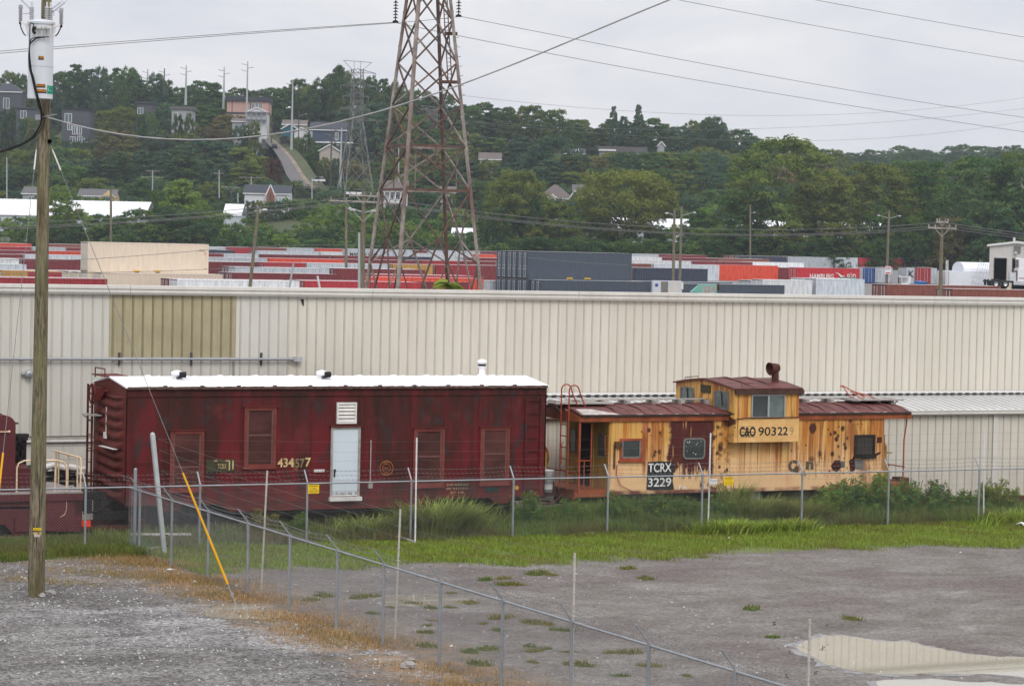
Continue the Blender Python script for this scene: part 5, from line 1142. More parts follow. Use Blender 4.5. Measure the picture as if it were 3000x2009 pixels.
def guy(label, top, bot, g0, g1, ref):
    root = thing('guy_wire', label, 'guy wire', bot, org=bot); top, bot = np.array(top), np.array(bot); L = top - bot; b = MB(); b.cyl(tuple(bot + L * .02), tuple(top), .007, 6); b.build('wire', MAT['wire'], root)
    b = MB(); b.cone(tuple(bot + L * g0), tuple(bot + L * g1), .029, .022, 10); b.build('guard', paint('guard_yellow', (.70, .34, .01), .45, .08, 3), root)
    b = MB(); b.cyl(tuple(bot - L * .01), tuple(bot + L * g0), .013, 6); b.ring(tuple(bot + L * g0 * .5), .035, .01, 'y', 14, 5); b.box(*sorted((bot[0] - .03, bot[0] + .03)), bot[1] - .03, bot[1] + .03, bot[2] + L[2] * g0 - .03, bot[2] + L[2] * g0); b.build('anchor_rod', MAT['galv'], root)
    b = MB(); b.cone(tuple(bot + L * .965), tuple(bot + L * .985), .02, .012, 8); b.cyl(tuple(bot + L * .94), tuple(bot + L * .965), .018, 8); b.build('strain_insulator', MAT['whitemetal'], root)
za = at(0, 415, PB[1])[2]
guy('taut guy wire with a bright yellow guard beside the cross fence', (PB[0] + .14, PB[1], za), tuple(gnd(692, 1772)), .045, .285, 0)
guy('taut guy wire with a yellow guard cut by the left edge of the photo', (PB[0] - .13, PB[1], za), tuple(gnd(-42, 1790)), .07, .33, 0)

def cable(label, pts, Y0, Y1, r=.016, deg=2, cat='overhead wire', group=None, mat=None, name='overhead_wire', n=30):
    """a sagging wire in one vertical plane between two real end points"""
    xs = np.array([p[0] for p in pts], float); ys = np.array([p[1] for p in pts], float); cf = np.polyfit(xs, ys, min(deg, len(pts) - 1))
    A, C = at(xs[0], ys[0], Y0), at(xs[-1], ys[-1], Y1); nv = np.cross((C - A) * np.array([1, 1, 0]), [0, 0, 1.]); P = []
    for x in np.linspace(xs[0], xs[-1], n):
        d = ray(x, float(np.polyval(cf, x))); t = ((A - EYE) @ nv) / (d @ nv); P.append(EYE + d * t)
    b = MB(); b.tube([tuple(p) for p in P], r, 4)
    return b.wthing(name, mat or MAT['cablegrey'], label, cat, group, loc=tuple(P[0]))
MAT['cablegrey'] = paint('cable_grey', (.16, .155, .15), .6, .1, 4)
cable('thick pale service cable sagging from the wooden pole and rising past the lattice tower', [(140, 346), (330, 388), (550, 405), (705, 406), (850, 391), (1000, 362), (1170, 304), (1367, 238), (1700, 108), (1980, -2), (2150, -75)], PB[1] - .2, 44, .014, 4, mat=paint('service_cable', (.34, .33, .32), .6), name='service_cable')
cable('thin drooping lead looping off the left side of the wooden utility pole', [(112, 372), (95, 378), (78, 392), (72, 410)], PB[1] - .2, PB[1] - .2, .006, 3, 'lead')
# ------------------------------------------------------------------ lattice tower behind the warehouse
def steel_mat(name, a, c):
    m, t = mat_base(name); P = t.obj(); col = t.mix(t.mr(t.noise(P, .55, 5), .40, .62), a, c); col = t.hue(col, t.mr(t.noise(P, 4, 4), .3, .7, .7, 1.25))
    return fin(m, t, col, .75, .1, None, .3)
MAT['towersteel'] = steel_mat('tower_steel', (.27, .235, .205), (.165, .110, .092)); MAT['towerdark'] = steel_mat('tower_dark', (.085, .062, .055), (.125, .068, .050)); MAT['pylonsteel'] = steel_mat('pylon_steel', (.22, .225, .23), (.12, .11, .105))
def tower():
    Y = 125.; c = at(1240, 846, Y); cx_, zb = c[0], zg(c[0], Y); zA, zB, RA, RB = 5.8, 19.5, 2.96, 1.12
    root = thing('lattice_tower', 'tall rusty lattice tower rising behind the warehouse', 'lattice tower', (cx_, Y, zb), org=(cx_, Y, zb))
    ctop = at(1251, 0, Y)[0]
    Rz = lambda z: RA + (RB - RA) * (z - zA) / (zB - zA); xz = lambda z: cx_ + (ctop - cx_) * (z - zA) / (zB - zA) * .35
    dirs = [(-.93, .366), (-.366, -.93), (.93, -.366), (.366, .93)]           # left, near, right, far
    L = lambda k, z: (xz(z) + Rz(z) * dirs[k % 4][0], Y + Rz(z) * dirs[k % 4][1], z)
    ztop = 25.
    for k in range(4):
        b = MB(); w_ = .14 if k != 1 else .16
        b.bar(L(k, zb - .3), L(k, ztop), w_, w_ * .8)
        for j in range(10): p = L(k, 6 + j * 1.6); b.box(p[0] - w_ * .6, p[0] + w_ * .6, p[1] - .06, p[1] + .06, p[2] - .12, p[2] + .12)
        if k == 2:
            for j in range(28): p = L(k, 5.5 + j * .45); b.bar(p, (p[0] + .22, p[1], p[2] + .02), .025)
        b.build('leg', MAT['towersteel' if k != 3 else 'towerdark'], root)
    zs = [at(1240, y, Y)[2] for y in (846 + 90, 695, 558, 430, 309, 185, 61, -60, -170, -270)]
    for k in range(4):
        b = MB(); m_ = 'towerdark' if k in (0, 1) else 'towersteel'
        for i in range(len(zs) - 1):
            z0, z1 = zs[i], zs[i + 1]; w_ = .07
            if i == 0:
                mid = [(a + c_) / 2 for a, c_ in zip(L(k, z1), L(k + 1, z1))]
                zz = (z0 + z1) / 2; X = [(a + c_) / 2 for a, c_ in zip(L(k, z1 - .1), L(k + 1, z1 - .1))]
                b.bar(L(k, z0 - 2), X, w_); b.bar(L(k + 1, z0 - 2), X, w_); b.bar(L(k, z1 - 1.2), X, .06); b.bar(L(k + 1, z1 - 1.2), X, .06)
                q1 = [(a * .55 + c_ * .45) for a, c_ in zip(L(k, z0 - 2), X)]; q2 = [(a * .55 + c_ * .45) for a, c_ in zip(L(k + 1, z0 - 2), X)]; b.bar(L(k, z1 - 1.2), q1, .06); b.bar(L(k + 1, z1 - 1.2), q2, .06)
            elif i == 1:
                X = [(a + c_) / 2 for a, c_ in zip(L(k, z0 - .1), L(k + 1, z0 - .1))]; b.bar(X, L(k, z1), w_); b.bar(X, L(k + 1, z1), w_)
            else:
                b.bar(L(k, z0), L(k + 1, z1), w_); b.bar(L(k + 1, z0), L(k, z1), w_)
            if i == 2:
                M = [(a + c_) / 2 for a, c_ in zip(L(k, z0), L(k + 1, z1))]; b.bar(M, (M[0], M[1], z0), .05); b.bar(M, (M[0], M[1], z1), .05)
        for i in (2, 3): b.bar(L(k, zs[i]), L(k + 1, zs[i]), .11)
        b.build('cross_bracing', MAT[m_], root)
    b = MB(); p0, p1 = at(1318, 240, Y), at(1304, 0, Y); p1 = p1 + (p1 - p0) * .6
    for o in (-.09, .09): b.bar((p0[0] + o, Y + .2, p0[2]), (p1[0] + o, Y + .2, p1[2]), .05)
    for j in range(34): f = j / 33; p = p0 + (p1 - p0) * f; b.bar((p[0] - .09, Y + .2, p[2]), (p[0] + .09, Y + .2, p[2]), .025)
    for y in (98, 240): p = at(1315, y, Y); b.box(p[0] - (.2 if y < 200 else .45), p[0] + .4, Y - .1, Y + .5, p[2] - .06, p[2] + .06)
    b.build('ladder', MAT['towerdark'], root)
    b = MB(); zc = 22.4
    for z in (zc, zc + 2.5): b.bar((ctop - 2.6, Y - .3, z), (ctop + 2.6, Y - .3, z), .12); b.bar((ctop - 2.6, Y + .3, z), (ctop + 2.6, Y + .3, z), .12)
    b.build('crossarm', MAT['towersteel'], root)
    for x, y0, y1 in ((1158.5, 0, 65), (1343.5, 0, 48)):
        a, e = at(x, y1, Y), at(x, y0 - 60, Y); b = MB(); b.cyl((a[0], Y, a[2]), (a[0], Y, zc), .02, 6); z = a[2] + .06
        while z < zc: b.lathe((a[0], Y, z), [(.02, .06), (.035, .05), (.05, .02), (.125, -.01), (.12, -.03), (.03, -.02)], 10); z += .146
        b.box(a[0] - .14, a[0] + .14, Y - .05, Y + .05, a[2] - .04, a[2] + .03); b.build('insulator_string', paint('insulator_brown', (.030, .026, .030), .35), root)
    return Y
tower()
cg = 'high wires strung from the rusty lattice tower'
cable('high wire from the lattice tower down to the left, upper of two', [(-200, 167), (0, 151), (600, 104), (1158, 66)], 118, 125, .014, 2, group=cg)
cable('high wire from the lattice tower down to the left, lower of two', [(-200, 174), (0, 157), (600, 109), (1158, 68)], 117, 125, .014, 2, group=cg)
cable('high wire leaving the right insulator string, upper of the pair crossing the sky', [(1343, 50), (1500, 75), (2000, 178), (3000, 343), (3200, 372)], 125, 170, .014, 3, group=cg)
cable('high wire passing behind the tower, lower of the pair crossing the sky', [(1158, 67), (1330, 103), (2000, 228), (3000, 387), (3200, 415)], 125, 170, .014, 3, group=cg)
cable('high wire entering at the top middle of the photo and falling right', [(1975, -2), (2400, 78), (3000, 181), (3200, 212)], 122, 150, .013, 2)
cable('high wire in the upper right corner of the photo', [(2370, -3), (2700, 57), (3000, 110), (3200, 142)], 124, 150, .013, 2)
cable('wire running over the tower between its insulator strings', [(1158, 67), (1250, 60), (1343, 50)], 125, 125, .012, 2)

# ------------------------------------------------------------------ poles, pylons
MAT['polegrey'] = wood_mat('yard_pole', (.14, .115, .09), (.22, .19, .155)); MAT['polebrown'] = paint('far_pole', (.085, .060, .050), .9, .2, 1); MAT['steelpole'] = paint('steel_pole', (.34, .36, .36), .5, .08, .6); MAT['lampgrey'] = paint('lamp_grey', (.50, .51, .52), .4)
def pole(label, x, y0, y1, Y, r=.14, mat='polegrey', arms=(), lamps=(), x1=None, cat='pole', name='pole', group=None, top=.75, trans=()):
    """x,y0 top and x1,y1 foot as seen, Y metres away; arms: (image y, half width m); lamps: (image y, reach m)"""
    x1 = x if x1 is None else x1; a = at(x, y0, Y); e = at(x1, y1, Y); zf = min(e[2], zg(e[0], Y)) if y1 > 700 else e[2] - 1.
    e2 = a + (e - a) * ((a[2] - zf) / (a[2] - e[2])); root = thing(name, label, cat, (e2[0], Y, zf), 0, group, org=(e2[0], Y, zf))
    b = MB(); b.cone(tuple(e2), tuple(a), r, r * top, 9); b.build('pole', MAT[mat], root)
    ax = lambda y: a + (e - a) * ((y - y0) / (y1 - y0))
    for (y, hw) in arms:
        p = ax(y); b = MB(); b.bar((p[0] - hw, Y - r, p[2]), (p[0] + hw, Y - r, p[2] - hw * .03), .11)
        for k in (-.95, -.5, .5, .95): b.cyl((p[0] + hw * k, Y - r, p[2] + .05), (p[0] + hw * k, Y - r, p[2] + .26), .05, 6)
        b.bar((p[0] - hw * .55, Y - r, p[2]), (p[0], Y - r, p[2] - hw * .6), .05); b.bar((p[0] + hw * .55, Y - r, p[2]), (p[0], Y - r, p[2] - hw * .6), .05); b.build('crossarm', MAT['greyframe'], root)
    for (y, rc) in lamps:
        p = ax(y); b = MB(); tip = (p[0] + rc, Y - .1, p[2] + abs(rc) * .3); b.bar(tuple(p), tip, .05); b.ball((tip[0] + math.copysign(.2, rc), Y - .1, tip[2] - .02), .20, 10, (1.3, .7, .5)); b.build('lamp', MAT['lampgrey'], root)
    for (y, dx) in trans:
        p = ax(y); b = MB(); b.cyl((p[0] + dx, Y - .3, p[2] - .4), (p[0] + dx, Y - .3, p[2] + .4), .28, 10); b.build('transformer_can', MAT['lampgrey'], root)
    return root
yp = 'wooden poles standing in the container yard'
pole('main wooden pole with crossarms and flood lamps left of the lattice tower', 1066, 562, 846, 200, .22, arms=((573, 1.1), (590, 2.6)), lamps=((622, -.6), (624, .6)), x1=1060, group=yp)
pole('wooden lamp pole leaning right, beside the tan containers', 757, 608, 838, 230, .17, lamps=((618, .4),), x1=733, group=yp)
pole('thin wooden pole behind the tan containers', 325, 555, 705, 300, .17, group=yp)
pole('wooden lamp pole just left of the main crossarm pole', 1014, 605, 790, 330, .2, lamps=((612, .3),), group=yp)
pole('short grey steel pole right beside the main crossarm pole', 1052, 682, 846, 198, .11, 'steelpole', group='grey steel poles in the yard')
pole('nearer of the twin lamp poles, with lamps on the left', 1976, 613, 822, 330, .2, lamps=((630, -.75), (655, -1.5)), x1=1972, group=yp)
pole('farther of the twin lamp poles, with lamps on the right', 1997, 604, 793, 345, .2, lamps=((632, 1.5), (658, .5)), x1=1992, group=yp)
pole('thin lamp pole in front of the dark trees right of the twin lamp poles', 2198, 600, 755, 560, .22, lamps=((625, .65),), group=yp)
p2603 = pole('lamp pole with two raised arms and a white sign low on it', 2605, 616, 838, 425, .24, lamps=((640, -1.5), (640, 1.5)), x1=2597, group=yp)
pole('wooden crossarm pole near the repair shed', 2760, 645, 853, 205, .17, arms=((651, .45), (668, 1.1)), x1=2755, group=yp)
pole('leaning thin grey post among the near containers', 860, 772, 842, 205, .09, 'steelpole', x1=848, group='grey steel poles in the yard')
pole('short dark signpost leaning among the near containers', 930, 808, 846, 190, .1, 'lampgrey', x1=937, group='grey steel poles in the yard')
# the sign on the lamp pole
org = np.array(ORG[p2603.name]); a, c = at(2593, 780, 424.6), at(2609.5, 803, 424.6); b = MB(); b.box(a[0], c[0], 424.45, 424.5, c[2], a[2]); b.build('sign', MAT['signwhite'], p2603)
b = MB(); b.box(a[0], c[0], 424.43, 424.445, a[2] - .25, a[2] - .12); b.box(a[0] + .1, c[0] - .1, 424.43, 424.445, c[2] + .1, c[2] + .3); b.build('sign_stripe', paint('sign_red', (.5, .05, .05), .5), p2603)
text_part('lettering', 'ENTRY', MAT['blackl'], p2603, a[0] + .1, 424.43, a[2] - .62, .28, width=(c[0] - a[0]) - .2)
mp = 'tall steel transmission poles along the hill'
for x, y0, y1, Y, lab in ((433, 202, 262, 985, 'pale steel pole on the ridge, leftmost and half hidden by trees'), (482, 201, 270, 960, 'dark pole on the ridge left of the tall steel poles'), (546, 191, 300, 940, 'pale steel pole on the ridge above the light green trees'), (657, 197, 312, 930, 'pale steel pole left of the pink building'), (726, 180, 390, 900, 'tall tapering steel pole in front of the pink building'), (858, 238, 472, 850, 'tall tapering steel pole beside the hill road'), (1001, 375, 560, 800, 'steel pole beside the far lattice pylon'), (972, 385, 560, 815, 'slim dark pole just left of the far lattice pylon')):
    dk = 'dark' in lab; pole(lab, x, y0, y1, Y, .24 if dk else .5, 'polebrown' if dk else 'steelpole', x1=x - (5 if Y < 910 else 2), top=.35 if not dk else .8, group=mp, name='transmission_pole', cat='transmission pole')
    rt_ = [o for o in COL.objects if o.name.startswith('transmission_pole')][-1]; b = MB()
    for j, sg in enumerate((-1, 1, -1)):
        z = at(x, y0 + 12 + j * 9, Y)[2]; xx = at(x, y0, Y)[0]; b.bar((xx, Y, z), (xx + sg * 2.1, Y, z + .5), .16)
    b.build('arm', MAT['pylonsteel'], rt_)
bp = 'brown wooden poles beside the hill road'
for x, y0, y1, Y, lab, lm in ((876, 322, 498, 842, 'brown street lamp pole beside the road', ((340, 2.2), (354, -.8))), (890, 430, 508, 836, 'short brown pole lower down the road', ()), (798, 352, 428, 872, 'brown pole above the black car parked on the road', ()), (735, 276, 397, 905, 'brown pole with wires at the top of the road', ())): pole(lab, x, y0, y1, Y, .2, 'polebrown', lamps=lm, group=bp, x1=x - 3)
tp = 'grey poles with crossarms in the lower town'
for x, y0, y1, Y, ar, lab in ((447, 499, 556, 770, ((501, 2.0), (519, 3.2)), 'grey pole with two crossarms above the yellow house'), (642, 499, 570, 760, ((508, 1.4),), 'grey pole with sagging wires left of the church'), (736, 517, 606, 750, ((520, 3.4),), 'grey pole with a wide crossarm in front of the church'), (914, 522, 592, 745, ((545, 2.4),), 'grey pole below the hill road'), (20, 462, 580, 745, (), 'pale steel pole at the left edge above the white roof'), (1168, 433, 620, 742, (), 'pale blue grey pole in front of the white porch house'), (677, 546, 600, 735, ((549, 2.6),), 'brown crossarm pole left of the church'), (697, 565, 600, 733, (), 'short lamp pole beside the church')): pole(lab, x, y0, y1, Y, .2, 'steelpole' if 'brown' not in lab else 'polebrown', ar, group=tp)
def pylon(label, x, ytop, ywaist, ybase, Y, wt, wb, arms, mat='pylonsteel', group=None):
    c = at(x, ybase, Y); zb = c[2]; z = lambda y: at(x, y, Y)[2]; root = thing('transmission_pylon', label, 'pylon', (c[0], Y, zb), .35, group)
    zt, zw = z(ytop) - zb, z(ywaist) - zb; W = lambda h: wb + (wt - wb) * min(1, h / zw)
    cs = [(-1, -1), (1, -1), (1, 1), (-1, 1)]; P = lambda k, h: (cs[k % 4][0] * W(h) / 2, cs[k % 4][1] * W(h) / 2, h)
    for k in range(4): b = MB(); b.bar(P(k, -3), P(k, zw), .26); b.bar(P(k, zw), P(k, zt * .94), .2); b.build('leg', MAT[mat], root)
    b = MB(); h = 0.; 
    while h < zt * .93:
        s_ = W(h) * .95; h2 = min(h + max(1.6, s_), zt * .94)
        for k in range(4): b.bar(P(k, h), P(k + 1, h2), .11); b.bar(P(k + 1, h), P(k, h2), .11)
        if h < zw:
            for k in range(4): b.bar(P(k, h), P(k + 1, h), .1)
        h = h2
    b.build('cross_bracing', MAT[mat], root)
    for y, l_, r_ in arms:
        h = z(y) - zb; b = MB(); b.bar((-l_, 0, h), (r_, 0, h), .16); b.bar((-l_, 0, h), (0, .6, h + 1.1), .1); b.bar((r_, 0, h), (0, .6, h + 1.1), .1); b.bar((-l_, 0, h), (0, -.6, h + 1.1), .1); b.bar((r_, 0, h), (0, -.6, h + 1.1), .1)
        for q in (-l_, r_): b.cyl((q, 0, h), (q, 0, h - 1.1), .1, 6)
        b.build('arm', MAT[mat], root)
    b = MB(); h = zt; b.bar((-4.3, 0, h), (4.3, 0, h - .3), .14); b.bar((-4.3, 0, h), (-W(zt) / 2, 0, zt * .93), .12); b.bar((4.3, 0, h - .3), (W(zt) / 2, 0, zt * .93), .12); b.bar((-1, 0, h), (-1, 0, zt * .93), .1); b.bar((1, 0, h), (1, 0, zt * .93), .1); b.build('top_arm', MAT[mat], root)
    return root
pylon('grey lattice pylon with wide top arms left of the rusty tower', 1040, 179, 350, 565, 770, 2.9, 8.6, ((213, 3.5, 5.6), (252, 5.0, 6.0), (283, 4.2, 3.5), (320, 5.2, 4.0), (352, 4.4, 6.2)), group='far lattice pylons')
pylon('pale far lattice pylon seen through the rusty tower', 1262, 311, 372, 440, 960, 3.2, 7.0, ((322, 5, 5), (340, 4, 4), (355, 4.5, 4.5)), group='far lattice pylons')
wg = 'wires along the poles of the container yard'
for i, (ya, yb, yc, yd) in enumerate(((652, 574, 690, 668), (665, 586, 703, 672), (671, 590, 707, 690))):
    nm = ('topmost', 'middle', 'lowest')[i]
    cable(f'{nm} yard wire sagging in from the left to the main crossarm pole', [(-100, ya + 3), (0, ya), (500, ya - 22 - i * 2), (1063, yb)], 190, 200, .022, 2, group=wg)
    cable(f'{nm} yard wire from the main crossarm pole to the pole near the repair shed', [(1068, yb), (1600, yc - 48), (2100, yc - 18), (2500, yc - 22), (2758, 652 + i * 8)], 200, 205, .022, 3, group=wg)
    cable(f'{nm} yard wire leaving the pole near the repair shed to the right', [(2760, 652 + i * 8), (2880, 668 + i * 8), (3000, 686 + i * 7), (3150, 706 + i * 7)], 205, 180, .022, 2, group=wg)
cable('low thin wire crossing in front of the tan container towards the tower', [(-50, 756), (300, 751), (615, 741), (1050, 714), (1180, 722), (1560, 760), (1840, 775)], 190, 220, .018, 4)
cable('lower thin wire crossing in front of the upper tan container', [(-50, 803), (200, 800), (420, 796), (860, 776)], 185, 205, .018, 2)
fg = 'distant transmission wires against the sky'
for pts, lab in (([(1345, 280), (1700, 312), (2100, 342), (2500, 331), (3000, 287)], 'topmost of the distant transmission wires dipping over the right trees'), ([(1345, 352), (1700, 378), (2150, 375), (2600, 360), (3000, 318)], 'second of the distant transmission wires dipping over the right trees'), ([(1300, 352), (1600, 375), (2000, 411), (2400, 410), (3000, 356)], 'third of the distant transmission wires dipping over the right trees'), ([(1370, 391), (1600, 430), (2000, 448), (2500, 450), (3000, 442)], 'lowest distant transmission wire before the far right trees'), ([(1060, 255), (1400, 370), (1800, 440), (2150, 475), (2400, 482)], 'distant wire falling from the grey lattice pylon behind the rusty tower')): cable(lab, pts, 800, 1050, .045, 3, group=fg)

# ------------------------------------------------------------------ containers
MAT['contside'] = objcol('container_side', .6, 0, .24); MAT['contclean'] = objcol('container_side_clean', .55, 0, .07); MAT['controof'] = objcol('container_roof', .7, .52, .12); MAT['lockbar'] = paint('lock_bar', (.45, .45, .46), .5)
def cont_mesh(L, H, W=2.44, nc=None, detail=False):
    """corrugated steel box: local x along its length, y across, z up, door end at x=0"""
    nc = nc or int(L / .28); b = MB(); e = .10; dp = .036
    for y0, sg in ((0, 1), (W, -1)):
        pts = [(e, y0 + sg * .01)]
        for i in range(nc):
            a = e + (L - 2 * e) * i / nc; w_ = (L - 2 * e) / nc
            pts += [(a + w_ * .12, y0 + sg * .01), (a + w_ * .36, y0 + sg * dp), (a + w_ * .62, y0 + sg * dp), (a + w_ * .86, y0 + sg * .01)]
        pts.append((L - e, y0 + sg * .01)); n = len(pts)
        b.put([(x, y, .15) for x, y in pts] + [(x, y, H - .09) for x, y in pts], [(i, i + 1, i + 1 + n, i + n) for i in range(n - 1)])
    for x in (0, L - e):
        for y in (0, W - .1): b.box(x, x + e, y, y + .1, 0, H)
    for y in (0, W - .06): b.box(e, L - e, y, y + .06, H - .1, H - .005); b.box(e, L - e, y, y + .06, .02, .16)
    b.box(.03, L - .03, .1, W - .1, .1, H - .12)
    b.mat(1); b.box(.02, L - .02, .03, W - .03, H - .03, H - .002)
    for i in range(int(L / .6)): b.box(.2 + i * .6, .5 + i * .6, .15, W - .15, H - .002, H + .012)
    b.mat(2)
    if not detail:
        for y in (.42, .86, 1.58, 2.02): b.bar((-.03, y, .2), (-.03, y, H - .15), .045)
    me = bpy.data.meshes.new('container'); me.from_pydata(b.v, [], b.f)
    for m in (MAT['contclean'] if detail else MAT['contside'], MAT['controof'], MAT['lockbar']): me.materials.append(m)
    me.polygons.foreach_set('material_index', b.mi); me.update(); return me
CM = {(40, 'h'): cont_mesh(12.19, 2.9), (40, 's'): cont_mesh(12.19, 2.59), (20, 's'): cont_mesh(6.06, 2.59)}
CC = {'maroon': (.150, .022, .026), 'red': (.31, .020, .028), 'orange red': (.55, .060, .028), 'light grey': (.42, .45, .48), 'white': (.66, .67, .68), 'blue': (.018, .075, .235), 'navy': (.030, .038, .065), 'ochre': (.42, .235, .055), 'tan': (.62, .52, .405), 'slate grey': (.052, .066, .088), 'brown': (.19, .058, .040), 'steel blue': (.12, .19, .28)}
def container(p, col, size=40, hc='s', label=None, group=None, rz=TH, flip=False, v=1.):
    o = bpy.data.objects.new('shipping_container', CM[(size, hc)]); COL.objects.link(o); o.location = tuple(p); o.rotation_euler = (0, 0, rz)
    o.color = tuple(c * v for c in CC[col]) + (1,); return tag(o, label, 'container', group)
def detailed_container(p, col, label, group, rz=TH, doors=True, marks=True):
    root = thing('shipping_container', label, 'container', p, rz, group)
    me = DET; b_ = link('body', me, None, root); b_.color = CC[col] + (1,)
    for y in (.10, 1.235):
        d = link('door', DOOR, None, root, (-.02, y, 0)); d.color = CC[col] + (1,)
        for q in (.26, .62): link('lock_bar', BAR, None, d, (0, q, 0))
    for x in (4.9, 7.0): link('forklift_pocket', POCKET, None, root, (x, 0, 0))
    return root
DET = cont_mesh(12.19, 2.9, detail=True); CM[(40, 'h')] = DET if False else CM[(40, 'h')]
def small_mesh(name, f, mats):
    b = MB(); f(b); me = bpy.data.meshes.new(name); me.from_pydata(b.v, [], b.f)
    for m in mats: me.materials.append(m)
    me.polygons.foreach_set('material_index', b.mi); me.update(); return me
def _door(b):
    b.box(0, .04, 0, 1.1, .16, 2.78)
    for z in (.25, .9, 1.55, 2.2): b.box(-.02, 0, .06, 1.04, z, z + .45)
DOOR = small_mesh('door', _door, [MAT['contclean']])
def _bar(b):
    b.cyl((-.05, 0, .2), (-.05, 0, 2.75), .022, 6); b.box(-.07, -.02, -.03, .2, 1.05, 1.10)
    for z in (.25, 1.4, 2.7): b.box(-.06, -.0, -.05, .05, z - .04, z + .04)
BAR = small_mesh('lock_bar', _bar, [paint('lock_bar_pale', (.50, .56, .58), .4, .1, 3, .3)])
def _pk(b): b.box(-.35, .35, -.012, .05, .10, .26); b.mat(1); b.box(-.2, .2, -.016, -.0125, .01, .12)
POCKET = small_mesh('forklift_pocket', _pk, [paint('pocket_yellow', (.62, .36, .03), .5), MAT['black']])
def stack_pos(x, y, Y): return at(x, y, Y)
UA, NA = U, NN
# tan stack
P0 = at(257, 797, 253); zt_ = P0[2]; base = np.array([P0[0], P0[1], zt_ - 2.9])
tg, gg = 'tan containers stacked behind the warehouse roof', 'slate grey containers stacked behind the warehouse roof'
top_ = detailed_container(base + np.array([0, 0, 2.9]), 'tan', 'big tan shipping container on top of its stack', tg)
b = MB(); o = MB()
for x, z0, h_ in ((11.72, 1.2, 1.35), (11.78, 2.0, .18), (11.72, .45, .16)): pass
lb = [detailed_container(base - NA * (2.5 * k) * 1. - UA * (0.0) + UA * 1.0 * k * .6, 'tan', lab, tg) for k, lab in ((0, 'tan shipping container directly under the big tan one'), (1, 'lower tan shipping container next in front of the tan stack'), )]
detailed_container(base - UA * .2 + NA * 2.5, 'tan', 'lower tan shipping container behind the left end of the tan stack', tg)
detailed_container(base - UA * .4 + NA * 5.0, 'tan', 'lower tan shipping container, rearmost of the tan row', tg)
for r_, tx in ((top_, 'HSCU'), (lb[0], 'HSCU')):
    o = text_part('marking', tx, MAT['blackl'], r_, 11.2, -.012, 2.2, .16); ORG
    b = MB(); b.box(11.78, 11.9, -.008, .0, 1.85, 2.1); b.box(11.78, 11.9, -.008, 0, .42, .55); b.build('decal', paint('decal_orange', (.62, .22, .08), .5), r_)
# slate grey stack: three deep, two high
Pg = at(1545, 818.5, 272); bg = np.array([Pg[0], Pg[1], Pg[2] - 2.9])
for k, w_ in ((0, 'nearest'), (1, 'middle'), (2, 'rearmost')):
    detailed_container(bg + NA * 2.52 * k + np.array([0, 0, 2.9]), 'slate grey', f'{w_} of the three upper slate grey shipping containers', gg)
    detailed_container(bg + NA * 2.52 * k, 'slate grey', f'{w_} of the three slate grey shipping containers in the lower tier', gg)
detailed_container(bg - NA * 2.52 + UA * .3, 'slate grey', 'slate grey shipping container standing in front of the grey stack', gg)
detailed_container(bg + UA * 12.6 + NA * .5, 'slate grey', 'slate grey container end showing just right of the grey stack', gg)
c_ = at(1992, 820, 262); detailed_container((c_[0], 262, zg(c_[0], 262)), 'slate grey', 'slate grey shipping container behind the small teal cabinet', gg)
# red container with the white wordmark
Ph = at(2333, 830, 430)
hb = thing('shipping_container', 'bright red shipping container with big white lettering and a bird shaped emblem', 'container', Ph, TH, 'containers with large lettering')
o = link('body', CM[(40, 's')], None, hb); o.color = (.46, .018, .030, 1)
text_part('lettering', 'HAMBURG', MAT['whitel'], hb, 2.55, -.02, .85, .78, width=4.6, bold=.012); text_part('lettering', 'SÜD', MAT['whitel'], hb, 9.75, -.02, .85, 1.0, width=1.75, bold=.012)
b = MB(); b.prism_xz([(7.35, 1.95), (8.2, 1.72), (8.75, 1.38), (9.4, 1.38), (8.85, 1.20), (9.35, .85), (8.55, .95), (7.75, .55), (8.15, 1.0), (8.5, 1.2), (8.05, 1.62)], -.024, -.015); b.build('emblem', MAT['whitel'], hb)
YARDP = []
def yard_pt(s, d): p = B0 + U * s + NN * d; return np.array([p[0], p[1], zg(p[0], p[1])])
def px(p): q = p - EYE; z = q @ fw; return CX + F * (q @ r2) / z, CY - F * (q @ u2) / z
def side_word(x):
    return 'left of the tan stack' if x < 225 else 'between tan stack and crossarm pole' if x < 1050 else 'behind the lattice tower' if x < 1430 else 'behind the grey stack' if x < 1960 else 'right of the twin lamp poles' if x < 2330 else 'behind the repair yard at the right'
ROWS = [(168, 'front', 2, 's'), (200, 'second', 2, 's'), (232, 'third', 2, 's'), (268, 'fourth', 2, 's'), (305, 'fifth', 2, 's'), (345, 'sixth', 2, 's'), (392, 'seventh', 2, 's'), (445, 'eighth', 3, 's')]
WTS = [('maroon', 13), ('red', 4.5), ('light grey', 6), ('white', 3), ('orange red', 1.5), ('blue', 1.5), ('navy', 1.2), ('ochre', 1), ('brown', 3)]
cn = [k for k, _ in WTS]; cw = [v for _, v in WTS]; rc = random.Random(21)
cnt = {}
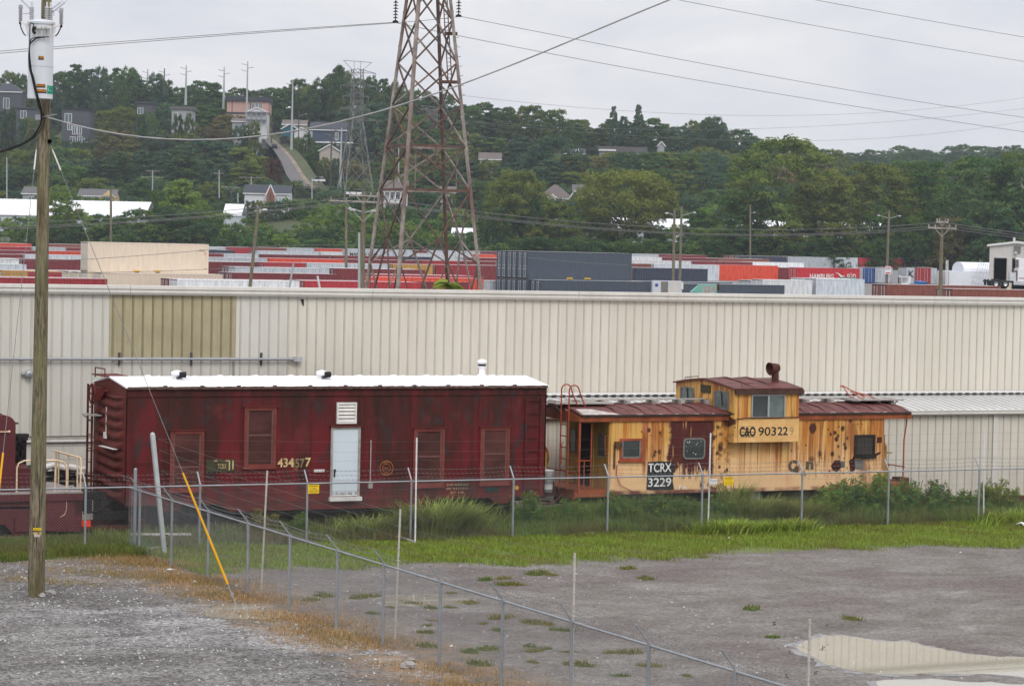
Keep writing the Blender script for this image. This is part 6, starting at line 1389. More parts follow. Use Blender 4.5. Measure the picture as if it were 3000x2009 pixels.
for d, w_, dep, hc in ROWS:
    s = -90
    while s < 330:
        size = 40 if rc.random() < .7 else 20; L_ = 12.19 if size == 40 else 6.06
        for k in range(dep):
            p = yard_pt(s, d + 2.55 * k); q = px(p + U * L_ / 2)
            if not (-160 < q[0] < 3160): continue
            if d < 345 and q[0] > (2560 if d == 168 else 2200): continue       # open yard in front of the repair shed
            if d >= 300 and d < 360 and q[0] > 2290: continue
            if d < 250 and (200 < q[0] < 640 or 1300 < q[0] < 2120): continue
            if d == 392 and 2300 < q[0]: continue
            col = rc.choices(cn, cw)[0] if not (d < 240 and (q[0] > 1950 or 200 < q[0] < 1050)) else rc.choice(['white', 'light grey', 'white', 'maroon']); sw = side_word(q[0]); lab = f'{col} container in the {w_} yard row, {sw}'
            o = container(p, col, size, hc, lab, f'{col} containers in the {w_} yard row, {sw}', TH + rc.uniform(-.01, .01), v=rc.uniform(.8, 1.2))
        s += L_ + rc.uniform(.15, .6) + (rc.uniform(2, 9) if rc.random() < .12 else 0)
def lettered(x, y, Y, col, word, lab, h_=.8, s0=1.2, size=40, wid=None, mat='whitel', z0=.9):
    p = at(x, y, Y) if x else bg + NA * 8.7 - UA * 2.7; r_ = thing('shipping_container', lab, 'container', p, TH, 'containers with large lettering'); o = link('body', CM[(size, 's')], None, r_); o.color = CC[col] + (1,)
    text_part('lettering', word, MAT[mat], r_, s0, -.02, z0, h_, width=wid, bold=.02)
lettered(1018, 772, 455, 'light grey', 'MAERSK LINE', 'light grey container with dark lettering left of the lattice tower', .55, .4, 40, 5.2, 'blackl', 1.35)
lettered(2219, 828, 440, 'maroon', 'CAI', 'maroon container with white lettering left of the bright red one', .62, 2.2, 20, 1.0)
lettered(1085, 888, 258, 'orange red', 'HA', 'orange red container with white lettering at the foot of the lattice tower', .9, 5.6, 40, 2.6, 'whitel', .2)
lettered(None, 0, 0, 'light grey', 'MAERSK', 'light grey container with big dark lettering left of the grey stack', 1.1, .8, 40, 5.6, 'blackl', .5)
lettered(6, 868, 262, 'ochre', 'm', 'ochre container with a black letter at the left edge', 1.2, 2.6, 20, 2.0, 'blackl', .5)
lettered(82, 825, 264, 'red', '', 'bright red container right of the ochre one at the left edge', size=40) if False else container(at(82, 872, 263), 'red', 40, 's', 'bright red container between the ochre one and the tan stack', 'red containers at the left edge')
# ends and sides right of the red one
for x, col, lab, sz in ((2527, 'light grey', 'light grey container end just right of the bright red lettered container', 20), (2560, 'blue', 'blue container end second right of the bright red lettered container', 20), (2606, 'light grey', 'light grey container behind the lamp pole with the white sign', 20), (2724, 'red', 'red container end left of the white dome shelter', 20)):
    container(at(x, 830, 436), col, sz, 's', lab, 'containers beside the repair yard', TH + .9)
lettered(2655, 830, 436, 'light grey', 'K', 'light grey container with one big dark letter beside the repair yard', 1.1, .4, 20, 1.1, 'blackl', 1.0)
for x, yt, Y, lab in ((2600, 833, 232, 'brown container roof line low over the wall below the big lettered container'), (2792, 846, 214, 'brown container nearest the wall at the right edge')):
    p = at(x, yt, Y); container((p[0], Y, p[2] - 2.9), 'brown', 40, 'h', lab, 'brown containers close behind the right part of the wall')
# ------------------------------------------------------------------ repair yard at the right
MAT['shedwall'] = paint('shed_wall', (.52, .50, .47), .5, .08, .5, dirt=(.4, .38, .35), dirt_amt=.3); MAT['shedtrim'] = paint('shed_trim', (.62, .61, .59), .5, .05)
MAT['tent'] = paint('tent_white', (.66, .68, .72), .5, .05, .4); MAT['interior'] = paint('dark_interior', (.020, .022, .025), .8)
def repair_shed():
    Y = 400.; a, c = at(2897, 820, Y), at(3090, 820, Y); zb = zg(a[0], Y) - .3; zt = at(2897, 722, Y)[2]; zp = at(2977, 713, Y)[2]; W = c[0] - a[0]; x0 = a[0]
    root = thing('repair_shed', 'cream metal repair shed with two dark open bays at the right edge', 'shed', (x0, Y, zb), R(-14), org=(x0, Y, zb)); D_ = 18
    zd = at(2910, 757, Y)[2]; bays = [(at(2911, 800, Y)[0], at(2948, 800, Y)[0]), (at(2964, 800, Y)[0], at(3006, 800, Y)[0])]
    b = MB(); xs = [x0, bays[0][0], bays[0][1], bays[1][0], bays[1][1], x0 + W]
    for i in (0, 2, 4): b.box(xs[i], xs[i + 1], Y, Y + .3, zb, zd)
    xm = at(2977, 713, Y)[0]; b.prism_xz([(x0, zd), (x0 + W, zd), (x0 + W, zt), (xm, zp), (x0, zt)], Y, Y + .3)
    b.box(x0, x0 + .3, Y + .3, Y + D_, zb, zt); b.box(x0 + W - .3, x0 + W, Y + .3, Y + D_, zb, zt); b.box(x0, x0 + W, Y + D_ - .3, Y + D_, zb, zt)
    q = x0 + .3
    while q < x0 + W: 
        b.box(q, q + .06, Y - .03, Y, zd if any(l - .05 < q < r_ + .05 for l, r_ in bays) else zb, zt - .05); q += .6
    b.build('wall', MAT['shedwall'], root)
    b = MB(); b.prism_xz([(x0 - .4, zt), (xm, zp + .0), (x0 + W + .4, zt), (x0 + W + .4, zt + .3), (xm, zp + .35), (x0 - .4, zt + .3)], Y - .4, Y + D_); b.build('roof', MAT['shedtrim'], root)
    for l, r_ in bays:
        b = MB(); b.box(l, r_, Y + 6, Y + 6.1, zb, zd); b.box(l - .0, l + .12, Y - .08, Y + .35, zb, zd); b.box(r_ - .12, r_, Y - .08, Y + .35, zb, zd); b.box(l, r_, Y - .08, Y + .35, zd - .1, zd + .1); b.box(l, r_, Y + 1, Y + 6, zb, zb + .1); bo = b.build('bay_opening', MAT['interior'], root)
        b = MB(); b.cyl((l - .5, Y - .6, zb), (l - .5, Y - .6, zb + 1.2), .12, 8); b.build('bollard', MAT['signyel'], root)
    b = MB(); p = at(2979, 732, Y); b.box(p[0] - .5, p[0] + .5, Y - .15, Y - .03, p[2] - .5, p[2] + .6); b.build('wall_vent', MAT['windowgrey'], root)
    b = MB(); p = at(2979, 738, Y); b.ball((p[0] - .2, Y - .4, p[2] - .2), .25, 8); b.build('flood_lamp', MAT['lampgrey'], root)
    b = MB(); p = at(2967, 700, Y); b.cyl((p[0], Y + 3, zt), (p[0], Y + 3, p[2] + .3), .18, 8); b.build('flue_pipe', MAT['lampgrey'], root)
    b = MB(); b.lathe((bays[0][1] - 1.2, Y + .4, zb + 1.1), [(.45, -.2), (.85, -.2), (.95, 0), (.85, .2), (.45, .2), (.45, -.2)], 18, 'y'); b.wthing('tyre', MAT['black'], 'big black tyre standing in the open bay of the repair shed', 'tyre')
repair_shed()
def dome():
    Y = 440.; root = thing('dome_shelter', 'white rounded fabric shelter beside the repair shed', 'shelter', (at(2840, 830, Y)[0], Y, zg(at(2840, 830, Y)[0], Y) - .2)); o_ = np.array(root.location)
    x0, x1 = at(2778, 800, Y)[0] - o_[0], at(2897, 800, Y)[0] - o_[0]; zt, zm = at(2850, 768, Y)[2] - o_[2], at(2850, 796, Y)[2] - o_[2]
    b = MB(); n = 12; pr = [(-6, zm)] + [(-6 * math.cos(math.pi * i / n), zm + (zt - zm) * math.sin(math.pi * i / n) ** .8) for i in range(1, n)] + [(6, zm)]
    b.prism_yz(pr, x0 + 1.6, x1 + .6); b.build('fabric_roof', MAT['tent'], root)
    b = MB(); b.box(x0 - .8, x1 + 1, -6.05, 6.05, -.2, zm + .08); b.build('wall', MAT['tent'], root)
    b = MB()
    for k in range(6): b.bar((x1 - 4 + k * .55, -6.4, 0), (x1 - 2.6 + k * .3, -6.4, zm + 2 - k * .2), .07)
    for k in range(4): b.bar((x1 - 4, -6.4, 1 + k * .9), (x1 - 1, -6.4, .6 + k), .05)
    b.build('ladder_frame', MAT['lampgrey'], root)
    b = MB()
    for x in (2772, 2776.5): p = at(x, 790, Y - 7); b.bar((p[0] - o_[0], -7, 0), (p[0] - o_[0], -7, at(x, 762, Y - 7)[2] - o_[2]), .14)
    b.build('mast', MAT['whitemetal'], root)
dome()
MAT['truckwhite'] = paint('truck_white', (.70, .70, .71), .25, .05, .5); MAT['chrome'] = paint('chrome', (.55, .56, .57), .2, .1, 2, .6); MAT['carglass'] = paint('car_glass', (.015, .018, .02), .08)
def tractor():
    Y = 372.; p = at(2888, 842, Y); zb = p[2]; root = thing('truck_tractor', 'white semi truck tractor parked in front of the repair shed', 'truck', (p[0], Y, zb), R(4)); wb = MAT['truckwhite']
    b = MB(); b.box(0, 8.6, .75, .95, .75, 1.0); b.box(0, 8.6, 1.55, 1.75, .75, 1.0); b.prism_xz([(1.0, 1.05), (2.4, 1.05), (2.2, 1.22), (1.2, 1.22)], .7, 1.8); b.build('chassis', MAT['darkmetal'], root)
    for x in (1.5, 2.85, 7.3):
        for y, w_ in ((.05, .5), (1.95, .5)) if x < 5 else ((.1, .3), (2.1, .3)):
            b = MB(); b.lathe((x, y, .52), [(.3, 0), (.5, .0), (.53, .08), (.53, w_ - .08), (.5, w_), (.3, w_)], 18, 'y'); wh = b.build('wheel', MAT['black'], root); b = MB(); b.lathe((x, y, .52), [(.02, .12), (.2, .1), (.31, .02), (.31, w_ - .02), (.02, w_ - .1)], 14, 'y'); b.build('rim', MAT['chrome'], wh)
    b = MB(); b.prism_xz([(4.6, 1.0), (7.0, 1.0), (7.0, 1.9), (6.6, 2.75), (4.6, 2.75)], .1, 2.4); cab = b.build('cab', wb, root)
    b = MB(); b.prism_xz([(6.95, .9), (8.6, .7), (8.7, 1.5), (8.2, 1.75), (6.98, 1.9)], .35, 2.15); b.build('hood', wb, root)
    b = MB(); b.prism_xz([(4.75, 2.75), (6.3, 2.75), (5.95, 4.0), (5.6, 4.25), (4.9, 4.25), (4.7, 4.1)], .2, 2.3); b.build('wind_deflector', wb, root)
    b = MB(); b.box(4.66, 4.705, .45, 2.05, 2.95, 4.0); b.build('deflector_opening', MAT['windowgrey'], root)
    b = MB(); b.box(5.7, 6.55, .06, .105, 1.85, 2.55); b.box(4.57, 4.605, .5, 1.0, 1.8, 2.5); b.box(4.57, 4.605, 1.4, 2.0, 1.8, 2.5); b.build('window', MAT['carglass'], cab)
    b = MB(); b.box(4.0, 6.9, -.02, .5, .45, 1.0); b.cyl((4.9, .3, .7), (6.4, .3, .7), .34, 14); b.build('fuel_tank', MAT['chrome'], root)
    b = MB(); b.box(4.7, 8.0, .06, .098, 1.35, 1.45); b.build('red_stripe', paint('stripe_maroon', (.2, .02, .03), .4), root)
    b = MB(); b.box(.3, .5, .1, .7, .3, 1.15); b.box(.3, .5, 1.8, 2.4, .3, 1.15); b.build('mud_flap', MAT['black'], root)
    b = MB(); b.box(3.5, 4.4, .4, 1.2, 1.0, 2.2); b.build('equipment_rack', MAT['lampgrey'], root)
    b = MB(); b.box(3.7, 4.2, 1.3, 2.1, 1.0, 1.9); b.build('fluid_tank', MAT['cream'], root)
tractor()
def dumpster(x, y, Y, w_, h_, col, label, name='dumpster', lid=True):
    p = at(x, y, Y); root = thing(name, label, 'dumpster' if name == 'dumpster' else 'bin', (p[0], Y, zg(p[0], Y)), .2)
    b = MB(); b.prism_yz([(0, 0), (2, 0), (2.2, h_), (-.2, h_ * .85)], 0, w_); 
    for k in range(4): b.box(w_ * (k + .5) / 4 - .06, w_ * (k + .5) / 4 + .06, -.12, 0, .1, h_ * .7)
    b.build('body', col, root); b = MB(); b.prism_yz([(-.25, h_ * .85), (2.25, h_), (2.25, h_ + .1), (-.25, h_ * .85 + .1)], -.05, w_ * .49); b.prism_yz([(-.25, h_ * .85), (2.25, h_), (2.25, h_ + .1), (-.25, h_ * .85 + .1)], w_ * .51, w_ + .05); b.build('lid', col, root)
dumpster(2472, 842, 395, 2.3, 1.35, paint('bin_green', (.008, .075, .030), .5), 'dark green dumpster in front of the bright red lettered container')
dumpster(2693, 832, 415, 1.15, .75, paint('bin_blue', (.008, .14, .42), .5), 'small bright blue bin in front of the container with one big letter')
p = at(2638, 834, 395); b = MB()
for pr, y0, y1 in (([(0, 0), (0, .95), (.12, 1.15), (1.35, 1.15), (1.5, .9), (1.5, 0), (1.3, 0), (1.3, .9), (.2, .9), (.2, 0)], 0, .08), ([(0, 0), (0, .95), (.12, 1.15), (1.35, 1.15), (1.5, .9), (1.5, 0)], 1.2, 2.4)): b.prism_xz([(p[0] + x, zg(p[0], 395) + .7 + z) for x, z in pr], 395 + y0, 395 + y1)
b.box(p[0] + .1, p[0] + 1.4, 395.1, 397, zg(p[0], 395), zg(p[0], 395) + .75); b.box(p[0], p[0] + .1, 395, 397.4, zg(p[0], 395) + .7, zg(p[0], 395) + 1.6); b.box(p[0] + .1, p[0] + 1.4, 395, 397.4, zg(p[0], 395) + 1.75, zg(p[0], 395) + 1.83)
b.wthing('camper_shell', MAT['truckwhite'], 'white pickup camper shell standing in the yard beside the lamp pole', 'camper shell')
def cabinet():
    Y = 150.; p = at(2040, 856, Y); zb = p[2] - 1.0; root = thing('machine_cabinet', 'small teal machine cabinet peeking over the warehouse roof', 'cabinet', (p[0], Y, zb)); teal = paint('teal', (.15, .36, .31), .5, .15, 2)
    W = at(2100, 850, Y)[0] - p[0]; H = at(2070, 834, Y)[2] - zb; b = MB(); b.box(.15, W, 0, 1.2, 0, H); b.prism_xz([(.15, H - .05), (-.3, H - .45), (.15, H - .45)], 0, 1.2); b.build('body', teal, root)
    b = MB(); b.box(.35, .68, -.02, 0, .2, H - .08); b.box(.74, W - .1, -.02, 0, .2, H - .08); b.build('vent', MAT['greyframe'], root); b = MB(); b.box(W + .02, W + .14, -.03, .1, H - .3, H + .06); b.build('side_box', MAT['rustmetal'], root)
cabinet()
def reefer():
    Y = 250.; p = at(1912, 854, Y); zb = zg(p[0], Y); root = thing('refrigeration_unit', 'pale grey refrigeration units between the grey stack and the teal cabinet', 'refrigeration unit', (p[0], Y, zb)); W = at(1998, 850, Y)[0] - p[0]; H = at(1950, 823, Y)[2] - zb
    b = MB(); b.box(0, W, 0, 2.4, 0, H, .02); b.build('body', paint('reefer_grey', (.50, .51, .54), .5, .08, 1), root); b = MB(); b.box(W * .28, W * .52, -.03, 0, .3, H - .05); b.build('grille', MAT['windowgrey'], root); b = MB(); b.box(W * .56, W * .9, -.03, 0, .3, H - .05); b.build('panel', MAT['shedwall'], root)
    b = MB(); b.box(W * .97, W * 1.04, -.1, .2, H - .75, H - .1); b.box(-.1, W * .2, -.25, 0, .35, .5); b.build('meter_box', MAT['whitemetal'], root); b = MB(); b.lathe((W * .13, -.02, H - .4), [(.01, 0), (.16, .0), (.16, .02)], 12, 'y'); b.build('emblem', paint('emblem_blue', (.05, .08, .35), .5), root)
reefer()
# young tree of heaven behind the roof edge
def sapling():
    Y = 104.; p = at(1312, 850, Y); zb = zg(p[0], Y); root = thing('sapling', 'feathery young tree showing above the warehouse roof at the tower foot', 'tree', (p[0], Y, zb)); rg = np.random.RandomState(3); H = at(1312, 822, Y)[2] - zb
    b = MB(); b.tube([(0, 0, 0), (.03, 0, H * .6), (.0, 0, H)], [.06, .045, .02], 6); b.build('trunk', MAT['bark'], root); V, Fc, A = [], [], []; off = 0
    for k in range(15):
        an = k * 2.4; L_ = rg.uniform(.55, .85); z0 = H - rg.uniform(0, .35); ns = 16
        for i in range(1, ns):
            f = i / ns; c = np.array([math.cos(an) * L_ * f, math.sin(an) * L_ * f, z0 + .22 * f - .38 * f * f])
            for sg in (-1, 1):
                pr = np.array([-math.sin(an), math.cos(an), -.25]) * sg; d = np.array([math.cos(an), math.sin(an), 0]); l_ = .2 * (1 - .5 * abs(f - .4)); w_ = .032
                V += [c - d * w_, c + d * w_, c + pr * l_ + d * (w_ * .8), c + pr * l_ - d * .01]; Fc.append([off, off + 1, off + 2, off + 3]); off += 4; A += [rg.uniform(.8, 1.25)] * 4
    me = mesh_np('crown', V, Fc, False, A); me.materials.append(MAT['leaf']); c = link('crown', me, None, root); c.color = (.26, .34, .06, 1)
sapling()

# ------------------------------------------------------------------ houses on the hill
HM = {}
def hpaint(name, col): 
    if name not in HM: HM[name] = paint('house_' + name, col, .7, .10, .25, dirt=tuple(c * .7 for c in col), dirt_amt=.3)
    return HM[name]
hc_ = {'dark': (.066, .070, .080), 'navy': (.050, .066, .100), 'white': (.58, .59, .60), 'grey': (.30, .31, .33), 'pink': (.46, .285, .235), 'yellow': (.56, .42, .215), 'teal': (.02, .11, .14), 'beige': (.36, .32, .27), 'brick': (.22, .085, .055), 'roofgrey': (.105, .098, .098), 'roofdark': (.040, .044, .055), 'roofbrown': (.120, .098, .088), 'trim': (.68, .68, .68), 'glass': (.10, .13, .15), 'tealwin': (.06, .22, .24)}
for k, v in hc_.items(): hpaint(k, v)
KEEP = []; FRONT = []
def house(label, x0, x1, ytop, yeave, ybase, Y, wall, roof, kind='gable', depth=9., wins=(), ry=.15, extra=None, cat='house', name='house', keep=True, low=None, wcol='glass'):
    """x0..x1 width, ytop ridge, yeave eave, ybase visible foot (image px) Y metres away; wins: (fx0, fx1, fz0, fz1) fractions of the front wall"""
    a, c = at(x0, ybase, Y), at(x1, ybase, Y); W = c[0] - a[0]; zb = min(a[2], c[2]); zf = min(zb - .5, zg((a[0] + c[0]) / 2, Y + depth / 2) - .5); he = at((x0 + x1) / 2, yeave, Y)[2] - zb; hr = at((x0 + x1) / 2, ytop, Y)[2] - zb
    root = thing(name, label, cat, (a[0], Y, zb), 0.); b = MB(); b.box(0, W, 0, depth, zf - zb, he)
    if kind == 'gablefront': b.prism_xz([(0, he), (W, he), (W / 2, hr - .15)], 0, depth)
    if kind == 'gable': b.prism_yz([(0, he), (depth, he), (depth / 2, hr - .15)], 0, W)
    b.build('wall', HM[wall], root); r_ = MB(); o = .45
    if kind == 'gable': r_.prism_yz([(-o, he - .1), (depth / 2, hr), (depth + o, he - .1), (depth + o, he - .3), (depth / 2, hr - .2), (-o, he - .3)], -o, W + o)
    elif kind == 'gablefront': r_.prism_xz([(-o, he - .1), (W / 2, hr), (W + o, he - .1), (W + o, he - .32), (W / 2, hr - .22), (-o, he - .32)], -o, depth + o)
    elif kind == 'hip':
        i = min(W, depth) * .45; vs = [(-o, -o, he), (W + o, -o, he), (W + o, depth + o, he), (-o, depth + o, he), (i, depth / 2, hr), (W - i, depth / 2, hr)]
        r_.put(vs, [(0, 1, 5, 4), (1, 2, 5), (2, 3, 4, 5), (3, 0, 4), (3, 2, 1, 0)])
    elif kind == 'shed': r_.prism_xz([(-o, hr - .2), (W + o, he), (W + o, he + .25), (-o, hr + .05)], -o, depth + o); r_.prism_xz([(0, he - .01), (W, he - .01), (W, he + .01), (0, hr - .18)], 0, depth)
    else: r_.box(-o, W + o, -o, depth + o, he, max(he + .3, hr))
    r_.build('roof', HM[roof], root)
    if kind in ('gable', 'gablefront', 'hip'):
        t_ = MB(); 
        if kind == 'gablefront':
            for s_ in (0, 1): q0, q1 = ((-o, he - .2), (W / 2, hr - .1)) if s_ == 0 else ((W / 2, hr - .1), (W + o, he - .2)); t_.bar((q0[0], -o - .03, q0[1]), (q1[0], -o - .03, q1[1]), .1, .3)
        else: t_.box(-o, W + o, -o - .04, -o, he - .34, he - .08)
        t_.build('trim', HM['trim'], root)
    for (f0, f1, g0, g1) in wins:
        q0, q1, z0, z1 = W * f0, W * f1, he * g0, he * g1; w_ = MB(); t_ = .13
        w_.box(q0, q1, -.08, 0, z1 - t_, z1); w_.box(q0, q1, -.08, 0, z0, z0 + t_); w_.box(q0, q0 + t_, -.08, 0, z0, z1); w_.box(q1 - t_, q1, -.08, 0, z0, z1); w_.box((q0 + q1) / 2 - .05, (q0 + q1) / 2 + .05, -.07, 0, z0, z1); fo = w_.build('window', HM['trim'], root)
        p = MB(); p.box(q0 + t_, q1 - t_, -.03, -.004, z0 + t_, z1 - t_); p.build('pane', HM[wcol], fo)
    if extra: extra(root, W, he, hr, depth)
    if keep: KEEP.append((x0, x1, ytop, low or ybase, Y)); FRONT.append((x0, x1, low or ybase, Y))
    return root
def porch(n=5, col='trim'):
    def f(root, W, he, hr, d):
        b = MB(); b.box(0, W, -2.0, 0, he * .46, he * .5); b.box(0, W, -2, 0, he - .3, he); b.box(0, W, -2, -1.9, he * .5, he * .62)
        for k in range(n): q = W * k / (n - 1); b.box(q - .12, q + .12, -2, -1.76, -.5, he)
        b.build('porch', HM[col], root)
    return f
def gables(lst, colr):
    def f(root, W, he, hr, d):
        for (f0, f1, zt, y0) in lst:
            b = MB(); q0, q1 = W * f0, W * f1; b.prism_xz([(q0, -.3), (q1, -.3), (q1, he * .8), ((q0 + q1) / 2, zt), (q0, he * .8)], y0, .5); b.build('gable_wing', HM[colr], root)
            b = MB(); b.bar((q0 - .3, y0 - .06, he * .8 - .2), ((q0 + q1) / 2, y0 - .06, zt + .15), .12, .28); b.bar((q1 + .3, y0 - .06, he * .8 - .2), ((q0 + q1) / 2, y0 - .06, zt + .15), .12, .28); b.build('trim', HM['trim'], root)
    return f
house('dark house with a hipped roof and white window at the left edge', -30, 62, 243, 268, 345, 880, 'dark', 'roofdark', 'hip', wins=((.42, .62, .35, .75),), low=318)
house('low dark modern house with a pale sliding window beside the wooden pole', 47, 132, 316, 320, 352, 870, 'dark', 'roofdark', 'flat', wins=((.15, .36, .15, .85),), low=345)
house('black modern house with many white framed windows right of the wooden pole', 180, 262, 317, 323, 424, 845, 'dark', 'roofdark', 'shed', wins=((.10, .36, .64, .90), (.2, .36, .42, .6), (.38, .54, .3, .55), (.56, .72, .3, .55), (.3, .5, .04, .24), (.56, .74, .06, .26), (.8, .95, .05, .2)), low=408)
house('dark house with one white window half hidden by trees', 400, 446, 298, 304, 345, 865, 'dark', 'roofdark', 'flat', wins=((.05, .42, .25, .7),), low=334)
house('pale grey house mostly hidden behind trees left of the pink building', 502, 562, 312, 322, 378, 870, 'grey', 'roofgrey', 'flat', wins=((.1, .3, .5, .85), (.6, .85, .1, .4)), low=336)
house('large pink building with flat dark roof at the top of the hill road', 664, 784, 284, 296, 362, 925, 'pink', 'roofdark', 'flat', 14, wins=((.60, .68, .62, .92), (.69, .77, .62, .92), (.78, .86, .62, .92)), low=338, cat='building', name='building', extra=lambda r_, W, he, hr, d: (lambda b: b.build('band', HM['roofdark'], r_))(MB().box(0, W, -.15, 0, he * .42, he * .5).box(-.6, W + .6, -.9, 0, he, he + .8).box(W * .12, W * .135, -.12, 0, 0, he)))
house('white house with grey hipped roof and porch below the pink building', 722, 782, 314, 328, 372, 890, 'white', 'roofgrey', 'gablefront', extra=porch(5, 'grey'), low=356)
house('small brown roofed house at the crest of the road', 680, 722, 345, 355, 378, 895, 'grey', 'roofbrown', 'gable', low=366)
house('teal house with white gable trim by the parked cars', 826, 872, 363, 378, 405, 868, 'teal', 'roofgrey', 'gablefront', low=402)
house('grey roofed house behind the teal one', 828, 896, 350, 364, 385, 890, 'beige', 'roofbrown', 'gable', low=370)
house('white house with dark roof right of the steel pole', 862, 902, 372, 385, 412, 862, 'white', 'roofdark', 'gablefront', wins=((.6, .85, .2, .5),), low=399)
house('big dark blue house with white band and windows', 908, 1012, 356, 380, 432, 858, 'navy', 'roofdark', 'gable', 11, wins=((.70, .80, .42, .86), (.72, .83, .02, .18), (.0, .06, .4, .9)), low=418, extra=lambda r_, W, he, hr, d: MB().box(-.2, W + 2.5, -.5, 0, he * .26, he * .33).build('white_band', HM['trim'], r_))
house('small beige house with a low gable below the dark blue one', 936, 994, 423, 442, 470, 838, 'beige', 'roofbrown', 'gablefront', wins=((.55, .72, .35, .9),), low=460)
house('pale yellow house with grey roof and blue shutters', 230, 336, 553, 573, 592, 745, 'yellow', 'roofgrey', 'gable', wins=((.14, .30, .1, .8), (.44, .54, .05, .85), (.74, .9, .1, .8)), extra=lambda r_, W, he, hr, d: (MB().prism_xz([(W * .66, he - .1), (W * .98, he - .1), (W * .82, hr - .5)], -.7, 1).build('front_gable', HM['yellow'], r_), [MB().box(W * q - .3, W * q, -.09, 0, he * .1, he * .8).build('shutter', HM['tealwin'], r_) for q in (.14, .325, .74, .925)]), low=584)
house('grey roofed house half hidden behind the wooden pole', 66, 106, 546, 566, 590, 748, 'grey', 'roofgrey', 'gable', wins=((.4, .95, .1, .6),), low=582)
house('brick chapel with white gable trim and teal windows', 716, 848, 541, 566, 596, 735, 'white', 'roofdark', 'gable', wins=((.68, .74, .1, .6), (.76, .82, .1, .6), (.84, .90, .1, .6), (.92, .98, .1, .6)), wcol='tealwin', cat='chapel', name='chapel', extra=lambda r_, W, he, hr, d: (gables([(.50, .67, he * 1.75, -1.5)], 'brick')(r_, W, he, hr, d), MB().prism_xz([(W * .57, .8), (W * .60, .8), (W * .60, 2.6), (W * .585, 3.4), (W * .57, 2.6)], -1.56, -1.5).build('arched_window', HM['dark'], r_)), low=586)
house('tall white house with a two storey porch behind the rusty tower', 1126, 1190, 528, 560, 626, 738, 'white', 'roofbrown', 'gable', wins=((.2, .4, .55, .85), (.5, .7, .55, .85)), extra=porch(5), low=606)
house('grey roof among the trees behind the rusty tower', 1290, 1332, 545, 562, 580, 745, 'beige', 'roofbrown', 'gable', low=568)
house('dark brown roof showing between trees right of the rusty tower', 1405, 1466, 446, 466, 480, 855, 'beige', 'roofbrown', 'gable', low=468)
house('house with a big brown hipped roof above the olive tree', 1578, 1676, 540, 580, 606, 745, 'beige', 'roofbrown', 'hip', 11, low=580, extra=lambda r_, W, he, hr, d: (MB().box(W * .84, W * .93, -1.2, -.3, -1.5, he).build('white_column', HM['trim'], r_), gables([(.16, .62, he * 1.35, -.5)], 'beige')(r_, W, he, hr, d)))
house('small teal gable with white trim beside the brown hipped roof', 1672, 1694, 556, 580, 596, 742, 'teal', 'roofbrown', 'gablefront', low=588)
house('dark roof behind the teal gable', 1680, 1740, 540, 566, 590, 756, 'grey', 'roofgrey', 'gable', low=572)
house('dark blue cottage with white trim high among the trees', 1652, 1712, 433, 449, 472, 860, 'navy', 'roofdark', 'gable', wins=((.42, .5, .1, .8), (.80, .93, .2, .8)), low=464, extra=gables([(.52, .78, 4.4, -.8)], 'navy'))
house('long grey building with pale roof edge on the ridge', 1757, 1892, 430, 446, 462, 872, 'grey', 'roofgrey', 'flat', low=450, extra=lambda r_, W, he, hr, d: MB().box(-.4, W * .35, -.6, .2, he + .2, he + .8).build('pale_edge', HM['trim'], r_))
house('narrow grey house on the right ridge', 1928, 1946, 414, 428, 452, 900, 'grey', 'roofbrown', 'gablefront', low=448)
MAT['warewhite'] = paint('white_roof', (.70, .70, .72), .5, .05, .15)
def longroof(label, x0, x1, y0, y1, yb, Y, depth=22.):
    a, c = at(x0, y1, Y), at(x1, y1, Y); zb = zg(a[0], Y); zr = at(x0, y0, Y + depth / 2)[2]; L_ = c[0] - a[0]; root = thing('long_shed', label, 'building', (a[0], Y, zb)); h = a[2] - zb
    b = MB(); b.box(0, L_, 0, depth, -2, h); b.build('wall', hpaint('shedblue', (.42, .46, .48)), root); b = MB(); b.prism_yz([(-.3, h), (depth / 2, zr - zb), (depth + .3, h), (depth + .3, h - .2), (depth / 2, zr - zb - .2), (-.3, h - .2)], -.3, L_ + .3)
    for k in range(int(L_ / 3)): b.prism_yz([(-.3, h + .02), (depth / 2, zr - zb + .12), (depth + .3, h)], k * 3 + 1, k * 3 + 1.15)
    b.build('roof', MAT['warewhite'], root)
longroof('long low white roofed building behind the trees at the left', -60, 420, 581, 627, 640, 700, 26)
longroof('white roofed building glimpsed through trees left of the chapel', 655, 705, 597, 630, 640, 700, 14)
longroof('white roofed building showing under the spreading olive tree', 1790, 2020, 637, 668, 690, 690, 16)
longroof('white roofed building glimpsed through the big trees at the right', 2130, 2620, 643, 690, 700, 705, 16)
longroof('small grey roofed building left of the spreading olive tree', 1598, 1665, 638, 660, 670, 690, 12)
longroof('low pale roof behind the rusty tower legs', 1325, 1385, 667, 682, 690, 690, 12)
KEEP += [(20, 100, 583, 640, 700), (215, 365, 590, 612, 700), (655, 705, 600, 625, 700), (1810, 1960, 638, 662, 690), (2140, 2500, 645, 668, 705), (1330, 1385, 668, 682, 690)]

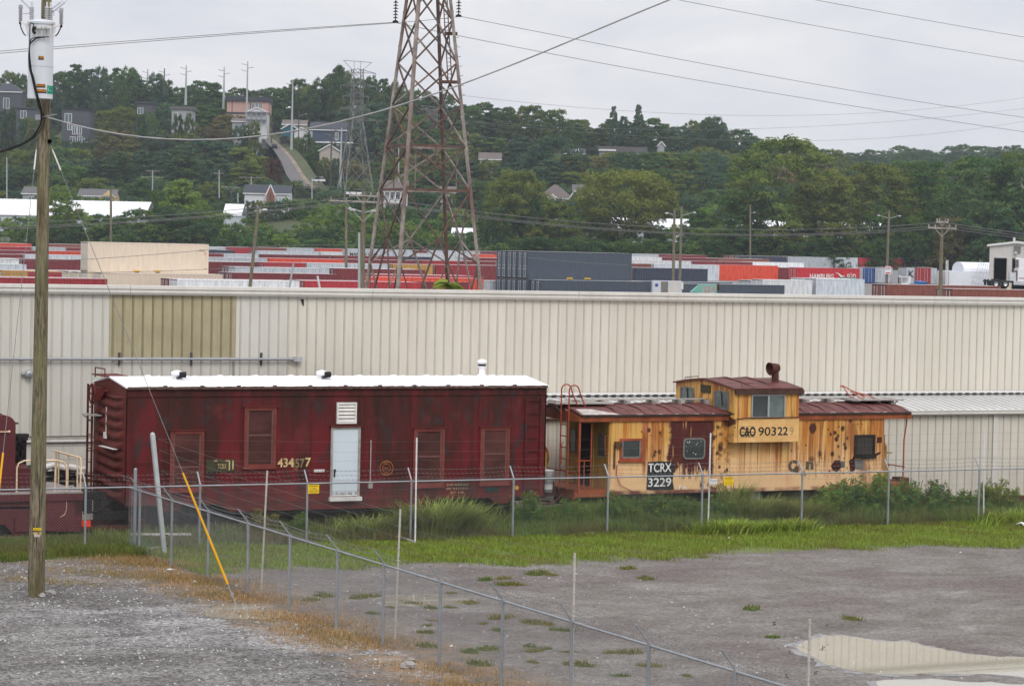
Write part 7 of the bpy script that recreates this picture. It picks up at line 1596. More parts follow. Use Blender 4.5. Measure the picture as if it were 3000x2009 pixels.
# hill road and its verge, vehicles
def ribbon(name, left, right, mat, lift):
    V = []; 
    for (x, y, Y) in left: V.append(at(x, y, Y) + np.array([0, 0, lift]))
    n = len(V)
    for (x, y, Y) in right: V.append(at(x, y, Y) + np.array([0, 0, lift]))
    o = link(name, mesh_np(name, V, [(i, n + i, n + i + 1, i + 1) for i in range(n - 1)]), mat); o['kind'] = 'structure'
RC = [(868, 560, 778), (838, 520, 800), (822, 480, 822), (802, 448, 850), (775, 420, 880), (748, 402, 915), (722, 394, 945)]
RR = [(908, 560, 778), (876, 520, 800), (853, 480, 822), (827, 448, 850), (797, 420, 880), (768, 402, 915), (742, 394, 945)]
ribbon('road', RC, RR, paint('hill_asphalt', (.115, .108, .106), .9, .12, .2), .9)
ribbon('pavement', RR, [(x + 15 - i * 1.5, y, Y) for i, (x, y, Y) in enumerate(RR)], paint('hill_verge', (.19, .145, .11), .9, .3, .25, dirt=(.30, .28, .26), dirt_amt=.5, streak=False), .93)
ribbon('lawn', [(x + 15 - i * 1.5, y, Y) for i, (x, y, Y) in enumerate(RR)], [(x + 48 - i * 3, y - 2, Y) for i, (x, y, Y) in enumerate(RR)], paint('hill_lawn', (.065, .075, .034), .95, .3, .3), .9)
KEEP += [(842, 880, 470, 522, 820), (800, 850, 430, 475, 840), (750, 830, 400, 436, 890), (872, 905, 500, 535, 800)]
def car(label, x, y, Y, rz, col, kind='car', lift=.95):
    p = at(x, y, Y); root = thing('parked_car' if kind == 'car' else 'pickup_truck', label, 'car' if kind == 'car' else 'pickup truck', p + np.array([0, 0, 0]), rz)
    b = MB(); pr = [(-2.2, .35), (2.2, .35), (2.25, .8), (1.5, .95), (-2.2, .95)] if kind == 'car' else [(-2.8, .5), (2.8, .5), (2.8, 1.15), (-2.8, 1.15)]
    b.prism_xz(pr, -.9, .9); b.build('body', col, root); b = MB(); cb_ = [(-2.0, .95), (-1.5, 1.55), (.3, 1.58), (1.1, .95)] if kind == 'car' else [(-.2, 1.15), (.05, 1.85), (1.2, 1.85), (1.75, 1.15)]
    b.prism_xz(cb_, -.78, .78); b.build('cabin', MAT['carglass'], root); b = MB(); (lambda t: b.prism_xz(t, -.76, .76))([(-1.5, 1.55), (.3, 1.58), (.25, 1.63), (-1.45, 1.61)] if kind == 'car' else [(.05, 1.85), (1.2, 1.85), (1.15, 1.9), (.1, 1.9)]); b.build('car_roof', col, root)
    for q in (-1.4, 1.4):
        for s_ in (-.92, .74): b = MB(); b.lathe((q, s_, .34), [(.02, 0), (.3, 0), (.34, .04), (.34, .15), (.02, .18)], 12, 'y'); b.build('wheel', MAT['black'], root)
cb = paint('car_black', (.012, .013, .016), .25); 
car('black car parked on the hill road', 803, 438, 856, 1.75, cb); car('black car in the driveway, the upper one beside the teal house', 838, 414, 866, .1, cb); car('dark car in the driveway, the lower one right behind the steel pole', 842, 424, 860, .1, cb)
car('white pickup truck at the foot of the grey lattice pylon', 1043, 575, 740, .05, MAT['truckwhite'], 'pickup'); KEEP += [(1015, 1068, 560, 575, 740), (826, 856, 405, 428, 860)]
car('white van roofed car parked at the bottom of the hill road', 934, 535, 780, 2.2, MAT['truckwhite']); KEEP.append((922, 945, 518, 536, 780))
p = at(902, 516, 812); b = MB(); b.lathe(tuple(p), [(.01, 0), (.5, 0), (.62, 1.3), (.66, 1.3), (.66, 1.5), (.01, 1.6)], 10); b.wthing('rubbish_bin', cb, 'black rubbish bin on the verge of the hill road', 'bin')

# ------------------------------------------------------------------ trees placed by row
def capped(x, ytop, Y, wpx):
    for (a, c, yt, yb, Yk) in KEEP:
        if Y < Yk and a - wpx * .42 < x < c + wpx * .42: ytop = max(ytop, yb)
    return ytop
def front_planting():
    for (x0, x1, yl, Y) in FRONT:
        n = max(1, int((x1 - x0) / 26 + .5))
        for k in range(n):
            x = x0 + (x1 - x0) * (k + .5) / n + rnd.uniform(-4, 4); Yt = Y - rnd.uniform(7, 11); yt = yl + rnd.uniform(0, 9)
            for (a, c, t0, b0, Yk) in KEEP:
                if Yt < Yk and a - 8 < x < c + 8: yt = max(yt, b0 + rnd.uniform(0, 6))
            zb = zg(at(x, 700, Yt)[0], Yt)
            if at(x, yt, Yt)[2] - zb > 1.5: tree(x, yt, Yt, 'bushy', rnd.choice(['mid', 'dark', 'bluish', 'olive']), rnd.uniform(34, 56), 'close in front of a house on the hill')
def row(Y0, Y1, tops, step, kinds, tones, where, x0=-60, x1=3070, jit=10, wf=(.75, 1.15), grp=None):
    x = x0
    while x < x1:
        Y = rnd.uniform(Y0, Y1); kd = rnd.choice(kinds); wpx = step * rnd.uniform(1.5, 2.6); yt = interp(x, tops) + rnd.uniform(-jit * .3, jit) * (1.6 if jit == 10 else 1); yt = capped(x, yt, Y, wpx)
        zb = zg(at(x, 700, Y)[0], Y); zt = at(x, yt, Y)[2]; 
        if zt - zb > 3.2:
            k2 = 'bushy' if zt - zb < 9 and kd != 'spread' else kd
            wr = where(x) if callable(where) else where; tree(x, yt, Y, k2, rnd.choice(tones), wpx, wr)
        x += step * rnd.uniform(.75, 1.2)
SKY = [(-100, 220), (0, 215), (50, 212), (80, 235), (150, 205), (215, 193), (260, 205), (300, 200), (350, 197), (395, 215), (410, 235), (455, 212), (480, 240), (530, 260), (600, 232), (640, 262), (700, 258), (760, 264), (830, 250), (860, 232), (900, 242), (950, 220), (985, 200), (1010, 210), (1050, 225), (1110, 232), (1160, 242), (1200, 262), (1270, 285), (1310, 282), (1338, 312), (1368, 300), (1400, 305), (1450, 315), (1480, 320), (1520, 302), (1550, 310), (1600, 325), (1640, 320), (1665, 345), (1700, 345), (1735, 340), (1768, 420), (1790, 315), (1805, 332), (1860, 350), (1900, 345), (1945, 360), (1960, 380), (2000, 375), (2040, 346), (2090, 350), (2130, 385), (2170, 380), (2215, 400), (2280, 408), (2340, 408), (2390, 428), (2430, 436)]
WLR = lambda x: 'on the left ridge' if x < 650 else 'on the ridge behind the houses' if x < 1150 else 'on the ridge behind the rusty tower' if x < 1420 else 'on the middle ridge' if x < 1900 else 'on the right ridge'
row(965, 1010, SKY, 40, ['round', 'round', 'tall'], ['dark', 'dark', 'mid', 'bluish', 'olive'], WLR, x1=2440, jit=14)
row(990, 1040, [(x, y + 22) for x, y in SKY], 44, ['round', 'tall'], ['dark', 'mid', 'bluish'], WLR, x1=2440)
row(1450, 1560, [(2380, 440), (2450, 447), (2540, 446), (2590, 430), (2640, 432), (2700, 442), (2760, 436), (2800, 420), (2890, 420), (2920, 436), (2960, 428), (3100, 432)], 40, ['round', 'tall'], ['bluish', 'dark', 'mid'], 'on the hazy far ridge at the right', x0=2390)
row(1390, 1440, [(2380, 456), (2600, 450), (2800, 440), (3100, 446)], 34, ['round'], ['bluish', 'dark'], 'on the hazy far ridge at the right', x0=2380)
row(1200, 1300, [(2250, 460), (2400, 470), (2600, 470), (2800, 465), (3100, 465)], 58, ['round', 'tall'], ['bluish', 'mid'], 'below the hazy far ridge', x0=2260)
M1 = [(-60, 350), (0, 350), (100, 348), (150, 380), (200, 430), (262, 330), (320, 306), (370, 320), (400, 350), (470, 300), (530, 345), (560, 340), (600, 300), (640, 305), (668, 350), (690, 405), (760, 420), (830, 410), (900, 430), (1000, 440), (1020, 310), (1100, 300), (1150, 310), (1250, 362), (1350, 385), (1450, 395), (1550, 405), (1650, 470), (1750, 462), (1900, 405), (2000, 430), (2100, 440), (2200, 470), (2400, 485), (2600, 492), (3100, 490)]
WM = lambda x: 'on the slope below the dark houses' if x < 420 else 'on the slope left of the hill road' if x < 760 else 'among the houses right of the hill road' if x < 1130 else 'on the slope behind the rusty tower' if x < 1450 else 'on the middle slope' if x < 2000 else 'on the right slope'
front_planting()
row(885, 935, M1, 60, ['round', 'tall', 'round'], ['dark', 'mid', 'olive', 'bluish', 'brown'], WM, x1=2900)
M2 = [(-60, 430), (0, 432), (100, 438), (200, 420), (262, 428), (300, 418), (350, 388), (430, 388), (500, 388), (560, 398), (620, 420), (680, 420), (700, 410), (740, 440), (770, 470), (800, 500), (860, 520), (930, 505), (1000, 470), (1100, 478), (1200, 462), (1300, 430), (1400, 472), (1500, 480), (1560, 420), (1620, 405), (1680, 470), (1780, 445), (1850, 425), (1900, 445), (2000, 450), (2100, 440), (2200, 480), (2400, 520), (3100, 520)]
row(825, 860, M2, 62, ['round', 'tall', 'round'], ['mid', 'olive', 'bluish', 'olive', 'brown', 'dark'], WM, x1=2900)
row(795, 815, [(x, y + 50) for x, y in M2], 60, ['round', 'tall'], ['mid', 'dark', 'bluish', 'olive'], lambda x: 'lower ' + WM(x), x1=2900)
M3 = [(-60, 555), (0, 560), (100, 545), (150, 500), (190, 490), (240, 500), (330, 545), (400, 520), (480, 530), (560, 540), (640, 530), (700, 560), (800, 565), (870, 512), (930, 545), (1000, 560), (1060, 560), (1200, 545), (1300, 560), (1400, 540), (1480, 500), (1520, 505), (1560, 540), (1700, 560), (1900, 540), (2000, 560), (2300, 540), (2600, 540), (3100, 540)]
WT = lambda x: 'in the lower town at the left' if x < 480 else 'around the chapel' if x < 950 else 'near the grey lattice pylon' if x < 1130 else 'behind the legs of the rusty tower' if x < 1450 else 'around the brown roofed houses' if x < 1760 else 'behind the big trees at the right'
row(765, 788, M3, 62, ['round', 'bushy', 'round'], ['mid', 'bluish', 'dark', 'olive'], WT)
row(722, 735, [(x, y + 52) for x, y in M3], 56, ['round', 'bushy'], ['mid', 'dark', 'bluish', 'bright'], WT)
L0 = [(-60, 650), (0, 645), (60, 628), (100, 600), (130, 578), (175, 568), (220, 600), (250, 640), (300, 612), (360, 640), (400, 604), (450, 600), (490, 550), (525, 530), (560, 560), (600, 588), (640, 620), (680, 672), (720, 640), (770, 655), (805, 690), (840, 690), (870, 655), (920, 622), (980, 600), (1030, 622), (1100, 650), (1150, 655), (1200, 640), (1260, 652), (1300, 625), (1380, 640), (1430, 570), (1480, 532), (1520, 508), (1560, 530), (1600, 580), (1660, 620), (1720, 640), (1780, 660), (1960, 660), (2040, 610), (2070, 604), (2110, 580), (2150, 545)]
WB = lambda x: 'at the left end of the tree belt behind the yard' if x < 240 else 'in the tree belt behind the tan stack' if x < 640 else 'in the tree belt left of the main crossarm pole' if x < 1050 else 'in the tree belt behind the rusty tower' if x < 1420 else 'in the tree belt behind the grey stack' if x < 1800 else 'in the tree belt under the olive tree' if x < 2020 else 'in the tree belt behind the big right hand trees'
row(640, 660, L0, 64, ['round', 'tall', 'bushy'], ['mid', 'bright', 'mid', 'dark', 'bright'], WB, x1=2150)
row(622, 634, [(x, min(715, y + 62)) for x, y in L0] + [(2400, 640), (3100, 640)], 56, ['bushy', 'round', 'bushy'], ['mid', 'dark', 'dark', 'bright'], WB, x1=3070)
row(606, 616, [(-60, 708), (600, 706), (1500, 700), (3100, 700)], 50, ['bushy'], ['dark', 'dark', 'mid'], lambda x: 'low ' + WB(x), jit=18)
ft = 'notable tall trees at the edge of the yard'
for x, yt, Y, kd, tn, wd, lab, pk in ((1838, 512, 632, 'spread', 'yellow', 285, 'wide spreading yellowish tree with dark visible limbs left of the twin lamp poles', 0), (2285, 412, 625, 'cotton', 'olive', 330, 'tallest big crowned tree standing over the yard right of centre', 0), (2180, 560, 618, 'cotton', 'mid', 220, 'lower green tree leaning on the left of the tallest one', 1), (2420, 520, 616, 'cotton', 'olive', 230, 'broad olive green tree just right of the tallest one', 1), (2560, 486, 640, 'cotton', 'olive', 260, 'tall olive green tree between the tallest one and the right edge group', 0), (2690, 478, 650, 'cotton', 'mid', 240, 'open crowned tree behind the pole near the repair shed', 1), (2865, 466, 622, 'cotton', 'mid', 250, 'tall tree above the repair shed', 0), (2985, 455, 618, 'cotton', 'mid', 240, 'tall tree cut by the right edge', 1), (2780, 640, 610, 'bushy', 'brown', 150, 'brownish bushy tree in front of the dark trees near the repair shed', 0), (2930, 600, 612, 'bushy', 'dark', 220, 'dark tree just behind the repair shed', 1), (1520, 507, 628, 'cotton', 'olive', 190, 'tall yellowish green tree above the grey stack', 0), (1640, 600, 626, 'round', 'olive', 130, 'olive green tree below the brown hipped roof', 1), (525, 532, 636, 'tall', 'bright', 150, 'tall bright green tree with a pointed top behind the tan stack', 0), (175, 568, 634, 'round', 'bright', 120, 'bright green tree right of the wooden pole', 0), (1150, 655, 620, 'bushy', 'olive', 170, 'golden green tree behind the legs of the rusty tower', 0), (820, 692, 612, 'bushy', 'bright', 120, 'small bright yellow green tree left of the main crossarm pole', 1), (800, 470, 812, 'bushy', 'maroon', 55, 'dark red leaved shrub beside the hill road', 0), (1862, 312, 985, 'tall', 'bluish', 40, 'slim tall tree standing alone on the middle ridge', 0), (1790, 313, 975, 'tall', 'bluish', 38, 'slim dark tree at the gap in the middle ridge', 1), (2080, 346, 975, 'round', 'bluish', 90, 'big round tree topping the right ridge', 1), (1622, 405, 822, 'round', 'bluish', 180, 'big grey green round tree left of the dark blue cottage', 0), (985, 198, 975, 'tall', 'dark', 75, 'tall dark conical tree topping the ridge beside the grey lattice pylon', 0), (884, 452, 846, 'bushy', 'mid', 40, 'round green shrub on the verge just right of the hill road', 0), (912, 440, 850, 'bushy', 'dark', 62, 'dark round tree in front of the dark blue house', 1), (930, 478, 832, 'bushy', 'dark', 46, 'dark conical shrub below the beige house', 0), (955, 492, 828, 'bushy', 'bluish', 52, 'blue green shrub below the beige house', 1), (905, 520, 800, 'bushy', 'mid', 50, 'green shrub by the bin at the bottom of the hill road', 0), (760, 668, 614, 'bushy', 'mid', 110, 'round green tree behind the leaning lamp pole', 1)):
    tree(x, yt, Y, kd, tn, wd, '', ft, lab, None, pk)
# ------------------------------------------------------------------ grass, weeds, litter
def blade_mat(name):
    m, t = mat_base(name); a = t.n('ShaderNodeAttribute', attribute_name='tint').outputs['Fac']; c = t.n('ShaderNodeObjectInfo').outputs['Color']
    P = t.n('ShaderNodeNewGeometry').outputs['Position']; c = t.hue(c, a); c = t.mix(t.mul(t.mr(t.noise(P, .7, 5), .44, .64), .55), c, (.19, .15, .055))
    df = t.n('ShaderNodeBsdfDiffuse', {0: c}); tr = t.n('ShaderNodeBsdfTranslucent', {0: t.hue(c, 1.25)}); mx = t.n('ShaderNodeMixShader', {0: .3, 1: df.outputs[0], 2: tr.outputs[0]}); t.n('ShaderNodeOutputMaterial', (mx.outputs[0],)); return m
MAT['blade'] = blade_mat('grass_blade'); MAT['dryblade'] = blade_mat('dry_blade')
def blades(base, hgt, wid, lean, rg, curve=.5):
    """bent grass blades: base (N,3), two quads each"""
    n = len(base); an = rg.rand(n) * 6.283; d = np.stack([np.cos(an), np.sin(an), np.zeros(n)], 1); sd = np.stack([-d[:, 1], d[:, 0], np.zeros(n)], 1); up = np.array([0, 0, 1.])
    m = base + up * (hgt * .6)[:, None] + d * (hgt * lean * .35)[:, None]; t = base + up * (hgt * (1 - curve * lean * .5))[:, None] + d * (hgt * lean)[:, None]; w_ = wid[:, None]
    V = np.stack([base - sd * w_ * .5, base + sd * w_ * .5, m + sd * w_ * .42, m - sd * w_ * .42, t + sd * w_ * .06, t - sd * w_ * .06], 1).reshape(-1, 3); o = np.arange(n)[:, None] * 6
    return V, np.concatenate([o + np.array([[0, 1, 2, 3]]), o + np.array([[3, 2, 4, 5]])], 0)
def field(name, gen, n, h0, h1, wd, lean, col, label, cat, mat='blade', seed=1, kind='stuff', zoff=0.):
    rg = np.random.RandomState(seed); p = gen(rg, n); base = B0 + np.outer(p[:, 0], U) + np.outer(p[:, 1], NN); base[:, 2] = zoff; k = len(p); hs = p[:, 2] if p.shape[1] > 2 else np.ones(k)
    V, Fc = blades(base, rg.uniform(h0, h1, k) * hs, rg.uniform(.6, 1.3, k) * wd, rg.uniform(.1, lean, k), rg); A = np.repeat(rg.uniform(.6, 1.35, k), 6)
    o = link(name, mesh_np(name, V, Fc, False, A), MAT[mat]); o.color = col + (1,); return tag(o, label, cat, None, kind)
def lump(s, d, f=.9, ph=0.): return .5 + .25 * np.sin(s * f + ph) * np.cos(d * f * 1.3 + ph * 2) + .25 * np.sin(s * f * 2.7 + d * 1.9 + ph)
def g_strip(rg, n):
    s, d = rg.uniform(-.9, 36, n), rg.uniform(-9.6, -3.2, n); edge = -8.6 + .5 * np.sin(s * .5) + .4 * np.sin(s * 1.3 + 1) + (s > 13) * .35; k = (d > edge + rg.normal(0, .3, n) + .9 * (lump(s, d, 1.7, 2.) - .5)) & (lump(s, d, 1.4) + rg.uniform(-.3, .5, n) > .30)
    h = .55 + .75 * lump(s, d, .6, 1.)
    return np.stack([s, d, h], 1)[k]
field('grass', g_strip, 150000, .05, .15, .016, 1.0, (.205, .275, .045), 'bright green grass strip between the fence and the lot', 'grass', seed=2)
def g_left(rg, n):
    s, d = rg.uniform(-12, -.9, n), rg.uniform(-5.3, -1.2, n); k = d + rg.normal(0, .25, n) > -4.9 + .3 * np.sin(s * 1.7); return np.stack([s, d, .6 + .7 * lump(s, d, .7, 2)], 1)[k]
field('grass', g_left, 36000, .08, .30, .016, .8, (.13, .165, .040), 'rough olive grass in front of the crane car', 'grass', seed=3)
def g_dry(rg, n):
    s, d = rg.normal(-1.4, .62, n), rg.uniform(-30, -4.2, n); dens = lump(s, d, .55, 3.) + .2 * np.sin(d * .9); k = (dens + rg.uniform(-.25, .25, n) > .42) & (s > -3.6) & (s < .6); return np.stack([s, d, .5 + .8 * lump(s, d, 1.1, 4)], 1)[k]
field('dry_grass', g_dry, 30000, .03, .13, .012, 1.1, (.40, .26, .125), 'orange brown dry grass along the foot of the cross fence', 'grass', 'dryblade', 4)
def g_dry2(rg, n):
    s, d = rg.uniform(-9, -.8, n), rg.uniform(-13.5, -4.6, n); k = (lump(s, d, .9, 5.) + rg.uniform(-.12, .12, n) > .66) & (s > -3.2 - (d + 13.5) * .8); return np.stack([s, d], 1)[k]
field('dry_grass', g_dry2, 16000, .03, .10, .012, 1.0, (.30, .215, .075), 'thin scattered dry grass on the gravel by the corner post', 'grass', 'dryblade', 5)
def g_weed(rg, n):
    s, d = rg.uniform(-1, 40, n), rg.uniform(-3.5, .05, n); top = np.interp(s, [-1, 3, 7, 9, 10.5, 12, 14, 16, 17.5, 19, 20.3, 21, 23.5, 25.5, 27, 30, 40], [.35, .4, .45, .5, .55, .75, .95, .95, .8, .6, .55, .95, 1.0, .8, .5, .45, .4]); k = rg.rand(n) < np.clip(top, .3, 1); return np.stack([s, d, top * (.6 + .6 * lump(s, d, 1.3, 6)) * (1 + .12 * d)], 1)[k]
field('weeds', g_weed, 90000, .25, 1.0, .018, .75, (.150, .215, .056), 'dense tangled green weeds between the fence and the rail cars', 'weeds', seed=6)
def g_brown(rg, n):
    s, d = rg.uniform(0, 36, n), rg.uniform(-3.7, -2.4, n); k = lump(s, d, .8, 7.) + rg.uniform(-.2, .2, n) > .55; return np.stack([s, d], 1)[k]
field('dead_stalks', g_brown, 16000, .12, .42, .010, 1.2, (.17, .115, .065), 'brown dead stalks at the foot of the back fence', 'weeds', 'dryblade', 7)
# broad leaved weeds: bushes one can tell apart
def bush_mesh(seed, H, W_, n, leaf):
    rg = np.random.RandomState(seed); ns = 26; V, Fc, A = [], [], []; off = 0
    for k in range(ns):
        an, r = rg.rand() * 6.283, W_ / 2 * rg.rand() ** .6; h = H * rg.uniform(.6, 1.05) * (1 - .35 * (r / (W_ / 2)) ** 2); m = n // ns; f = rg.rand(m) ** .7
        c = np.stack([math.cos(an) * r * (.6 + .5 * f), math.sin(an) * r * (.6 + .5 * f), f * h], 1) + rg.normal(0, .05, (m, 3)); nv = rg.normal(size=(m, 3)) * .7 + np.array([0, 0, .8]) + np.array([math.cos(an), math.sin(an), 0]) * .4
        v, fc = leaf_cards(c, nv, leaf * rg.uniform(.5, 1.3, m), rg, .32); V.append(v); Fc.append(fc + off); off += len(v); A.append(np.repeat(rg.uniform(.6, 1.4, m) * (.75 + .5 * f), 4))
    me = mesh_np('foliage', np.vstack(V), np.vstack(Fc), False, np.concatenate(A)); me.materials.append(MAT['leaf']); return me
BM = [bush_mesh(1, 1.2, 1.6, 2600, .13), bush_mesh(2, 1.0, 1.9, 2600, .12), bush_mesh(3, 1.45, 1.4, 2600, .13)]
def weed_stems(W_, H):
    b = MB(); r_ = random.Random(3)
    for k in range(9): a, q = r_.uniform(0, 6.28), r_.uniform(0, W_ * .35); b.tube([(q * .3 * math.cos(a), q * .3 * math.sin(a), 0), (q * math.cos(a), q * math.sin(a), H * .85)], .008, 4)
    me = bpy.data.meshes.new('stem'); me.from_pydata(b.v, [], b.f); me.materials.append(MAT['stem']); me.update(); return me
MAT['stem'] = paint('stem', (.09, .10, .035), .8); STEM = weed_stems(1.6, 1.2)
rb = random.Random(12)
for s, d, k, H, tn, lab in ((11.2, -1.5, 2, 1.25, 'mid', 'leafy green weed bush under the right end of the red boxcar'), (12.6, -1.6, 0, 1.0, 'mid', 'leafy green weed bush in front of the white drum'), (13.8, -1.9, 2, 1.25, 'mid', 'tall leafy weed bush before the caboose steps'), (15.0, -2.0, 1, 1.1, 'dark', 'dark weed bush below the left caboose window'), (16.0, -1.9, 1, .95, 'dark', 'dark weed bush below the white stencilled letters'), (17.2, -1.7, 0, 1.0, 'mid', 'weed bush left of the white pole before the caboose'), (20.9, -1.8, 2, 1.25, 'bright', 'bright leafy bush right of the concrete block'), (21.8, -1.9, 0, 1.55, 'mid', 'tall leafy bush at the fence post right of the concrete block'), (22.8, -2.0, 2, 1.5, 'mid', 'tall green bush under the right caboose window'), (23.8, -1.9, 1, 1.35, 'mid', 'wide green bush at the right end of the caboose body'), (24.9, -1.7, 2, 1.35, 'dark', 'dark bush below the right brake wheel'), (26.2, -1.5, 1, .9, 'mid', 'low bush just right of the caboose coupler'), (27.9, -.6, 0, 1.2, 'olive', 'spindly tall weed against the cream wall'), (3.4, -1.2, 0, .85, 'brown', 'brownish weed clump under the red boxcar near the warning sign'), (4.55, -1.2, 2, .75, 'mid', 'small green weed under the boxcar door'), (24.0, -.3, 2, 1.5, 'bright', 'tall weed climbing the right corner of the caboose'), (18.45, -1.1, 2, 1.15, 'olive', 'upright weed just left of the yellow danger sign'), (32.5, -.5, 2, 1.3, 'olive', 'spindly weed against the wall at the right edge')):
    r_ = thing('weed_bush', lab, 'bush', S(s, d, 0), rb.uniform(0, 6), 'leafy weed bushes along the rail cars'); z = H * .86 / (1.2, 1.0, 1.45)[k]; r_.scale = (z, z, z); f = link('foliage', BM[k], None, r_); c = TONE[tn]; f.color = tuple(v * 1.55 for v in c) + (1,); link('stem', STEM, None, r_)
def grass_clump(lab, s, d, W_, H, n, seed, col, lean=.9, group=None):
    rg = np.random.RandomState(seed); p = rg.normal(0, .32, (n, 2)) * np.array([W_, W_ * .45]) ; base = np.concatenate([p, np.zeros((n, 1))], 1); an = np.arctan2(p[:, 1], p[:, 0]) + rg.normal(0, .5, n); an = np.where(rg.rand(n) < .35, rg.normal(0.1, .5, n), an)
    L_ = H * rg.uniform(.55, 1.1, n); V = []; k = 5; le = rg.uniform(.35, lean, n); dd = np.stack([np.cos(an), np.sin(an), 0 * an], 1); sd = np.stack([-np.sin(an), np.cos(an), 0 * an], 1)
    for i in range(k + 1):
        f = i / k; c = base + dd * (L_ * le * f ** 1.4)[:, None]; c[:, 2] = L_ * (1.05 * f - .62 * le * f ** 2.4); w_ = .017 * (1 - f) ** .6 + .002; V += [c - sd * w_, c + sd * w_]
    V = np.stack(V, 1).reshape(-1, 3); o = np.arange(n)[:, None] * (2 * k + 2); Fc = np.concatenate([o + np.array([[2 * i, 2 * i + 1, 2 * i + 3, 2 * i + 2]]) for i in range(k)], 0)
    o = link('grass_clump', mesh_np('grass_clump', V, Fc, False, np.repeat(rg.uniform(.65, 1.35, n), 2 * k + 2)), MAT['blade'], None, S(s, d, 0)); o.rotation_euler = (0, 0, TH); o.color = col + (1,); return tag(o, lab, 'grass clump', group)
gcg = 'tall arching grass clumps along the back fence'
gcol = (.235, .285, .075)
grass_clump('largest arching pale green grass clump at the fence below the boxcar windows', 8.0, -2.4, 1.7, 1.25, 1500, 1, gcol, group=gcg); grass_clump('smaller arching grass clump left of the largest one', 6.2, -2.5, 1.3, .8, 600, 2, gcol, group=gcg); grass_clump('arching grass clump in front of the concrete block', 18.6, -2.0, 1.3, 1.05, 1000, 3, (.19, .235, .06), group=gcg); grass_clump('upright grass clump left of the concrete block', 18.1, -1.2, .5, 1.45, 250, 4, (.22, .26, .07), .5, group=gcg); grass_clump('low spread of grass right of the concrete block', 19.7, -2.2, 1.5, .8, 800, 5, (.17, .215, .05), group=gcg); grass_clump('bright grass clump around the foot of the white pole before the caboose', 16.1, -4.3, 1.6, .55, 700, 6, (.24, .33, .06), .8, group=gcg); grass_clump('bright grass clump right of the white pole foot', 18.0, -4.4, 1.2, .55, 500, 7, (.24, .33, .06), .8, group=gcg); grass_clump('bright grass clump near the right edge of the fence', 26.5, -4.0, 2.6, .55, 900, 8, (.23, .32, .06), .8, group=gcg); grass_clump('tall bright grass at the far right of the fence', 29.5, -4.0, 2.4, .75, 900, 9, (.22, .30, .06), .8, group=gcg)
# tufts standing in the lot
rgm = np.random.RandomState(5); TU = []
for k in range(3):
    n = 130; p = rgm.normal(0, .12, (n, 2)) * np.array([1.3, .8]); base = np.concatenate([p, np.zeros((n, 1))], 1); V, Fc = blades(base, rgm.uniform(.04, .11, n), np.full(n, .014), rgm.uniform(.2, .9, n), rgm); m0 = np.array([(.34 * math.cos(a) * 1.1, .26 * math.sin(a), -.01) for a in np.arange(8) * .785] + [(0, 0, .03)]); Fc = np.concatenate([Fc, [(len(V) + i, len(V) + (i + 1) % 8, len(V) + 8, len(V) + 8) for i in range(8)]]); V = np.concatenate([V, m0]); me = mesh_np('grass_tuft', V, Fc, False, np.concatenate([np.repeat(rgm.uniform(.6, 1.3, n), 6), np.full(9, .6)])); me.materials.append(MAT['blade']); TU.append(me)
rt3 = random.Random(31)
tl = [(x * .6404, 1309 + y * .6404) for x, y in ((1975, 793), (2063, 668), (2150, 714), (2210, 808), (1945, 848), (1950, 910), (2150, 940), (1420, 700), (1480, 680), (2300, 632), (1640, 690), (1700, 760))] + [(1000 + x / 3.346, 1550 + y / 3.346) for x, y in ((1590, 545), (1740, 545), (1670, 540), (1590, 480), (1980, 430), (2060, 452), (1890, 440), (1410, 495), (1060, 765), (1240, 718), (490, 765), (280, 655), (690, 725), (870, 770), (840, 945), (830, 1015), (800, 1135), (880, 1150), (1390, 925), (1540, 870), (1600, 860), (1250, 1190), (1540, 990), (1840, 1140), (1890, 1190), (2010, 1170), (1890, 910), (2020, 930), (2170, 985), (2230, 1320), (2220, 1200), (1880, 1300), (1440, 1170), (1350, 1320))] + [(1500 + x * .6404, 1309 + y * .6404) for x, y in ((530, 555), (880, 505), (615, 602), (1190, 870), (1095, 740), (1555, 786), (300, 990), (330, 1000), (445, 940), (540, 940), (500, 1045), (630, 1000), (80, 912), (800, 1045), (95, 805), (165, 810))]
for i, (x, y) in enumerate(tl):
    o = link('grass_tuft', TU[i % 3], None, None, gnd(x, y)); k = rt3.uniform(.5, 1.15); o.scale = (k, k, k * rt3.uniform(.7, 1.1)); o.rotation_euler = (0, 0, rt3.uniform(0, 6)); o.color = rt3.choice([(.16, .19, .055, 1), (.12, .17, .05, 1), (.21, .19, .07, 1)])
    w_ = 'seen through the cross fence' if 1000 + (y - 1660) * .9 < x + 140 and y > 1660 and x < 1000 + (y - 1610) * 2.2 else 'on the open lot'
    tag(o, f'small green grass tuft growing through the asphalt, {w_}', 'grass tuft', f'small grass tufts {w_}')
# loose stones: one scatter over the left lot, the big ones on their own
rgs = np.random.RandomState(8); n = 15000; s_, d_ = rgs.uniform(-12, 9, n), rgs.uniform(-28, -5, n); k_ = (s_ < -1.2) | (rgs.rand(n) < .12); s_, d_ = s_[k_], d_[k_]; n = len(s_); ct = B0 + np.outer(s_, U) + np.outer(d_, NN); sz = .009 + .030 * rgs.rand(n) ** 3 ; 
oc = np.array([[1, 0, 0], [0, 1, 0], [-1, 0, 0], [0, -1, 0], [0, 0, .8], [0, 0, -.3]]); V = (ct[:, None, :] + oc[None] * sz[:, None, None] * rgs.uniform(.6, 1.4, (n, 6, 1))).reshape(-1, 3); fo = np.array([[0, 1, 4], [1, 2, 4], [2, 3, 4], [3, 0, 4], [1, 0, 5], [2, 1, 5], [3, 2, 5], [0, 3, 5]]); Fc = (np.arange(n)[:, None, None] * 6 + fo[None]).reshape(-1, 3)
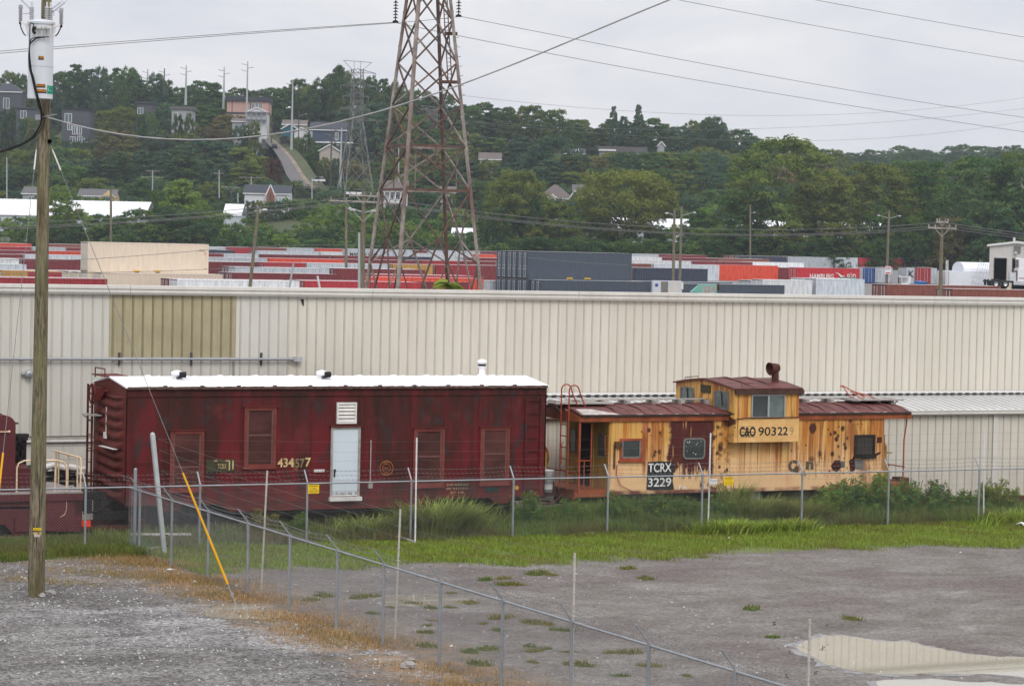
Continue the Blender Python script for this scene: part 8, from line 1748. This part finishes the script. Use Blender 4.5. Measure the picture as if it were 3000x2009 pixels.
def stone_mat():
    m, t = mat_base('loose_stone'); a = t.n('ShaderNodeAttribute', attribute_name='tint').outputs['Fac']; return fin(m, t, t.hue((.30, .29, .285, 1), a), .9)
MAT['stone'] = stone_mat(); o = link('gravel', mesh_np('gravel', V, Fc, False, np.repeat(rgs.uniform(.35, 1.9, n), 6)), MAT['stone']); tag(o, 'loose crushed grey stone scattered over the left lot', 'gravel', None, 'stuff')
MAT['rock'] = paint('rock', (.33, .31, .29), .9, .25, 6, bump=.5, dirt=(.16, .13, .11), dirt_amt=.6, streak=False); rk = random.Random(6)
for x, y, r_, lab in ((1195, 1957, .12, 'pale grey rock with a flat side near the cross fence post'), (1206, 1938, .075, 'smaller whitish rock leaning behind the pale grey rock'), (1246, 1955, .04, 'tiny white stone right of the two rocks at the cross fence'), (120, 1748, .085, 'white rubble stone at the foot of the utility pole, left one'), (147, 1743, .11, 'grey rubble stone at the foot of the utility pole, right one')):
    p = gnd(x, y); b = MB(); b.ball((p[0], p[1], r_ * .45), r_, 9, (1.15, .9, .75), .2, rk); b.wthing('rock', MAT['rock'], lab, 'rock')
MAT['litter'] = paint('litter_white', (.66, .65, .64), .6, .1, 6)
def scrap(x, y, w_, d_, lab, cat='litter', mat='litter', h=.05, nm='litter', rz=0.):
    p = gnd(x, y); b = MB(); r_ = random.Random(int(x)); n = 7; P = [(w_ / 2 * math.cos(6.283 * i / n) * r_.uniform(.7, 1.1), d_ / 2 * math.sin(6.283 * i / n) * r_.uniform(.7, 1.1), r_.uniform(.01, h)) for i in range(n)]
    b.put([(a, c, z) for a, c, z in P] + [(a * .9, c * .9, max(.003, z - .012)) for a, c, z in P] + [(0, 0, h * 1.1), (0, 0, h * .6)], [(i, (i + 1) % n, 2 * n) for i in range(n)] + [(i + n, 2 * n + 1, (i + 1) % n + n) for i in range(n)] + [(i, i + n, (i + 1) % n + n, (i + 1) % n) for i in range(n)])
    o = b.build(nm, MAT[mat]); o.location = tuple(p); o.rotation_euler = (0, 0, rz); tag(o, lab, cat)
scrap(345, 1620, .30, .12, 'long white strip of litter left of the corner post'); scrap(500, 1671, .28, .10, 'flat white sheet of litter by the first cross fence posts'); scrap(15, 1637, .3, .12, 'white litter in the mud at the left edge'); scrap(1853, 1570, .19, .10, 'crumpled white litter in the grass left of the caboose lettering'); scrap(2408, 1548, .14, .07, 'white litter under the bush right of the concrete block'); scrap(2607, 1553, .1, .06, 'small white litter at the foot of a fence post near the caboose end'); scrap(2650, 1554, .1, .05, 'small white litter right of the caboose coupler'); scrap(1592, 1577, .16, .08, 'yellowish litter at the grass edge below the white drum'); scrap(2135, 1585, .07, .06, 'clear plastic cup lying in the grass below the danger sign', h=.12); scrap(2993, 1545, .42, .2, 'large white bag at the right edge of the grass', 'bag', h=.16, nm='plastic_bag'); scrap(1323, 1895, .09, .05, 'tiny white scrap on the lot seen through the cross fence'); scrap(2813, 1621, .08, .04, 'tiny white scrap far out on the right lot'); scrap(572, 1706, .1, .05, 'white scrap at the foot of the yellow guy guard')
def plank(x0, y0, x1, y1, w_, mat, lab, nm='plank', z=.05):
    a, c = gnd(x0, y0), gnd(x1, y1); b = MB(); b.bar((a[0], a[1], z), (c[0], c[1], z), w_, .05); b.wthing(nm, MAT[mat], lab, nm)
plank(382, 1578, 560, 1578, .11, 'whitemetal', 'long white plank lying behind the corner post', z=.12); plank(436, 1613, 462, 1609, .07, 'greyframe', 'short grey board beside the leaning steel post'); plank(1153, 1572, 1212, 1592, .08, 'greyframe', 'weathered grey board at the foot of the white pole below the boxcar'); plank(1705, 1567, 1745, 1566, .05, 'whitemetal', 'thin white pipe lying in the weeds by a fence post')
# dragonflies hovering over the lot
def _bug(b):
    b.ball((0, 0, 0), .011, 8, (1, 1, 1)); b.cone((.0, 0, 0), (-.055, 0, -.004), .006, .003, 6); b.ball((.016, 0, .002), .009, 8)
    b.mat(1)
    for sg in (-1, 1):
        for x0, sw in ((.006, .018), (-.006, -.014)): b.put([(x0, sg * .008, .006), (x0 + sw + .012, sg * .05, .016), (x0 + sw, sg * .060, .018), (x0 + sw - .012, sg * .045, .014), (x0, sg * .008, .009), (x0 + sw + .012, sg * .05, .018), (x0 + sw, sg * .060, .0205), (x0 + sw - .012, sg * .045, .016)], [(3, 2, 1, 0), (4, 5, 6, 7), (0, 1, 5, 4), (1, 2, 6, 5), (2, 3, 7, 6), (3, 0, 4, 7)])
bug = small_mesh('dragonfly', _bug, [MAT['black'], paint('wing_dark', (.020, .018, .018), .4)])
for i, (x, y, lab) in enumerate(((2269, 1827, 'dark dragonfly hovering over the asphalt, upper left of the puddle'), (2424, 1829, 'dark dragonfly hovering above the top edge of the puddle'), (2410, 1899, 'dark dragonfly over the puddle water'), (2313, 1911, 'dark dragonfly at the left tip of the puddle'), (2305, 1981, 'dark dragonfly below the puddle near the fence arm'), (2390, 1972, 'dark dragonfly right of the thin beige post below the puddle'))):
    Y = 40.0; o = link('dragonfly', bug, None, None, at(x, y, Y)); o.rotation_euler = (R(-55) + R(15) * math.sin(i * 3), R(-20), i * 1.3); o.scale = (.75,) * 3; tag(o, lab, 'dragonfly', 'dragonflies over the lot')
# ------------------------------------------------------------------ air: a thin even haze over the whole valley
def haze():
    b = MB(); b.box(-900, 1100, -30, 1900, -40, 330); o = b.build('haze', hm); o['kind'] = 'stuff'; o['label'] = 'thin grey haze in the air over the valley'; o['category'] = 'haze'
hm = bpy.data.materials.new('haze'); hm.use_nodes = True; hm.node_tree.nodes.clear(); t = NT(hm.node_tree)
pv = t.n('ShaderNodeVolumePrincipled', {'Color': (.80, .86, .95, 1), 'Density': HAZE, 'Anisotropy': .2}); om = t.n('ShaderNodeOutputMaterial', {1: pv.outputs[0]})
if HAZE > 0: haze()
SC.cycles.volume_bounces = 1; SC.cycles.max_bounces = 6; SC.cycles.diffuse_bounces = 3; SC.cycles.transparent_max_bounces = 8
